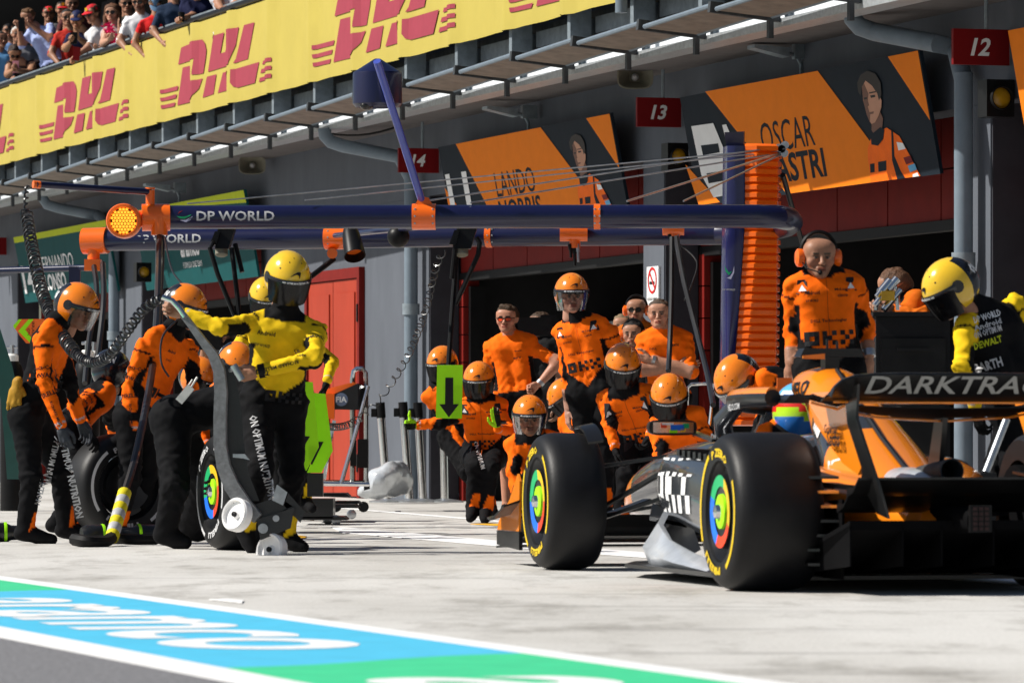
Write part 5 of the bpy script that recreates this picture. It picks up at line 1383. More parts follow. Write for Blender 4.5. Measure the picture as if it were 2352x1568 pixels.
p = spec('spectator in light blue shirt and sunglasses filming with a raised phone', 64, 40, 55, -5, base=(.40, .48, .80), sleeve=.33, hair=(.16, .08, .035), hairkind='quiff', hyaw=-20, hpitch=15, ra=((72, 70), (50, 105, -.5), (44, 68, -.6)), la=((115, 62), (118, 92, -.8), (74, 60, -1)), rh='grip', lh='grip', yaw=-15)
glasses(p)
m = MB(Matrix.Translation(at(50, 58, p.J['rwr'][1] - .10))); m.bx(-.045, .045, -.01, .01, -.09, .09); tag(build(m, 'phone', 'black_plastic'), 'black phone held up by the spectator in light blue shirt', 'phone')
p = spec('spectator with dark tied hair leaning low over a pink phone', 34, 122, 50, -40, base=(.03, .02, .02), sleeve=.05, hair=(.03, .015, .01), hairkind='tied', hyaw=10, hpitch=35, skin=(.36, .18, .10), ra=((22, 150), (18, 172, -.5), (32, 160, -1)), la=((75, 150), (70, 168, -.8), (42, 162, -1)), X=14.2)
glasses(p)
m = MB(Matrix.Translation(at(36, 153, p.J['rwr'][1] - .06))); m.bx(-.045, .045, -.01, .01, -.09, .08); pm('pink_case', (.75, .32, .36), .4); tag(build(m, 'phone', 'pink_case'), 'pink phone held over the rail at far left', 'phone')
p = spec('spectator in blue shirt cut by the left border', 2, 92, -8, 0, base=(.12, .3, .55), sleeve=.3, hair=(.03, .02, .015), hyaw=30)
p = spec('spectator in a black cap behind the light blue shirt', 20, 74, 20, 20, X=14.9, base=(.1, .18, .35), sleeve=.4); cap(p, 'black_plastic')
p = spec('white-haired spectator peering under the raised phone', 40, 80, 20, 10, X=14.8, base=(.2, .2, .22), hair=(.55, .52, .48), hairkind='short')
pm('cap_red', (.62, .02, .03), .6); pm('cap_navy', (.015, .022, .08), .6); pm('cap_blue', (.12, .22, .36), .6); pm('badge_yellow', (.75, .55, .02), .5)
p = spec('spectator in a dark red cap in the shade behind the railing crowd', 112, 34, 10, 10, X=15.6, base=(.02, .02, .02)); cap(p, 'cap_red', 'black_plastic', 'badge_yellow')
p = spec('spectator in a black cap with yellow badge and grey shirt', 143, 24, 20, 20, X=14.9, base=(.08, .08, .085), sleeve=.3); cap(p, 'black_plastic', 'cap_red', 'badge_yellow')
p = spec('bald bearded spectator with black-rimmed glasses standing tall', 166, 10, 10, 15, X=15.0, base=(.10, .03, .03), bald=True, stubble=.8, hair=(.04, .025, .02)); glasses(p, 'visor_clear', True)
p = spec('spectator with slicked dark hair in a red and dark jacket', 155, 42, 10, 5, X=14.6, base=(.45, .03, .02), hair=(.015, .012, .01), hairkind='short'); glasses(p)
p = spec('spectator in navy cap photographing with a phone at the rail', 177, 46, 35, -10, base=(.012, .015, .05), sleeve=.4, skin=(.38, .19, .10), hyaw=-5, hpitch=15, ra=((160, 85), (150, 112, -.6), (163, 96, -1)), la=((205, 80), (208, 108, -.6), (182, 90, -1)), rh='grip', lh='grip'); cap(p, 'cap_navy')
m = MB(Matrix.Translation(at(169, 88, p.J['rwr'][1] - .06))); m.bx(-.04, .05, -.01, .01, -.08, .08); tag(build(m, 'phone', 'black_plastic'), 'dark phone held by the spectator in the navy cap', 'phone')
p = spec('spectator in red cap and white shirt reaching a red phone over the rail', 213, 32, 30, -5, base=(.78, .77, .78), sleeve=.42, hyaw=-40, hpitch=15, ra=((222, 72), (205, 108, -.6), (176, 128, -.6)), la=((255, 80), (250, 112, -.5), (232, 112, -.8)), rh='grip'); cap(p, 'cap_red', None, 'badge_yellow'); glasses(p)
m = MB(Matrix.Translation(at(176, 124, p.J['rwr'][1] - .08)) @ Matrix.Rotation(R(8), 4, 'Y')); m.bx(-.045, .045, -.012, .012, -.09, .09); tag(build(m, 'phone', 'sign_red'), 'red phone held over the rail by the red-capped spectator', 'phone')
p = spec('long-haired spectator with round sunglasses and pink feather boa', 258, 30, 15, 0, base=(.45, .35, .35), sleeve=.02, hair=(.13, .055, .025), hairkind='long', skin=(.48, .26, .17), hyaw=-12, ra=((245, 75), (238, 100, -.5), (250, 92, -1)), la=((282, 70), (290, 100, -.5), (275, 78, -1)), lh='flat', lhd=(-.1, -.3, 1)); glasses(p, round_=True)
pm('feather_pink', (.85, .03, .16), .8, bump=.6)
m = MB(); rn = random.Random(4)
for k in range(150):
    t = k / 150; bx_, by_ = 247 + 22 * t + rn.gauss(0, 4), 55 + 55 * t + rn.gauss(0, 3)
    c_ = at(bx_, by_, p.N[1] - .16 - .12 * t + rn.gauss(0, .02)); q = Vector((rn.gauss(0, 1), rn.gauss(0, .6), rn.gauss(0, 1))).normalized() * .07
    r_ = q.cross(Vector((0, 1, .2))).normalized() * .012
    m.poly([c_, c_ + q * .5 + r_, c_ + q, c_ + q * .5 - r_])
tag(build(m, 'feather_boa', 'feather_pink'), 'bright pink feather boa round the long-haired spectator', 'feather boa')
p = spec('spectator in patterned dark shirt and sunglasses beside the boa', 291, 10, 12, 8, X=14.5, base=(.05, .05, .045), sleeve=.25, hyaw=10); glasses(p)
p = spec('dark-bearded spectator in white shirt with a black lanyard', 320, 4, 5, 5, base=(.80, .80, .82), sleeve=.35, stubble=1., hair=(.02, .014, .01), hyaw=-10, hpitch=10); glasses(p)
p = spec('child in pale blue cap and red shirt bowed over the rail', 356, 8, 0, -10, base=(.62, .02, .02), sleeve=.25, hyaw=5, hpitch=50, scale=.85); cap(p, 'cap_blue')
p = spec('spectator in dark denim shirt, head above the picture', 398, -22, 5, 5, base=(.02, .035, .07), sleeve=.42)
p = spec('spectator in navy suit holding a black cup, head above the picture', 448, -30, 5, 5, base=(.013, .016, .05), sleeve=.48, ra=((425, 5), (445, 38, -.6), (418, 42, -1)), rh='grip')
m = MB(); c_ = at(417, 40, p.J['rwr'][1] - .04); m.lathe(c_, (0, 0, 1), [(0, -.06), (.032, -.06), (.042, .05), (.042, .06), (0, .065)], 14); tag(build(m, 'cup', 'black_plastic'), 'black coffee cup held over the rail by the navy suit', 'cup')
p = spec('spectator in pale sleeves with joined hands, head out of sight', 522, -50, 0, 0, base=(.6, .6, .65), sleeve=.3, ra=((500, -15), (503, 12, -.5), (512, 24, -1)), la=((548, -15), (545, 10, -.5), (525, 22, -1)))
p = spec('spectator whose bare elbow pokes over the rail, head out of sight', 612, -62, 0, 0, base=(.03, .03, .03), sleeve=.2, ra=((585, -30), (604, 8, -.8), (640, -14, -.5)))
# ================================================================ GANTRY
pm('navy_pipe', (.004, .0055, .042), .3, coat=.25, var=.12)
pm('sleeve_yellow', (.72, .60, .02), .6, bump=.3)
pm('sleeve_silver', (.45, .45, .46), .45)
pm('hose_black', (.011, .011, .012), .38, coat=.2)
pm('logo_green', (.02, .42, .16), .5); pm('logo_blue', (.55, .56, .75), .5)
gan = thing('pit_gantry', 'navy overhead pit gantry with orange clamps carried by an orange ribbed tower', 'gantry', Vector((at(1745, 900, 36.6).x, 36.6, 0)))
b1p = [at(*q) for q in ((388, 499, 35.0), (900, 498, 34.95), (1400, 497.5, 34.9), (1740, 497, 34.85), (1785, 498, 34.9), (1812, 503, 35.25), (1818, 510, 35.7), (1808, 518, 36.3), (1775, 527, 37.1), (1720, 534, 37.7), (1650, 537.5, 37.9))]
b2p = [at(*q) for q in ((1650, 537.5, 37.9), (1100, 542, 38.35), (700, 547, 38.65), (245, 552, 39.0))]
m = MB(); m.tube(b1p, .085, 20); boom1 = build(m, 'boom', 'navy_pipe', gan)
m = MB(); m.tube(b2p, .085, 20); boom2 = build(m, 'boom', 'navy_pipe', gan)
def clampat(x0, x1, path, r=.092, name='clamp'):
    P = []
    for x_ in (x0, x1):
        for a, b in zip(path[:-1], path[1:]):
            pa, pb = CX + a.x * F / a.y, CX + b.x * F / b.y
            if min(pa, pb) <= x_ <= max(pa, pb): P.append(a.lerp(b, (x_ - pa) / (pb - pa))); break
    m = MB(); m.cyl(P[0], P[1], r, 24); c = build(m, name, 'orange_paint', gan)
    for t in (.12, .88):
        q = P[0].lerp(P[1], t)
        for dz in (-.05, .0, .05):
            m = MB(); ry = -math.sqrt(max(r * r - dz * dz, 0)); m.ell(q + Vector((0, ry, dz)), (.008, .006, .008), 8, 5); build(m, 'bolt', 'steel', c)
    return P
clampat(947, 1001, b1p[:4], .094); clampat(1364, 1379, b1p[:4]); clampat(748, 800, b2p, .094); clampat(1118, 1132, b2p)
m = MB(); q = at(975, 466, 34.95); m.hexa([q + Vector(v) for v in ((-.07, -.05, -.02), (.06, -.05, -.02), (.06, .05, -.02), (-.07, .05, -.02), (-.03, -.03, .05), (.03, -.03, .035), (.03, .03, .035), (-.03, .03, .05))]); build(m, 'mast_foot', 'orange_paint', gan)
def beamtext(st, x0, x1, yc, path, dd, h, parent):
    a, b = path[0], path[-1]
    d = dd; wd = (x1 - x0) / F * d
    o = at((x0 + x1) / 2, yc, d)
    rr = .0862
    def pr(u_, v_): 
        z = max(-.08, min(.08, v_ + zoff)); return Vector((o.x + u_, o.y + .0 - math.sqrt(rr * rr - z * z), o.z - zoff + z - 0))
    zoff = 0.0
    text(st, 'lettering', 'grey_print', parent, (0, 0, 0), (1, 0, 0), (0, 0, 1), h=h, wd=wd, bold=.02, proj=pr, res=3)
def axis_y(path, x_):
    for a, b in zip(path[:-1], path[1:]):
        pa, pb = CX + a.x * F / a.y, CX + b.x * F / b.y
        if min(pa, pb) <= x_ <= max(pa, pb):
            q = a.lerp(b, (x_ - pa) / (pb - pa)); return q
for path, x0, x1, h, bm_ in ((b1p[:4], 453, 632, .070, boom1), (b2p, 305, 467, .070, boom2)):
    q = axis_y(path, (x0 + x1) / 2); wd = (x1 - x0) / F * q.y
    ax = (path[-1] - path[0]).normalized(); ax = ax if ax.x > 0 else -ax
    def pr(u_, v_, q=q, ax=ax):
        z = v_ + .005; return q + ax * u_ + Vector((0, -math.sqrt(.0875 ** 2 - z * z), z))
    text('DP WORLD', 'lettering', 'grey_print', bm_, (0, 0, 0), (1, 0, 0), (0, 0, 1), h=h, wd=wd, bold=.02, proj=pr, res=2, fine=2)
    for k, (mt, pts) in enumerate((('logo_green', [(-.06, .0), (-.03, -.018), (.0, -.02), (.035, -.002), (.05, .012), (.02, .0), (-.01, -.006), (-.035, -.004)]), ('logo_blue', [(-.035, -.03), (.01, -.045), (.04, -.03), (.06, .0), (.035, -.015), (.01, -.028)]), ('sign_red', [(-.05, .012), (-.04, .032), (-.01, .04), (-.03, .028)]))):
        V = [tuple(pr(a - wd / 2 - .085, b)) for a, b in pts]
        mesh_obj('logo', V, [tuple(range(len(V)))], mt, bm_, flat=True)
# lamp head and orange end fittings
m = MB(); m.cyl(at(326, 500, 34.98), at(390, 499, 35.0), .098, 24); m.cyl(at(345, 470, 34.98), at(345, 437, 34.98), .032, 16); m.cyl(at(366, 500, 34.95), at(366, 540, 34.95), .06, 18); m.cyl(at(345, 435, 34.98), at(345, 431, 34.98), .036, 14)
hd = build(m, 'end_fitting', 'orange_paint', gan)
c_ = at(285, 508, 34.9)
m = MB(); m.lathe(c_, (0, -1, 0), [(.0, -.10), (.118, -.10), (.125, -.04), (.125, .06), (.118, .075), (.100, .078), (.092, .05)], 32); m.cyl(c_, at(330, 502, 34.98), .06, 14); lam = build(m, 'lamp_housing', 'orange_paint', gan)
m = MB(); m.lathe(c_, (0, -1, 0), [(.092, .05), (0, .052)], 24); build(m, 'lamp_plate', 'black_plastic', lam)
m = MB()
for i in range(-4, 5):
    for j in range(-4, 5):
        x_, z_ = (i + .5 * (j % 2)) * .0235, j * .0205
        if math.hypot(x_, z_) < .086: m.lathe(c_ + Vector((x_, -.0525, z_)), (0, -1, 0), [(.0105, 0), (.008, .004), (0, .006)], 10)
tag(build(m, 'light_diode', 'amber_lamp', lam), kind='stuff')
m = MB(); m.cyl(at(247, 552, 39), at(192, 554, 39.05), .105, 22); m.cyl(at(215, 570, 39), at(215, 612, 39), .05, 14); m.bx(at(195, 0, 39).x, at(232, 0, 39).x, 38.93, 39.07, at(0, 622, 39).z, at(0, 596, 39).z); build(m, 'end_fitting', 'orange_paint', gan, 45)
m = MB(); m.cyl(at(197, 615, 39), at(-40, 622, 39.4), .026, 12); build(m, 'side_arm', 'navy_pipe', gan)
m = MB(); m.bx(at(158, 0, 39).x, at(184, 0, 39).x, 39.0, 39.04, at(0, 655, 39).z, at(0, 612, 39).z); build(m, 'arm_plate', 'navy_pipe', gan)
m = MB(); m.cyl(at(345, 441, 34.98), at(82, 424, 34.4), .024, 12); build(m, 'top_arm', 'navy_pipe', gan)
m = MB(); m.cyl(at(92, 425, 34.42), at(76, 423.5, 34.4), .028, 12); build(m, 'arm_tip', 'orange_paint', gan)
for x0, y0, x1, y1, d in ((1286, 515, 1349, 556, 38.0), (1522, 514, 1571, 529, 37.7)):
    m = MB(); m.cyl(at(x0, (y0 + y1) / 2 - 2, d), at(x1, (y0 + y1) / 2 - 2, d), .072, 20); m.cyl(at((x0 + x1) / 2 + 3, y1 - 8, d), at((x0 + x1) / 2 + 3, y1 + 14, d), .042, 14); build(m, 'hose_outlet', 'orange_paint', gan)
    for k, (dx_, ln) in enumerate(((-9, 36), (8, 46), (0, 54))):
        m = MB(); xx = (x0 + x1) / 2 + dx_; m.cyl(at(xx, y1 + 4, d - .02), at(xx + 2, y1 + ln * .5, d - .02), .017, 10); m.cyl(at(xx + 2, y1 + ln * .5, d - .02), at(xx + 3, y1 + ln, d - .02), .011, 8); build(m, 'connector', 'steel' if k == 1 else 'black_plastic', gan)
# speaker pods slung between the booms
m = MB(); m.cyl(at(770, 541, 38.3), at(965, 521, 35.3), .022, 10); build(m, 'cross_tube', 'navy_pipe', gan)
c_ = at(808, 548, 37.0); dv = Vector((.15, -.55, -.75)).normalized()
m = MB(); m.lathe(c_, dv, [(.0, -.09), (.055, -.085), (.068, -.03), (.078, .10), (.083, .17), (.078, .172), (.07, .10)], 22); lm = build(m, 'speaker_pod', 'black_plastic', gan)
m = MB(); m.lathe(c_, dv, [(.07, .10), (.0, .09)], 20); build(m, 'speaker_pod_inside', 'orange_paint', lm)
m = MB(); m.ell(at(915, 543, 36.0), (.083, .083, .083), 22, 14); build(m, 'speaker_pod_ball', 'black_plastic', gan)
m = MB(); m.cyl(at(763, 568, 38.6), at(763, 590, 38.6), .028, 12); m.cyl(at(763, 582, 38.5), at(763, 582, 38.75), .042, 14); build(m, 'joint', 'orange_paint', gan)
m = MB(); m.cyl(at(767, 595, 38.6), at(708, 640, 38.4), .022, 10); build(m, 'strut', 'black_plastic', gan)
# mast with hood
pm('mast_sunlit_blue', (.06, .09, .42), .2, coat=.5)  # lighter blue than the booms: sun glare put into the colour
m = MB(); m.cyl(at(970, 465, 34.95), at(866, 141, 34.15), .028, 14); build(m, 'mast', 'mast_sunlit_blue', gan)
c_ = at(867, 205, 34.6); px = 34.6 / F
m = MB(); m.lathe(c_, (0, 0, 1), [(.0, .14 + .07), (.02, .215), (56 * px, 38 * px), (57 * px, 32 * px), (57 * px, -34 * px), (50 * px, -42 * px), (46 * px, -38 * px), (0, -36 * px)], 28); build(m, 'hood', 'navy_pipe', gan, 40)
m = MB(); m.ell(at(842, 243, 34.5), (.05, .05, .03), 14, 8); build(m, 'camera_dome', 'lens_dark', gan)
# tower
def towx(y_): return 1709 if y_ < 500 else 1709 - 36 * ((y_ - 500) / 475) ** 1.2
dT = 36.6
nr = 36
for k in range(nr):
    y0_, y1_ = 333 + 645 * k / nr, 333 + 645 * (k + 1) / nr
    a0, a1 = towx(y0_), towx(y1_); r0 = 1791 - 8 * k / nr
    m = MB()
    def sect(y_, l, out):
        z = at(0, y_, dT).z
        return [Vector((at(l, 0, dT).x, dT - .16 - out, z)), Vector((at(l + 26, 0, dT).x, dT - .19 - out, z)), Vector((at(r0 - 6, 0, dT).x, dT - .12 - out, z)), Vector((at(r0, 0, dT).x + out, dT - .05, z)), Vector((at(r0 - 4, 0, dT).x + out, dT + .2, z)), Vector((at(l, 0, dT).x, dT + .2, z))]
    ym = y0_ + (y1_ - y0_) * .3
    m.loft([sect(y0_, a0, -.012), sect(ym, a0, .012), sect(y1_ - 3, a1, .012), sect(y1_, a1, -.012)])
    build(m, 'tower_rib', 'orange_paint', gan, 30)
m = MB(); secs = []
for y_ in (338, 420, 520, 700, 980, 1150):
    z = at(0, y_, dT).z; l = at(1664 - 10 * (y_ - 338) / 640, 0, dT).x; r_ = at(towx(y_) - 1, 0, dT).x
    secs.append([(l + .015, dT - .16, z), (l + (r_ - l) * .5, dT - .19, z), (r_, dT - .17, z), (r_, dT + .2, z), (l, dT + .2, z), (l - .01, dT, z)])
m.loft(secs); tw = build(m, 'tower_post', 'navy_paint', gan, 50)
m = MB(); m.hexa([at(1668, 335, dT - .1), at(1708, 335, dT - .1), at(1710, 335, dT + .15), at(1672, 335, dT + .15), at(1664, 304, dT - .12), at(1709, 302, dT - .12), at(1711, 302, dT + .1), at(1668, 304, dT + .1)]); build(m, 'top_plate', 'navy_pipe', gan, 20)
m = MB(); q = at(1795, 343, dT - .1)
for dx_, dz in ((0, 0), (.025, .03), (.02, -.03), (-.02, .01)): m.cyl(q + Vector((dx_, -.03, dz)), q + Vector((dx_, .03, dz)), .03, 12)
build(m, 'pulley', 'steel', gan)
text('DP WORLD', 'lettering', 'grey_print', tw, at(1674, 665, dT - .205), (1, 0, 0), (0, 0, 1), wd=29 / F * dT, bold=.03)
for mt, pts in (('logo_green', [(-.04, .08), (-.03, .03), (.0, .0), (.03, .03), (.0, .02), (-.025, .05)]), ('logo_blue', [(-.02, -.02), (.02, -.03), (.05, .02), (.05, .07), (.035, .02), (.01, -.01)])):
    V = [tuple(at(1674, 632, dT - .205) + Vector((a * .8, 0, b))) for a, b in pts]; mesh_obj('logo', V, [tuple(range(len(V)))], mt, tw, flat=True)
for a, b, r_ in (((1790, 337, 36.5), (975, 462, 35.0), .006), ((1790, 342, 36.5), (430, 468, 35.0), .005), ((1790, 348, 36.5), (700, 460, 34.9), .005), ((1790, 352, 36.5), (1080, 466, 34.9), .006), ((1792, 352, 36.5), (1440, 462, 34.9), .008), ((1792, 356, 36.5), (1570, 462, 34.9), .007)):
    m = MB(); m.cyl(at(*a), at(*b), r_, 6); build(m, 'stay_wire', 'steel', gan)
m = MB(); m.cyl(at(1798, 402, 36.5), at(1858, 612, 38.0), .02, 8); build(m, 'brace', 'black_plastic', gan)
# hose carriers and sign holders under the rear boom
def carrier(x0, x1, y0, y1, d, bars, label):
    t = thing('camera_pod', label, 'camera', at((x0 + x1) / 2, y1, d))
    m = MB(); w0 = at(x0, 0, d).x; w1 = at(x1, 0, d).x; z0, z1 = at(0, y1, d).z, at(0, y0, d).z
    m.hexa([(w0 + .02, d - .12, z0), (w1 - .05, d - .12, z0), (w1 - .05, d + .1, z0), (w0 + .02, d + .1, z0), (w0 + .04, d - .10, z1), (w1, d - .10, z1), (w1, d + .1, z1), (w0 + .04, d + .1, z1)])
    m.hexa([(w0 - .02, d - .14, z0 + .03), (w0 + .03, d - .14, z0 + .03), (w0 + .03, d + .05, z0 + .03), (w0 - .02, d + .05, z0 + .03), (w0 + .02, d - .13, z1 - .02), (w0 + .06, d - .13, z1 - .02), (w0 + .06, d + .05, z1 - .02), (w0 + .02, d + .05, z1 - .02)])
    build(m, 'housing', 'black_plastic', t, 25)
    m = MB(); m.lathe(((w0 + w1) / 2 - .02, d - .05, z0), (0, -.3, -1), [(.05, 0), (.05, .05), (.035, .06), (0, .06)], 14); build(m, 'lens_barrel', 'horn_grey', t)
    for B_ in bars:
        m = MB(); m.tube([at(*q) for q in B_], .019, 8); build(m, 'rod', 'black_plastic', t)
    return t
carrier(490, 541, 527, 572, 38.2, [[(492, 552, 38.1), (482, 570, 38.0), (500, 630, 38.0), (545, 740, 38.0)], [(532, 570, 38.1), (545, 680, 38.0), (555, 780, 38.0)], [(540, 560, 38.15), (556, 625, 38.1)]], 'black camera pod under the rear boom at left, with two rods')
pod2 = carrier(1038, 1096, 524, 572, 38.0, [[(1050, 570, 38.0), (1040, 690, 37.9), (1030, 838, 37.8)], [(1094, 545, 37.9), (1102, 558, 37.9), (1098, 585, 37.9), (1046, 700, 37.9)], [(1046, 560, 37.9), (1038, 640, 37.9)]], 'black camera pod under the rear boom carrying the lime arrow board')
lb = thing('arrow_board', 'lime stop board with black downward arrow hanging from the gantry', 'sign', at(1032, 962, 37.7))
m = MB(); m.prism([at(1004, 838, 37.7), at(1063, 838, 37.7), at(1061, 961, 37.7), at(1001, 960, 37.7)], (0, .02, 0)); build(m, 'panel', 'lime', lb, 20)
m = MB(); m.poly([at(x_, y_, 37.696) for x_, y_ in ((1023, 867), (1041, 867), (1041, 928), (1054, 928), (1031, 958), (1009, 928), (1022, 928))]); build(m, 'arrow', 'black_print', lb, 180)
# hoses
def tube_thing(name, label, pts, r, mat, cat='hose', group=None, smooth=6):
    P = [Vector(p) for p in pts]; Q = []
    for i in range(len(P) - 1):
        p0, p1, p2, p3 = P[max(i - 1, 0)], P[i], P[i + 1], P[min(i + 2, len(P) - 1)]
        for k in range(smooth):
            t = k / smooth
            Q.append(.5 * ((2 * p1) + (p2 - p0) * t + (2 * p0 - 5 * p1 + 4 * p2 - p3) * t * t + (3 * p1 - p0 - 3 * p2 + p3) * t ** 3))
    Q.append(P[-1])
    return Q
def hose(label, pts, r=.018, mat='hose_black', group='black air hoses hanging from the gantry'):
    m = MB(); m.tube(tube_thing('', '', [at(*p) for p in pts], r, mat), r, 8)
    return tag(build(m, 'air_hose', mat), label, 'hose', group)
hose('thick black hose falling straight from the front boom behind the stooping helmets', [(372, 545, 34.9), (368, 640, 34.6), (366, 720, 34.3), (372, 810, 34), (370, 870, 33.8)], .024)
hose('black hose from the front boom end slanting down to the striped sleeve', [(366, 545, 34.9), (362, 700, 34.0), (352, 830, 33.2), (332, 950, 32.4), (308, 1060, 31.8), (283, 1140, 31.5)], .026)
hose('thin black hose looping over the leaning mechanic from the front boom', [(378, 545, 34.8), (395, 620, 34.2), (425, 660, 33.9), (430, 680, 33.8), (420, 720, 33.0), (375, 770, 32.6), (370, 830, 32.4), (388, 865, 32.4)], .007)
hose('black hose hanging from the rear boom end beside the far left helmet', [(216, 612, 38.9), (222, 680, 38.5), (205, 780, 38), (195, 880, 37.5)], .022)
hose('second black hose from the rear boom end, right of the far left helmet', [(236, 605, 38.9), (238, 690, 38.4), (228, 790, 38), (212, 900, 37.5)], .024)
hose('black hose from the right outlet of the rear boom down before the pillar', [(1543, 545, 37.6), (1542, 680, 37.4), (1538, 800, 37.2), (1535, 852, 37.0)], .02)
hose('black hose sweeping from the right outlet towards the orange tower', [(1553, 545, 37.6), (1570, 640, 37.3), (1600, 760, 37), (1625, 860, 36.5), (1638, 930, 36)], .022)
hose('thin cable curving left of the orange tower', [(1560, 560, 37.6), (1600, 600, 37.4), (1590, 650, 37.3), (1572, 690, 37.2)], .006)
# striped sleeve on the ground hose
sl = thing('hose_sleeve', 'hose sleeve with yellow and silver bands standing on the ground', 'hose sleeve', at(258, 1240, 31.4))
a, b = at(287, 1128, 31.5), at(256, 1238, 31.2)
for k in range(7):
    m = MB(); p, q = a.lerp(b, k / 7), a.lerp(b, (k + 1) / 7); m.tube([p, p.lerp(q, .15), p.lerp(q, .85), q], [.041, .045, .045, .041], 14); build(m, 'band', 'sleeve_yellow' if k % 2 == 0 else 'sleeve_silver', sl)
hose('wrinkled black hose lying along the ground under the striped sleeve', [(256, 1234, 31.2), (240, 1243, 31.0), (200, 1243, 30.9), (170, 1238, 31.0)], .04, 'black_rubber')
hose('black hose running on the ground behind the striped sleeve', [(256, 1234, 31.4), (300, 1238, 31.3), (360, 1238, 31.4)], .035, 'black_rubber')
# coiled hoses
def coil(label, pts, R_, r, turns, mat='hose_black', per=9):
    Q = tube_thing('', '', [at(*p) for p in pts], 0, '', smooth=12)
    L = [0.]
    for a, b in zip(Q[:-1], Q[1:]): L.append(L[-1] + (b - a).length)
    N = turns * per; P = []; u = None
    for i in range(N + 1):
        s_ = L[-1] * i / N; j = max(k for k in range(len(L)) if L[k] <= s_ + 1e-9); j = min(j, len(Q) - 2)
        t = (Q[j + 1] - Q[j]).normalized(); c_ = Q[j].lerp(Q[j + 1], (s_ - L[j]) / max(L[j + 1] - L[j], 1e-6))
        u = (t.orthogonal() if u is None else u - t * u.dot(t)).normalized(); bn = t.cross(u); an = 2 * math.pi * i / per
        rr = R_(i / N) if callable(R_) else R_
        P.append(c_ + (u * math.cos(an) + bn * math.sin(an)) * rr)
    m = MB(); m.tube(P, r, 5)
    return tag(build(m, 'coiled_hose', mat), label, 'hose')
coil('thick black coiled hose drooping from the top arm to the jack handle', [(64, 424, 34.3), (60, 450, 34.2), (62, 500, 34), (78, 590, 33.5), (100, 680, 33), (140, 765, 32), (190, 825, 31.2), (240, 825, 30.6), (285, 770, 30.2), (330, 710, 29.9), (372, 686, 29.7)], lambda t: .012 if t < .06 else (.040 if t < .62 else .028), .0085, 78)
coil('thin black coiled cable stretching from the gantry to the lime boards', [(1016, 580, 37.9), (1000, 620, 38.2), (975, 720, 39), (930, 830, 40), (860, 930, 40.5), (800, 975, 40), (745, 978, 38.5), (730, 965, 37.5)], .028, .005, 44)
# ================================================================ WHEELS (shared by the car and the spares)
pm('tyre_black', (.0065, .0065, .0075), .5, spec=.3, var=.25, scale=12, bump=.08, bscale=120)
pm('tyre_yellow', (.72, .50, .02), .6); pm('tyre_white', (.55, .55, .56), .6)
pm('rim_dark', (.02, .021, .024), .3, metal=.5)
pm('ring_green', (.02, .40, .14), .4); pm('ring_yellow', (.85, .50, .02), .4); pm('ring_red', (.75, .06, .02), .4); pm('ring_blue', (.02, .16, .72), .4)
def wheel(parent, c, ax, wdt, side='tyre_yellow', rot=0., colours=True, name='tyre', R0=.36, fancy=True):
    """c = centre of the outer face, ax = outward axle direction"""
    c, ax = Vector(c), Vector(ax).normalized()
    up = Vector((0, 0, 1)); rt = up.cross(ax).normalized(); up = ax.cross(rt)
    rt = -rt if rt.dot(Vector((1, 0, 0))) < 0 else rt
    # frame so that lettering reads right from outside
    rt = up.cross(ax).normalized()
    m = MB(); w_ = wdt
    prof = [(.225, -.02), (.232, .0), (.262, .006), (.30, .006), (.325, -.004), (.342, -.022), (.353, -.048), (.359, -.08), (R0, -w_ * .5), (.359, -w_ + .08), (.353, -w_ + .048), (.342, -w_ + .022), (.325, -w_ + .004), (.27, -w_), (.232, -w_), (.225, -w_ + .02)]
    m.lathe(c, ax, prof, 56)
    ty = build(m, name, 'tyre_black', parent, 40)
    def pol(r_, an, h=.0085): return c + (rt * math.cos(an) + up * math.sin(an)) * r_ + ax * h
    if side:
        for a0, a1 in ((-.95, .62), (2.2, 3.75)) if fancy else ((1.9, 3.3),):
            V = []; Fc = []; n = 18
            for i in range(n + 1):
                an = a0 + (a1 - a0) * i / n + rot; V += [tuple(pol(.276, an)), tuple(pol(.298, an))]
            Fc = [(2 * i, 2 * i + 1, 2 * i + 3, 2 * i + 2) for i in range(n)]
            mesh_obj('side_stripe', V, Fc, side, ty, flat=True)
        for st, a0, rr, hh in (('P ZERO', 1.55, .268, .040), ('PIRELLI', -1.78, .270, .036)):
            wd = .26
            text(st, 'lettering', side, ty, (0, 0, 0), (1, 0, 0), (0, 0, 1), h=hh, wd=wd, bold=.04, res=1,
                 proj=lambda a, b, a0=a0, rr=rr: tuple(pol(rr + b + hh / 2 * 0, a0 - a / rr + rot, .0088)))
    m = MB(); m.lathe(c, ax, [(.226, -.012), (.216, -.03), (.205, -.05), (.172, -.05), (.168, -.008), (.11, -.012), (.05, -.022), (0, -.02)], 40); rim = build(m, 'rim', 'rim_dark', parent, 40)
    if colours:
        for k, mt in enumerate(('ring_red', 'ring_yellow', 'ring_green', 'ring_blue')):
            V = []; Fc = []; n = 10
            for i in range(n + 1):
                an = -1.9 + rot + (k + i / n) * math.pi / 2
                V += [tuple(pol(.114, an, -.008)), tuple(pol(.166, an, -.003))]
            Fc = [(2 * i, 2 * i + 1, 2 * i + 3, 2 * i + 2) for i in range(n)]
            mesh_obj('colour_ring', V, Fc, mt, rim, flat=True)
        m = MB(); m.lathe(c, ax, [(.082, -.02), (.078, -.004), (.05, .002), (.03, -.0), (0, -.0)], 28); build(m, 'wheel_nut', 'lime', rim)
        m = MB(); m.lathe(c, ax, [(.035, -.0), (.03, .02), (.012, .026), (0, .026)], 14); build(m, 'axle_end', 'chrome', rim)
    return ty
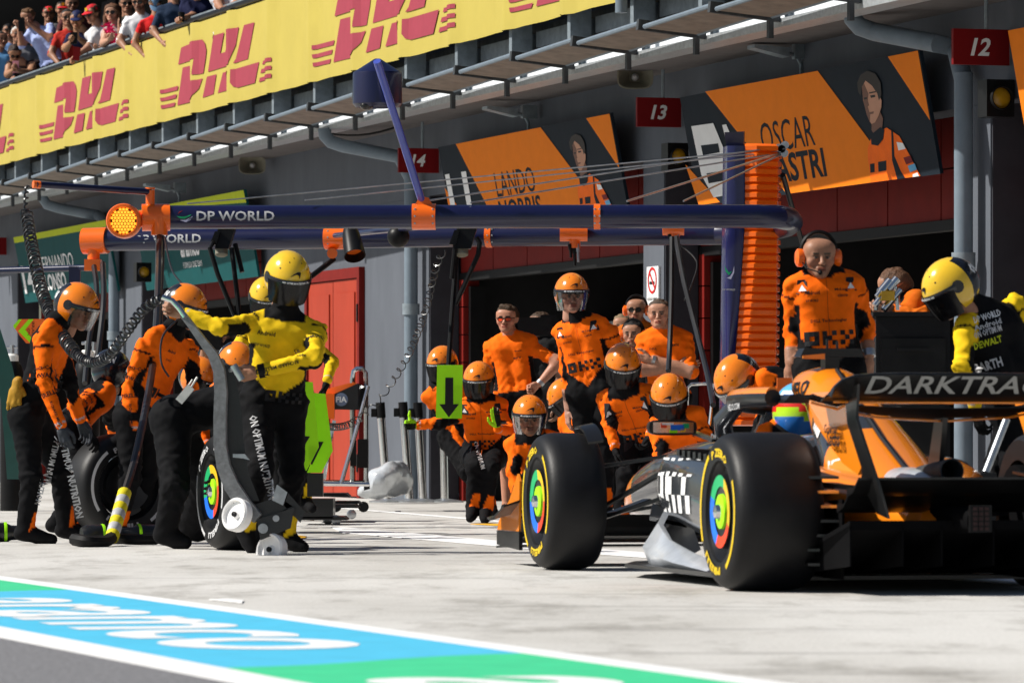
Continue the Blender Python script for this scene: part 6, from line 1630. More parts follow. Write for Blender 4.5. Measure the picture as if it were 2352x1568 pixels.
sw = thing('spare_wheel', 'dark spare wheel with white stripe held upright by the crouching navy helmet', 'wheel', Vector((at(292, 1075, 33.4).x, 33.4, 0)), 0, 'spare wheels waiting at the stop')
c_ = at(296, 1075, 33.3); c_.z = .36
wheel(sw, c_, (.55, -.83, 0), .305, 'tyre_white', colours=False, fancy=True)
sw2 = thing('spare_wheel', 'spare wheel with coloured rim ring standing right of the bent mechanic', 'wheel', Vector((at(485, 1150, 30.2).x, 30.2, 0)), 0, 'spare wheels waiting at the stop')
c_ = at(484, 1150, 30.1); c_.z = .36
wheel(sw2, c_, (-.94, -.33, 0), .305, 'tyre_white', rot=.6)
# ================================================================ JACK in the hands of the yellow man
pm('wheel_white', (.88, .87, .86), .4, var=.05)
pm('jack_carbon', (.20, .205, .21), .45, var=.3, scale=30)
jk = thing('front_jack', 'long curved carbon jack with white wheels held by the man in yellow', 'jack', at(600, 1290, 28.6))
dJ = 28.9
pts = [(418, 722), (436, 745), (460, 778), (488, 815), (502, 850), (506, 900), (504, 960), (504, 1020), (512, 1070), (530, 1115), (560, 1160), (590, 1190)]
wid = [13, 14, 17, 22, 26, 28, 28, 28, 30, 34, 34, 26]
m = MB(); secs = []
for i, (p, w_) in enumerate(zip(pts, wid)):
    a, b = Vector(pts[max(i - 1, 0)] + (0,)), Vector(pts[min(i + 1, len(pts) - 1)] + (0,)); t = (b - a).normalized(); nn = Vector((-t.y, t.x, 0))
    hw = w_ / 2; l = Vector(p + (0,)) + nn * hw; r_ = Vector(p + (0,)) - nn * hw; dq = dJ - .1 * i / 11
    secs.append([at(l.x, l.y, dq), at(r_.x, r_.y, dq), at(r_.x + 4, r_.y, dq + .07), at(l.x + 4, l.y, dq + .07)])
m.loft(secs); build(m, 'jack_arm', 'jack_carbon', jk, 50)
m = MB(); secs = []
for (l, r_, y_) in ((516, 534, 838), (518, 548, 900), (520, 556, 960), (522, 560, 1020), (530, 572, 1090), (560, 596, 1150)):
    secs.append([at(l, y_, dJ + .08), at(r_, y_, dJ + .08), at(r_, y_, dJ + .15), at(l, y_, dJ + .15)])
m.loft(secs); build(m, 'rear_plate', 'carbon', jk, 50)
m = MB(); m.tube([at(425, 727, dJ), at(412, 708, dJ), at(395, 690, dJ), at(372, 682, dJ)], .017, 10); build(m, 'handle_tip', 'chrome', jk)
m = MB(); m.cyl(at(536, 838, dJ - .1), at(556, 872, dJ - .1), .022, 12); m.cyl(at(545, 845, dJ - .05), at(528, 850, dJ), .014, 8); build(m, 'grip', 'steel', jk)
m = MB(); m.prism([at(536, 1042, dJ), at(563, 1042, dJ), at(574, 1056, dJ), at(560, 1052, dJ), at(536, 1050, dJ)], (0, -.05, 0)); build(m, 'step', 'steel', jk, 30)
m = MB(); m.hexa([at(585, 1200, dJ), at(672, 1162, dJ), at(672, 1162, dJ + .3), at(585, 1200, dJ + .3), at(580, 1160, dJ), at(640, 1140, dJ), at(640, 1140, dJ + .3), at(580, 1160, dJ + .3)])
m.hexa([at(598, 1240, dJ - .05), at(668, 1212, dJ - .05), at(668, 1212, dJ + .25), at(598, 1240, dJ + .25), at(590, 1192, dJ - .05), at(676, 1165, dJ - .05), at(676, 1165, dJ + .25), at(590, 1192, dJ + .25)]); build(m, 'jack_base', 'carbon', jk, 20)
m = MB(); m.hexa([at(625, 1148, dJ - .03), at(650, 1160, dJ - .03), at(650, 1160, dJ + .1), at(625, 1148, dJ + .1), at(636, 1112, dJ - .03), at(660, 1130, dJ - .03), at(660, 1130, dJ + .1), at(636, 1112, dJ + .1)]); build(m, 'lift_pad', 'steel', jk, 20)
m = MB(); m.hexa([at(652, 1160, dJ), at(690, 1200, dJ), at(690, 1200, dJ + .12), at(652, 1160, dJ + .12), at(662, 1132, dJ), at(700, 1175, dJ), at(700, 1175, dJ + .12), at(662, 1132, dJ + .12)]); build(m, 'lift_arm', 'carbon', jk, 20)
for (x_, y_), ax, dd in (((541, 1181), (-.62, -.74, .22), -.12), ((621, 1262), (-.58, -.78, .2), -.05)):
    c_ = at(x_, y_, dJ + dd); ax = Vector(ax)
    m = MB(); m.lathe(c_, ax, [(.0, -.05), (.085, -.05), (.099, -.04), (.100, .01), (.090, .022), (.082, .018), (.078, -.002), (.03, -.006), (.018, .006), (0, .006)], 32); wl = build(m, 'wheel', 'wheel_white', jk, 35)
    m = MB(); m.lathe(c_, ax, [(.016, .004), (.016, .02), (0, .022)], 12); build(m, 'hub_bolt', 'black_plastic', wl)
m = MB(); m.cyl(at(604, 1213, dJ - .1), at(604, 1213, dJ + .1), .03, 14); m.cyl(at(634, 1190, dJ - .08), at(634, 1190, dJ + .1), .02, 12); build(m, 'pivot', 'steel', jk)
# ================================================================ lime boards on the front trolley
lt = thing('jack_board', 'pair of lime boards with black slashes held upright behind the jack man', 'board', at(735, 1100, 36.4))
for P_, d in (([(680, 877), (718, 877), (732, 1026), (704, 1080), (676, 1080)], 36.3), ([(716, 902), (747, 904), (764, 1035), (738, 1085), (705, 1085), (728, 1030)], 36.5)):
    m = MB(); m.prism([at(x_, y_, d) for x_, y_ in P_], (0, .03, 0)); build(m, 'panel', 'lime', lt, 20)
for P_, d in (([(684, 1000), (712, 1002), (697, 1026), (684, 1034)], 36.295), ([(732, 1014), (743, 1014), (717, 1067), (713, 1064)], 36.495)):
    m = MB(); m.poly([at(x_, y_, d) for x_, y_ in P_]); build(m, 'slash', 'black_print', lt, 180)
m = MB(); m.bx(at(706, 0, 36.6).x, at(742, 0, 36.6).x, 36.55, 36.7, at(0, 1140, 36.6).z, at(0, 1086, 36.6).z); build(m, 'post', 'carbon', lt, 30)
wt = thing('wing_trolley', 'low black wheeled trolley on the ground right of the lime boards', 'trolley', at(740, 1200, 39.5))
for q in ([(690, 1145, 38.6), (765, 1145, 38.6), (765, 1190, 38.6), (690, 1190, 38.6)],):
    m = MB(); m.prism([at(*p) for p in q], (0, .5, 0)); build(m, 'side_box', 'carbon', wt, 20)
for x0, x1, y0, y1, d, dep in ((690, 790, 1186, 1194, 38.6, .6), (700, 815, 1158, 1166, 39.6, .6), (700, 795, 1132, 1140, 40.2, .5), (770, 822, 1150, 1156, 40.4, .4)):
    m = MB(); m.prism([at(x0, y0, d), at(x1, y0, d), at(x1 + 8, y1, d), at(x0, y1, d)], (0, dep, 0)); build(m, 'plate', 'carbon', wt, 20)
for x_, d in ((771, 38.7), (752, 38.9), (806, 41.5)):
    c_ = at(x_, 1192, d); c_.z = .04
    m = MB(); m.lathe(c_ - Vector((.0, .02, 0)), (.3, -1, 0), [(0, 0), (.038, 0), (.04, .01), (.04, .035), (.03, .04), (0, .04)], 16); build(m, 'castor', 'steel', wt)
# spare nose on a chrome stand
pm('fia_blue', (.16, .2, .3), .5)
nd_ = thing('nose_stand', 'chrome stand carrying a spare orange and black nose with FIA roundel', 'stand', at(810, 1135, 48))
dN = 46.0
m = MB()
m.tube([at(809, 1108, dN), at(809, 870, dN), at(812, 852, dN), at(820, 846, dN), at(832, 846, dN), at(840, 856, dN), at(841, 900, dN), at(841, 1108, dN)], .022, 8)
m.tube([at(845, 887, dN - .3), at(815, 1000, dN - .5), at(783, 1112, dN - .8)], .02, 8); m.tube([at(700, 1110, dN - .8), at(845, 1112, dN - .8), at(845, 1108, dN), at(700, 1106, dN)], .022, 6); m.tube([at(768, 965, dN), at(755, 1030, dN), at(745, 1100, dN)], .018, 6)
build(m, 'frame', 'chrome', nd_)
m = MB(); m.loft([[at(738, 905, dN - .3), at(738, 896, dN - .3), at(738, 896, dN + .2), at(738, 905, dN + .2)], [at(800, 903, dN - .35), at(800, 880, dN - .35), at(800, 880, dN + .25), at(800, 903, dN + .25)], [at(821, 900, dN - .35), at(818, 878, dN - .35), at(818, 878, dN + .25), at(821, 900, dN + .25)]]); build(m, 'nose_top', 'orange_paint', nd_, 50)
m = MB(); m.loft([[at(769, 940, dN - .38), at(769, 904, dN - .38), at(769, 904, dN + .28), at(769, 940, dN + .28)], [at(822, 941, dN - .38), at(822, 880, dN - .38), at(822, 880, dN + .28), at(822, 941, dN + .28)], [at(838, 935, dN - .3), at(838, 888, dN - .3), at(838, 888, dN + .2), at(838, 935, dN + .2)]]); build(m, 'nose_body', 'carbon', nd_, 50)
m = MB(); m.prism([at(748, 904, dN - .42), at(768, 904, dN - .42), at(768, 962, dN - .42), at(751, 960, dN - .42)], (0, .1, 0)); build(m, 'nose_plate', 'orange_paint', nd_, 20)
m = MB(); m.lathe(at(784, 917, dN - .385), (0, -1, 0), [(.062, 0), (.062, .004), (.05, .005), (0, .005)], 20); build(m, 'roundel', 'fia_blue', nd_)
text('FIA', 'lettering', 'white_print', nd_, at(784, 917, dN - .395), (1, 0, 0), (0, 0, 1), wd=.10, bold=.03)
for x0, x1, y0, y1 in ((805, 818, 1010, 1070), (822, 846, 1008, 1074)):
    m = MB(); m.bx(at(x0, 0, dN).x, at(x1, 0, dN).x, dN - .1, dN + .1, at(0, y1, dN).z, at(0, y0, dN).z); build(m, 'tool_box', 'black_plastic', nd_, 20)
for x_ in (772, 835):
    c_ = at(x_, 1130, dN - .8); c_.z = .05; m = MB(); m.lathe(c_, (0, -1, 0), [(0, 0), (.05, 0), (.05, .03), (0, .03)], 14); build(m, 'castor', 'black_rubber', nd_)
# chrome barrier posts and the silver bag at the wall
for (xt, yt, xb), lb_ in (((873, 925, 890), 'leftmost chrome barrier post, leaning by the silver bag'), ((925, 924, 941), 'chrome barrier post behind the outstretched glove'), ((959, 925, 972), 'chrome barrier post right of the downpipe'), ((1018, 1000, 1022), 'chrome barrier post under the lime arrow board')):
    t = thing('barrier_post', lb_, 'barrier post', Vector((at(xb, 0, 52).x, 52, 0)), 0, 'chrome barrier posts along the wall')
    b_ = Vector((at(xb, 0, 52).x, 52, .02)); a_ = at(xt, min(yt, 930), 52)
    m = MB(); m.cyl(b_, a_, .043, 14); build(m, 'post', 'chrome', t)
    m = MB(); m.lathe(b_ - Vector((0, 0, .02)), (0, 0, 1), [(0, .0), (.2, .0), (.2, .015), (.05, .04), (0, .04)], 20); build(m, 'base', 'steel', t)
    m = MB(); m.cyl(a_ - (a_ - b_).normalized() * .16, a_ + Vector((0, 0, .005)), .05, 14); m.bx(a_.x - .095, a_.x - .04, 51.97, 52.03, a_.z - .15, a_.z - .06); build(m, 'belt_head', 'black_plastic', t)
pm('foil', (.60, .63, .66), .22, metal=.3, var=.2, bump=.9, bscale=7)
bones = [(np.array(at(836, 1122, 51)), np.array(at(868, 1105, 51)), .07, .13), (np.array(at(868, 1103, 51)), np.array(at(912, 1098, 51.2)), .15, .17), (np.array(at(895, 1082, 51)), np.array(at(916, 1072, 51.2)), .12, .08)]
bones = [(V3(a[0], a[1], max(a[2], .1)), V3(b[0], b[1], max(b[2], .12)), r0, r1) for a, b, r0, r1 in bones]
Vb, Qb = field(bones, .035, .06); rs_ = np.random.RandomState(2)
for j in range(7): dv = nrm(rs_.randn(3)); Vb = Vb + (np.abs(np.sin(Vb @ dv * rs_.uniform(14, 30) + j)) * .020)[:, None] * dv
Vb[:, 2] = np.maximum(Vb[:, 2], .004)
bag = mesh_obj('foil_bag', Vb, Qb.tolist(), 'foil', None, None, 180); tag(bag, 'crumpled silver foil bag lying at the foot of the wall', 'bag')
m = MB(); m.prism([at(834, 1096, 50.72), at(846, 1093, 50.72), at(850, 1122, 50.72), at(836, 1126, 50.72)], (0, .01, 0)); o = build(m, 'bag_label', 'black_print', bag, 20)
m = MB(); m.prism([at(836, 1099, 50.71), at(845, 1097, 50.71), at(847, 1112, 50.71), at(838, 1114, 50.71)], (0, .005, 0)); build(m, 'label_mark', 'ring_green', bag, 20)
# ================================================================ neighbours at the left edge
pm('racing_green', (.003, .06, .048), .3, coat=.4)
gl_ = thing('gantry_leg', 'dark green slanting leg of the neighbouring gantry at the left border', 'gantry', at(40, 1120, 41))
m = MB(); secs = []
for l, r_, y_ in ((-60, 2, 700), (-30, 22, 760), (0, 48, 840), (22, 66, 920), (30, 78, 1010), (36, 84, 1100)):
    secs.append([at(l - 20, y_, 41), at(r_ - 20, y_, 41), at(r_ - 20, y_, 41.3), at(l - 20, y_, 41.3)])
m.loft(secs); build(m, 'leg', 'racing_green', gl_, 40)
bo = thing('brake_board', 'orange and lime chevron board reading BRAKES ON behind the far left mechanic', 'sign', at(70, 790, 40))
m = MB(); m.prism([at(x_, y_, 40) for x_, y_ in ((30, 748), (43, 733), (112, 732), (104, 790), (60, 788), (45, 770))], (0, .02, 0)); build(m, 'panel', 'orange_paint', bo, 20)
for P_ in ([(30, 748), (43, 733), (50, 733), (34, 756)], [(66, 733), (77, 733), (58, 757), (78, 783), (70, 788), (42, 760)], [(106, 733), (112, 733), (108, 760), (88, 757)]):
    m = MB(); m.poly([at(x_, y_, 39.996) for x_, y_ in P_]); build(m, 'chevron', 'lime', bo, 180)
text('BRAKES', 'lettering', 'black_print', bo, at(76, 762, 39.99), (0, 0, -1), (1, 0, 0), wd=.16, h=.022); text('ON', 'lettering', 'black_print', bo, at(66, 762, 39.99), (0, 0, -1), (1, 0, 0), wd=.05, h=.02)
for x_, d, lb_ in ((200, 44, 'black gas bottle with pale collar behind the far left mechanic'), (216, 44.5, 'second black gas bottle right beside the first one'), (28, 46, 'black gas bottle at the left border under the green leg')):
    c_ = at(x_, 0, d); c_.z = 0
    t = thing('gas_bottle', lb_, 'gas bottle', c_, 0, 'black gas bottles')
    m = MB(); m.lathe(c_, (0, 0, 1), [(0, 0), (.115, 0), (.115, 1.25), (.10, 1.35), (.05, 1.42), (0, 1.42)], 20); build(m, 'cylinder', 'black_plastic', t)
    m = MB(); m.lathe(c_, (0, 0, 1), [(.05, 1.40), (.06, 1.41), (.06, 1.46), (.04, 1.48), (0, 1.48)], 16); build(m, 'collar', 'white_plastic', t)
    m = MB(); m.cyl(c_ + Vector((0, 0, 1.48)), c_ + Vector((0, 0, 1.56)), .02, 8); m.cyl(c_ + Vector((-.05, 0, 1.54)), c_ + Vector((.05, 0, 1.54)), .014, 8); build(m, 'valve', 'steel', t)
# wheel guns lying at the spare wheels
def gun(px, py, d, rz, label):
    c_ = at(px, py, d); c_.z = .06
    t = thing('wheel_gun', label, 'wheel gun', Vector((c_.x, c_.y, 0)), 0, 'wheel guns on the ground')
    T_ = Matrix.Translation(c_) @ Matrix.Rotation(R(rz), 4, 'Z')
    m = MB(T_); m.lathe((-.14, 0, 0), (1, 0, 0), [(0, 0), (.05, 0), (.065, .03), (.068, .14), (.05, .18), (.045, .27), (.03, .27), (0, .25)], 18); build(m, 'gun_body', 'carbon', t)
    m = MB(T_); m.tube([(-.08, -.02, -.02), (-.10, -.10, -.03), (-.11, -.16, -.035)], .024, 8); build(m, 'grip', 'black_rubber', t)
    m = MB(T_); m.lathe((-.01, 0, 0), (1, 0, 0), [(.07, 0), (.072, .01), (.07, .02)], 18); build(m, 'ring', 'lime', t)
gun(235, 1215, 31.8, 20, 'black wheel gun with lime ring lying left of the striped sleeve')
gun(318, 1215, 31.9, 200, 'black wheel gun with lime ring lying right of the striped sleeve')
gun(12, 1220, 32.5, 10, 'black wheel gun at the left border beside the first boots')
# garage furniture on the right
cb = thing('garage_cabinet', 'black cabinet in the garage right of the bald headset man', 'cabinet', at(2095, 1250, 30.6))
d = 30.4; x0, x1 = at(2012, 0, d).x, at(2182, 0, d).x
m = MB(); m.bx(x0, x1, d, d + .8, 0, at(0, 716, d).z - .03); build(m, 'carcass', 'interior_dark', cb, 20)
m = MB(); m.bx(x0 - .02, x1 + .02, d - .03, d + .83, at(0, 716, d).z - .03 + .002, at(0, 716, d).z); build(m, 'worktop', 'interior_dark', cb, 20)
for k in range(3):
    z0 = .15 + k * .40; m = MB(); m.bx(x0 + .03, x1 - .03, d - .018, d - .002, z0, z0 + .36); o = build(m, 'drawer', 'black_plastic', cb, 20)
    m = MB(); m.bx((x0 + x1) / 2 - .1, (x0 + x1) / 2 + .1, d - .04, d - .02, z0 + .28, z0 + .30); build(m, 'drawer_handle', 'black_rubber', o, 20)
cr = thing('measuring_rig', 'bright chrome and brass rig standing on the black cabinet', 'tool', at(2035, 716, 30.5))
m = MB(); 
for k, (x_, y_, r_) in enumerate(((2020, 690, .02), (2035, 660, .03), (2050, 655, .026), (2025, 670, .018), (2058, 680, .018), (2040, 700, .022))):
    q = at(x_, y_, 30.45); m.cyl(q + Vector((-.03, 0, -.03)), q + Vector((.03, .02, .04)), r_, 10)
m.tube([at(2012, 712, 30.5), at(2018, 665, 30.5), at(2055, 640, 30.5), at(2062, 712, 30.5)], .012, 6); build(m, 'frame', 'chrome', cr)
pm('brass', (.5, .3, .04), .3, metal=.8)
m = MB(); m.bx(at(2025, 0, 30.4).x, at(2055, 0, 30.4).x, 30.4, 30.5, at(0, 690, 30.4).z, at(0, 668, 30.4).z); build(m, 'block', 'brass', cr, 20)
rl_ = thing('chrome_rail', 'bent chrome rail left of the orange tower', 'rail', at(1610, 1100, 37.5))
m = MB(); m.tube([at(1578, 960, 37.5), at(1580, 890, 37.5), at(1588, 882, 37.5), at(1630, 880, 37.5), at(1640, 884, 37.5), at(1632, 960, 37.3), at(1615, 1080, 37.2)], .014, 8); build(m, 'tube', 'chrome', rl_)
# silver pole of the rear jack at the right border
rj = thing('rear_jack', 'silver pole of a rear jack before the yellow man at the right border', 'jack', at(2280, 1290, 25.2))
m = MB(); m.cyl(at(2312, 962, 25.0), at(2264, 1085, 24.9), .02, 10); build(m, 'pole', 'steel', rj)
m = MB(); m.bx(at(2240, 0, 24.9).x, at(2285, 0, 24.9).x, 24.8, 25.2, at(0, 1290, 24.9).z, at(0, 1085, 24.9).z); build(m, 'base', 'carbon', rj, 20)
# ================================================================ THE RACING CAR
pm('car_grey', (.050, .056, .066), .2, metal=.3, coat=.6, var=.1)
pm('car_silver', (.50, .53, .57), .28, metal=.15, coat=.3, var=.25, scale=5)
pm('car_orange', (.90, .25, .010), .22, coat=.6, var=.03)
pm('car_black', (.005, .005, .0055), .35, coat=.12, var=.25)
pm('car_dark', (.0035, .0035, .004), .8, spec=.05, var=.2)
HEAD = R(13.0)
CO = Vector((1.835, 22.325, 0))
CM = Matrix.Translation(CO) @ Matrix.Rotation(HEAD, 4, 'Z')
car = thing('racing_car', 'orange and black open wheel racing car rolling into the pit box', 'racing car', CO, HEAD)
def sec(y_, cx, cz, w_, h_, n=2.6, N=32):
    o = []
    for k in range(N):
        a = 2 * math.pi * k / N; ca, sa = math.cos(a), math.sin(a)
        o.append((cx + w_ * math.copysign(abs(ca) ** (2 / n), ca), y_, cz + h_ * math.copysign(abs(sa) ** (2 / n), sa)))
    return o
def interp(st, per=4):
    """smooth stations (y, cx, cz, w, h) by Catmull-Rom"""
    P = [np.array(s) for s in st]; out = []
    for i in range(len(P) - 1):
        p0, p1, p2, p3 = P[max(i - 1, 0)], P[i], P[i + 1], P[min(i + 2, len(P) - 1)]
        for k in range(per):
            t = k / per; out.append(.5 * ((2 * p1) + (p2 - p0) * t + (2 * p0 - 5 * p1 + 4 * p2 - p3) * t * t + (3 * p1 - p0 - 3 * p2 + p3) * t ** 3))
    out.append(P[-1]); return out
BV = {}
def cbody(name, mats, st, parent=car, n=2.6, ang=60, mfun=None, N=32):
    S_ = [sec(*q, n=n, N=N) for q in interp(st)]
    m = MB(CM); m.loft(S_)
    if mfun:
        m.m = [mfun(np.mean([np.array(CM.inverted() @ Vector(m.v[i])) for i in f], axis=0)) for f in m.f]
    o = build(m, name, mats, parent, ang)
    BV[name] = BVHTree.FromPolygons([Vector(v) for v in m.v], m.f)
    return o
def cdecal(st, bv, o, rd, ud, nd, h, mat, parent, wd=None, bold=.03, shear=0., off=.005, name='lettering'):
    o, rd, ud, nd = (Vector(q) for q in (o, rd, ud, nd)); R3 = CM.to_3x3()
    def pr(a, b):
        p = CM @ (o + rd * a + ud * b); n_ = (R3 @ nd).normalized(); hit = BV[bv].ray_cast(p, n_, 3)
        return (hit[0] - n_ * off) if hit[0] is not None else p + n_ * .5
    miss = [0]; pr0 = pr
    def pr(a, b):
        p = CM @ (o + rd * a + ud * b); n_ = (R3 @ nd).normalized(); hit = BV[bv].ray_cast(p, n_, 3)
        if hit[0] is None: miss[0] += 1; return p
        return hit[0] - n_ * off
    if isinstance(st, str):
        ob = text(st, name, mat, parent, o, rd, ud, h=h, wd=wd, bold=bold, shear=shear, proj=pr, res=2, fine=1)
        if miss[0] or (np.ptp(np.array([v.co for v in ob.data.vertices]) @ np.array(nd)) > .35): print('decal missed', st, miss[0]); bpy.data.objects.remove(ob); return None
        return ob
    V = []; Fc = []
    for poly in st: k = len(V); V += [tuple(pr(a * h, b * h)) for a, b in poly]; Fc.append(tuple(range(k, len(V))))
    return mesh_obj(name, V, Fc, mat, parent, flat=True)
nose = cbody('nose', ['car_grey', 'car_orange'], [(4.95, 0, .34, .10, .08), (4.6, 0, .39, .17, .13), (4.1, 0, .44, .21, .17), (3.6, 0, .47, .24, .19), (3.0, 0, .48, .29, .21), (2.75, 0, .47, .31, .21)], mfun=lambda c: 1 if c[1] > 4.45 else 0)
cbody('chassis', 'car_grey', [(2.748, 0, .47, .31, .21), (2.4, 0, .43, .36, .24), (1.9, 0, .42, .40, .25), (1.3, 0, .44, .38, .28), (.9, 0, .42, .3, .28)])
pod_f = lambda s_: [(2.44, s_ * .40, .47, .15, .125), (2.38, s_ * .405, .465, .175, .165), (2.2, s_ * .42, .455, .19, .185), (1.6, s_ * .46, .42, .20, .205), (1.0, s_ * .45, .36, .21, .24)]
pod_r = lambda s_: [(.998, s_ * .45, .36, .21, .24), (.6, s_ * .36, .35, .22, .22), (.2, s_ * .24, .34, .19, .19), (-.2, s_ * .15, .32, .13, .13), (-.45, s_ * .1, .30, .08, .08)]
for s_ in (-1, 1):
    nm = 'sidepod'
    a = cbody(nm, ['car_grey', 'car_orange'], pod_f(s_), n=3., mfun=lambda c: 1 if c[1] > 2.36 and c[2] > .52 else 0)
    if s_ < 0: cdecal(OKX, 'sidepod', (-1.4, 1.93, .46), (0, -1, 0), (0, 0, 1), (1, 0, 0), .27, 'white_print', a, name='logo')
    if s_ < 0:
        for k in range(9):
            y_ = 1.85 - k * .10; m = MB(CM); zt = .625 - .004 * k
            m.bx(-.62, -.34, y_ - .03, y_ + .02, zt - .02, zt + .012); build(m, 'louvre_slat', 'car_black', a, 30)
    b = cbody('sidepod_tail', 'car_orange', pod_r(s_))
    if s_ < 0: cdecal('DELL TECHNOLOGIES', 'sidepod_tail', (-1.4, .55, .45), (0, -.93, -.3), (0, -.3, .93), (1, 0, 0), .062, 'black_print', b, wd=.62)
ec = cbody('engine_cover', ['car_orange', 'car_grey'], [(1.62, 0, .95, .10, .065), (1.5, 0, .935, .135, .095), (1.25, 0, .90, .155, .125), (.9, 0, .70, .20, .185), (.5, 0, .52, .25, .17), (0, 0, .38, .20, .12), (-.4, 0, .33, .12, .09), (-.6, 0, .32, .08, .06)], n=2.2,
           mfun=lambda c: 1 if (.62 < c[1] < .98 and c[2] < .85 and c[0] < -.02) else 0)
cdecal('VELO', 'engine_cover', (-1, 1.36, .93), (0, -.98, .05), (0, .05, .98), (1, 0, 0), .075, 'black_print', ec, wd=.34)
cdecal([[(.0, .5), (.55, .15), (1.25, -.75), (.85, -.95), (.1, -.2)], [(-.25, -.35), (.0, -.25), (.55, -.95), (.3, -1.1)]], 'engine_cover', (-1, .50, .61), (0, -.9, -.44), (0, -.44, .9), (1, 0, 0), .11, 'white_print', ec, name='white_panel')
cdecal('me', 'engine_cover', (-1, .86, .74), (0, -.93, -.36), (0, -.36, .93), (1, 0, 0), .06, 'white_print', ec, wd=.14, bold=.05)
m = MB(CM); m.tube([(0, 1.2, 1.02), (0, .9, .885), (0, .5, .70), (0, .0, .51), (0, -.4, .43)], .012, 6); build(m, 'spine_trim', 'car_black', ec)
m = MB(CM); m.hexa([(-.16, 1.28, 1.085), (.16, 1.28, 1.085), (.16, 1.40, 1.085), (-.16, 1.40, 1.085), (-.14, 1.28, 1.125), (.14, 1.28, 1.125), (.14, 1.38, 1.125), (-.14, 1.38, 1.125)]); m.bx(-.035, .035, 1.28, 1.36, 1.0, 1.084); m.cyl((-.02, 1.3, 1.12), (-.02, 1.3, 1.17), .006, 6); m.cyl((.03, 1.3, 1.12), (.03, 1.3, 1.16), .006, 6); build(m, 'camera_mount', 'car_black', car, 30)
m = MB(CM); m.hexa([(-.15, 1.27, 1.075), (-.04, 1.27, 1.072), (-.04, 1.279, 1.072), (-.15, 1.279, 1.075), (-.15, 1.27, 1.09), (-.04, 1.27, 1.1), (-.04, 1.279, 1.1), (-.15, 1.279, 1.09)]); build(m, 'camera_stripe', 'car_orange', car, 30)
# halo
hp = [(q_[0] * .92, q_[1] - .22, q_[2]) for q_ in [(-.35, 1.42, .885), (-.37, 1.75, .885), (-.33, 2.15, .88), (-.24, 2.42, .87), (-.10, 2.56, .855), (0, 2.58, .85), (.10, 2.56, .855), (.24, 2.42, .87), (.33, 2.15, .88), (.37, 1.75, .885), (.35, 1.42, .885)]]
m = MB(CM); m.tube([tuple(v) for v in interp(hp, 4)], .042, 12); hal = build(m, 'halo', 'car_black', car)
m = MB(CM); m.tube([(v[0], v[1], v[2] + .018) for v in interp(hp[0:8], 4)], .036, 10); build(m, 'halo_cover', 'car_orange', hal)
m = MB(CM); m.tube([(0, 2.34, .84), (0, 2.46, .76), (0, 2.60, .66)], [.04, .035, .045], 12); m.tube([(-.22, 2.20, .86), (-.27, 2.28, .78), (-.23, 2.40, .70), (-.17, 2.48, .62)], [.045, .05, .05, .06], 12); build(m, 'halo_pillar', 'car_grey', hal)
cb_ = CM @ Vector((-.378, 1.70, .845)); r3 = CM.to_3x3()
text('VELO.COM', 'lettering', 'grey_print', hal, cb_, r3 @ Vector((0, -1, .05)), Vector((0, 0, 1)), h=.032, bold=.02)
m = MB(CM); m.hexa([(-.30, 1.1, .86), (.30, 1.1, .86), (.30, 1.42, .86), (-.30, 1.42, .86), (-.26, 1.1, .90), (.26, 1.1, .90), (.26, 1.4, .90), (-.26, 1.4, .90)]); build(m, 'headrest', 'car_black', car, 30)
# mirrors
for s_ in (-1, 1):
    m = MB(CM); y_ = 2.45; x0 = s_ * .50
    m.loft([sec(y_ + .05, x0, .745, .11, .030, 4, 16), sec(y_ - .02, x0, .745, .125, .040, 4, 16), sec(y_ - .06, x0, .745, .125, .040, 4, 16)]); mi = build(m, 'mirror', 'car_black', car, 40)
    m = MB(CM); m.bx(x0 - .105, x0 + .105, y_ - .066, y_ - .062, .718, .772); build(m, 'mirror_glass', 'chrome', mi, 20)
    m = MB(CM); m.bar((x0 - s_ * .11, y_ - .0, .725), (s_ * .30, y_ - .12, .68), .05, .016); build(m, 'mirror_stay', 'car_grey', mi, 20)
    if s_ < 0:
        for k, (mt, dx_, dz, sx, sz) in enumerate((('ring_blue', .02, .0, .035, .014), ('lime', .0, -.018, .02, .009), ('ring_red', -.05, .01, .015, .012), ('ring_green', .065, .008, .016, .012), ('white_print', -.03, .018, .03, .005), ('ring_yellow', .05, -.014, .012, .008))):  # patches paint coloured reflections onto the mirror glass
            m = MB(CM); m.bx(x0 + dx_ - sx, x0 + dx_ + sx, y_ - .069, y_ - .067, .745 + dz - sz, .745 + dz + sz); build(m, 'mirror_reflection', mt, mi, 20)
        text('PaPaya', 'lettering', 'white_print', mi, CM @ Vector((x0 + .22, y_ - .092, .70)), r3 @ Vector((.98, -.35, -.13)).normalized(), Vector((0, 0, 1)), h=.022, bold=.03)
# wheels
for nm_, x_, y_, w_ in (('front_wheel', -.915, 3.62, .305), ('front_wheel', .915, 3.62, .305), ('rear_wheel', -.915, .02, .405), ('rear_wheel', .915, .02, .405)):
    wp = bpy.data.objects.new(nm_, None); link(wp, car)
    sd = -1 if x_ < 0 else 1
    wheel(wp, CM @ Vector((x_, y_, .36)), r3 @ Vector((sd, 0, 0)), w_, 'tyre_yellow', rot=.35 if y_ > 1 else -.1)
    m = MB(CM); m.cyl((x_ - sd * (w_ - .06), y_, .36), (x_ - sd * (w_ + .02), y_, .36), .21, 24); build(m, 'brake_drum', 'car_dark', wp)
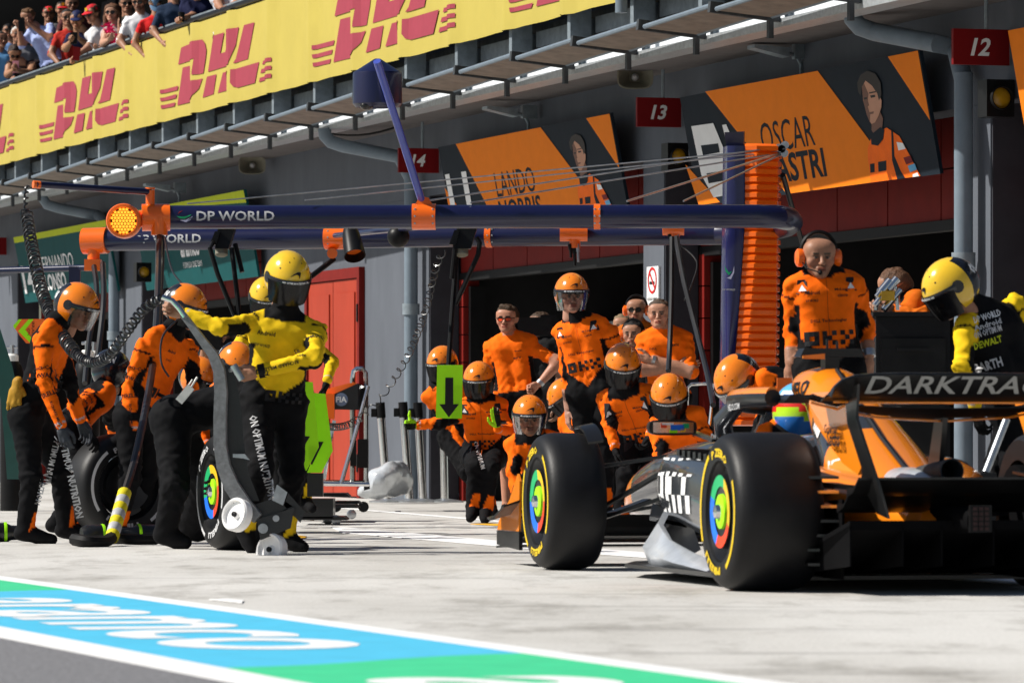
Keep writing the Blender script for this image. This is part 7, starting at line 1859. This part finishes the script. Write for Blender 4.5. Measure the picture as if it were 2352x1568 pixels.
# wheel-wake winglets over the front tyres
for s_ in (-1, 1):
    m = MB(CM); P = [(.365 + .03, a) for a in np.linspace(.9, 1.75, 9)]
    m.loft([[(s_ * .70, 3.6 - math.cos(a) * r_, .36 + math.sin(a) * r_), (s_ * .62, 3.6 - math.cos(a) * r_ * 1.02, .36 + math.sin(a) * r_ * 1.04), (s_ * .62, 3.6 - math.cos(a) * r_ * 1.0, .36 + math.sin(a) * r_ * 1.0), (s_ * .70, 3.6 - math.cos(a) * (r_ - .012), .36 + math.sin(a) * (r_ - .012))] for r_, a in P]); build(m, 'wheel_winglet', 'car_black', car)
# suspension arms
for s_ in (-1, 1):
    for a, b in (((.24, 3.45, .60), (.72, 3.62, .52)), ((.24, 3.85, .58), (.72, 3.62, .52)), ((.25, 3.3, .40), (.72, 3.6, .22)), ((.24, 3.9, .36), (.72, 3.62, .22)), ((.25, 3.5, .34), (.72, 3.62, .26)), ((.26, 3.2, .56), (.72, 3.58, .24))):
        m = MB(CM); m.bar((s_ * a[0], a[1], a[2]), (s_ * b[0], b[1], b[2]), .055, .018); build(m, 'suspension_arm', 'carbon', car, 30)
    for a, b in (((.15, .2, .42), (.62, .02, .50)), ((.15, -.25, .45), (.62, .0, .50)), ((.15, .25, .24), (.62, 0, .2)), ((.12, -.35, .28), (.62, 0, .22)), ((.1, 0, .33), (.62, 0, .36))):
        m = MB(CM); m.bar((s_ * a[0], a[1], a[2]), (s_ * b[0], b[1], b[2]), .06, .022); build(m, 'suspension_arm', 'carbon', car, 30)
# floor, fences, front wing
m = MB(CM); m.prism([(-.30, 3.0, .05), (.30, 3.0, .05), (.62, 2.7, .05), (.80, 2.2, .05), (.80, .5, .05), (.55, .25, .05), (.55, -.1, .05), (-.55, -.1, .05), (-.55, .25, .05), (-.80, .5, .05), (-.80, 2.2, .05), (-.62, 2.7, .05)], (0, 0, .018)); build(m, 'floor', 'car_black', car, 30)
for s_ in (-1, 1):
    m = MB(CM); prof = [(2.85, .26, .12, .40), (2.7, .40, .07, .37), (2.45, .56, .035, .33), (2.2, .66, .03, .27), (1.8, .72, .04, .20), (1.3, .74, .04, .15), (.7, .74, .04, .10)]
    m.loft([[(s_ * x_, y_, z0), (s_ * (x_ + .05), y_, (z0 + z1) / 2), (s_ * (x_ - .03), y_, z1), (s_ * (x_ - .06), y_, z1 - .01), (s_ * (x_ + .02), y_, (z0 + z1) / 2), (s_ * (x_ - .03), y_, z0)] for y_, x_, z0, z1 in prof]); build(m, 'floor_fence', 'car_silver', car, 70)
    m = MB(CM); m.loft([[(s_ * .34, 2.9, .30), (s_ * .5, 2.8, .36), (s_ * .5, 2.8, .34), (s_ * .34, 2.9, .28)], [(s_ * .4, 2.5, .26), (s_ * .62, 2.4, .30), (s_ * .62, 2.4, .28), (s_ * .4, 2.5, .24)]]); build(m, 'floor_vane', 'car_black', car)
    # endplate of the front wing
    P = [(4.22, .19), (4.20, .46), (4.25, .50), (4.44, .36), (4.70, .24), (4.74, .19)]
    m = MB(CM); m.prism([(s_ * .86, a, b) for a, b in P], (s_ * .012, 0, 0)); build(m, 'wing_endplate', 'car_orange', car, 30)
    m = MB(CM); m.prism([(s_ * .855, 4.20, .09), (s_ * .855, 4.20, .188), (s_ * .855, 4.74, .188), (s_ * .855, 4.74, .11)], (s_ * .02, 0, 0)); build(m, 'endplate_foot', 'car_black', car, 30)
    m = MB(CM); m.loft([[(s_ * .87, 4.20, .36), (s_ * .96, 4.20, .33), (s_ * .96, 4.20, .32), (s_ * .87, 4.20, .348)], [(s_ * .87, 4.42, .29), (s_ * .98, 4.42, .255), (s_ * .98, 4.42, .245), (s_ * .87, 4.42, .278)], [(s_ * .87, 4.65, .28), (s_ * .95, 4.65, .26), (s_ * .95, 4.65, .25), (s_ * .87, 4.65, .27)]]); build(m, 'dive_plane', 'car_black', car)
for k, (y0, y1, z0, z1) in enumerate(((4.65, 4.85, .10, .11), (4.48, 4.67, .13, .17), (4.32, 4.50, .17, .23), (4.18, 4.34, .22, .28))):
    m = MB(CM); m.hexa([(-.853, y0, z1 - .012), (.853, y0, z1 - .012), (.853, y1, z0 - .012), (-.853, y1, z0 - .012), (-.853, y0, z1), (.853, y0, z1), (.853, y1, z0), (-.853, y1, z0)]); build(m, 'front_wing_flap', 'car_black', car, 30)
# rear wing
xs = [-.63, -.615, -.58, -.52, -.44, -.3, 0, .3, .44, .52, .58, .615, .63]
top = [.880, .920, .950, .970, .977, .980, .980, .980, .977, .970, .950, .920, .880]
bot = [.852, .855, .855, .855, .853, .852, .852, .852, .853, .855, .855, .855, .852]
m = MB(CM); m.loft([[(x_, -.80, t_), (x_, -.78, t_ + .002), (x_, -.64, b_ + .012), (x_, -.64, b_), (x_, -.72, b_ + .03), (x_, -.802, t_ - .008)] for x_, t_, b_ in zip(xs, top, bot)]); flap = build(m, 'rear_wing_flap', 'car_black', car, 40)
bm_ = [(.83, .0), (.822, .0), (.815, .0), (.805, .0), (.795, .0), (.785, 0), (.775, 0)]
mp = [.875, .868, .858, .845, .825, .800, .785, .800, .825, .845, .858, .868, .875]
m = MB(CM); m.loft([[(x_, -.615, z_ * .3 + .845 * .7), (x_, -.52, z_ + .015), (x_, -.40, z_ + .008), (x_, -.25, z_ + .02), (x_, -.25, z_ + .012), (x_, -.42, z_ - .006), (x_, -.54, z_ + .004), (x_, -.62, z_ * .3 + .838 * .7)] for x_, z_ in zip(xs, mp)]); build(m, 'rear_wing_plane', 'car_dark', car, 60)
m = MB(CM); m.tube([(x_, -.66, b_ - .002) for x_, b_ in zip(xs[2:-2], bot[2:-2])], .006, 6); build(m, 'wing_pinstripe', 'car_orange', flap)
m = MB(CM); m.tube([(x_, -.43, z_ - .016) for x_, z_ in zip(xs[1:-1], mp[1:-1])], .006, 6); build(m, 'wing_pinstripe', 'car_orange', flap)
def wingtext(st, x0, x1, h, mat, z0=.888, zoff=0.):
    def pr(a, b):
        t_ = (b + h / 2); z = z0 + t_ + zoff; k_ = (z - .852); yy = (-.64 - .08 * k_ / .03) if k_ < .03 else (-.72 - .082 * (k_ - .03) / .092)
        return tuple(CM @ Vector(((x0 + x1) / 2 + a, yy - .007, z)))
    text(st, 'lettering', mat, flap, (0, 0, 0), (1, 0, 0), (0, 0, 1), h=h, wd=(x1 - x0), bold=.015, shear=.22, proj=pr, res=3, fine=1)
pm('wing_print', (.30, .30, .29), .6)
wingtext('DARKTRACE', -.45, .45, .078, 'wing_print')
V = [tuple(CM @ Vector((x_, -.72 - .082 * (z - .895) / .092 - .009, z))) for x_, z in ((-.425, .950), (-.365, .950), (-.35, .960), (-.36, .967), (-.42, .967))]
mesh_obj('letter_accent', V, [(0, 1, 2, 3, 4)], 'sign_ring', flap, flat=True)
for s_ in (-1, 1):
    m = MB(CM); P = [(-.05, .90), (-.01, .85), (-.10, .76), (-.40, .58), (-.58, .53), (-.68, .57), (-.64, .76), (-.60, .90)]
    m.prism([(s_ * (.485 - .06 * max(0, .72 - b) / .2), a, b) for a, b in P], (s_ * .014, 0, 0)); ep = build(m, 'rear_endplate', 'car_orange', car, 30)
    m = MB(CM); P = [(-.605, .90), (-.645, .76), (-.69, .56), (-.62, .50), (-.70, .36), (-.84, .34), (-.86, .5), (-.78, .78), (-.80, .93)]
    m.prism([(s_ * (.50 - .10 * max(0, .72 - b) / .3), a, b) for a, b in P], (s_ * .012, 0, 0)); build(m, 'endplate_tail', 'car_black', car, 30)
    if s_ < 0:
        for k, wd in ((0, .17), (1, .15)):
            text(('Goldman', 'Sachs')[k], 'lettering', 'black_print', ep, CM @ Vector((-.502 + .006 * k, -.36 - .02 * k, .735 - k * .045)), r3 @ Vector((0, -1, 0)), Vector((0, 0, 1)), wd=.20, bold=.03)
for x_ in (0,):
    m = MB(CM); m.hexa([(x_ - .012, -.35, .34), (x_ + .012, -.35, .34), (x_ + .012, -.15, .34), (x_ - .012, -.15, .34), (x_ - .012, -.48, .80), (x_ + .012, -.48, .80), (x_ + .012, -.36, .80), (x_ - .012, -.36, .80)]); build(m, 'wing_pylon', 'car_black', car, 30)
# tail: diffuser, beam wing, crash box, exhaust, rain light
m = MB(CM); m.loft([[(-.52, .15, .07), (.52, .15, .07), (.52, .15, .12), (-.52, .15, .12)], [(-.54, -.3, .14), (.54, -.3, .14), (.54, -.3, .24), (-.54, -.3, .24)], [(-.54, -.78, .29), (.54, -.78, .29), (.54, -.78, .33), (-.54, -.78, .33)]]); build(m, 'diffuser', 'car_dark', car, 30)
for x_ in (-.54, -.3, -.12, .12, .3, .54):
    m = MB(CM); m.prism([(x_, .1, .07), (x_, -.78, .13), (x_, -.78, .31), (x_, -.2, .2)], (.008, 0, 0)); build(m, 'diffuser_strake', 'car_dark', car, 30)
for z0, y0 in ((.40, -.45), (.47, -.60)):
    m = MB(CM); m.loft([[(x_, y0, z0 - .02 * (1 - abs(x_) / .5)), (x_, y0 - .1, z0 + .0), (x_, y0 - .18, z0 + .05), (x_, y0 - .18, z0 + .04), (x_, y0 - .1, z0 - .015), (x_, y0, z0 - .04)] for x_ in np.linspace(-.5, .5, 9)]); build(m, 'beam_wing', 'car_black', car, 50)
cbody('gearbox', 'car_dark', [(-.2, 0, .30, .13, .13), (-.6, 0, .33, .08, .07), (-.95, 0, .33, .055, .05)])
m = MB(CM); m.lathe((0, -.35, .53), (0, -1, .08), [(.055, -.2), (.056, .22), (.05, .22), (.048, .0), (0, 0)], 20); build(m, 'exhaust', 'rusty_steel', car)
cbody('exhaust_fairing', 'car_silver', [(.1, 0, .46, .12, .10), (-.25, -.02, .46, .10, .09), (-.5, -.04, .46, .05, .05)])
m = MB(CM); m.bx(-.05, .05, -.975, -.952, .28, .40); rl2 = build(m, 'rain_light', 'black_plastic', car, 20)
pm('light_red', (.035, .018, .018), .5)
m = MB(CM)
for i in range(3):
    for j in range(5): m.bx(-.036 + i * .026, -.018 + i * .026, -.981, -.977, .289 + j * .022, .303 + j * .022)
tag(build(m, 'light_cell', 'light_red', rl2, 20), kind='stuff')
for s_ in (-1, 1):      # stacked winglets inside the rear wheels
    for k in range(7):
        m = MB(CM); z = .12 + k * .065; m.hexa([(s_ * .46, -.35, z), (s_ * .59, -.30, z), (s_ * .59, -.05, z + .02), (s_ * .46, -.05, z + .02), (s_ * .46, -.35, z + .012), (s_ * .59, -.30, z + .012), (s_ * .59, -.05, z + .032), (s_ * .46, -.05, z + .032)]); build(m, 'brake_winglet', 'car_orange' if k in (4, 5) else 'car_black', car, 30)
    m = MB(CM); m.prism([(s_ * .45, .2, .06), (s_ * .45, -.40, .06), (s_ * .45, -.40, .42), (s_ * .45, .0, .40)], (s_ * .01, 0, 0)); build(m, 'brake_fence', 'car_dark', car, 30)
# driver
dp = Person('racing driver in the cockpit with blue, red and lime helmet', 24.35, (1842, 1090), (1838, 990), yaw=-165, head=(1834, 955), hyaw=-165, base=ORANGE, legs=False, h=.02, hd=-.03)
pm('helm_blue', (.02, .16, .55), .2, coat=.4); pm('helm_red', (.7, .03, .02), .2, coat=.4); pm('helm_lime', (.45, .75, .02), .2, coat=.4); pm('helm_sky', (.12, .45, .75), .2, coat=.4); pm('helm_grey', (.35, .38, .42), .2, coat=.4)
m = MB(); nu, nv = 32, 20
ce_ = np.array((0, -.01, .02)); V = []; Fc = []; M = []
for j in range(nv + 1):
    e = math.pi * j / nv
    for i in range(nu):
        a = 2 * math.pi * i / nu; V.append(ce_ + np.array((.132 * math.sin(e) * math.sin(a), .158 * math.sin(e) * math.cos(a), .15 * math.cos(e))))
for j in range(nv):
    for i in range(nu):
        i2 = (i + 1) % nu; Fc.append((j * nu + i, (j + 1) * nu + i, (j + 1) * nu + i2, j * nu + i2))
        zz = j + 1.2 * math.sin(2 * math.pi * i / nu * 2)
        M.append(4 if zz < 5.5 else 3 if zz < 7 else 0 if zz < 8 else 1 if zz < 9.6 else 2 if zz < 11.4 else 0)
mesh_obj('helmet', dp.hw(V), Fc, ['helm_blue', 'helm_red', 'helm_lime', 'white_print', 'helm_sky', 'helm_grey'], dp.t, M, 60)
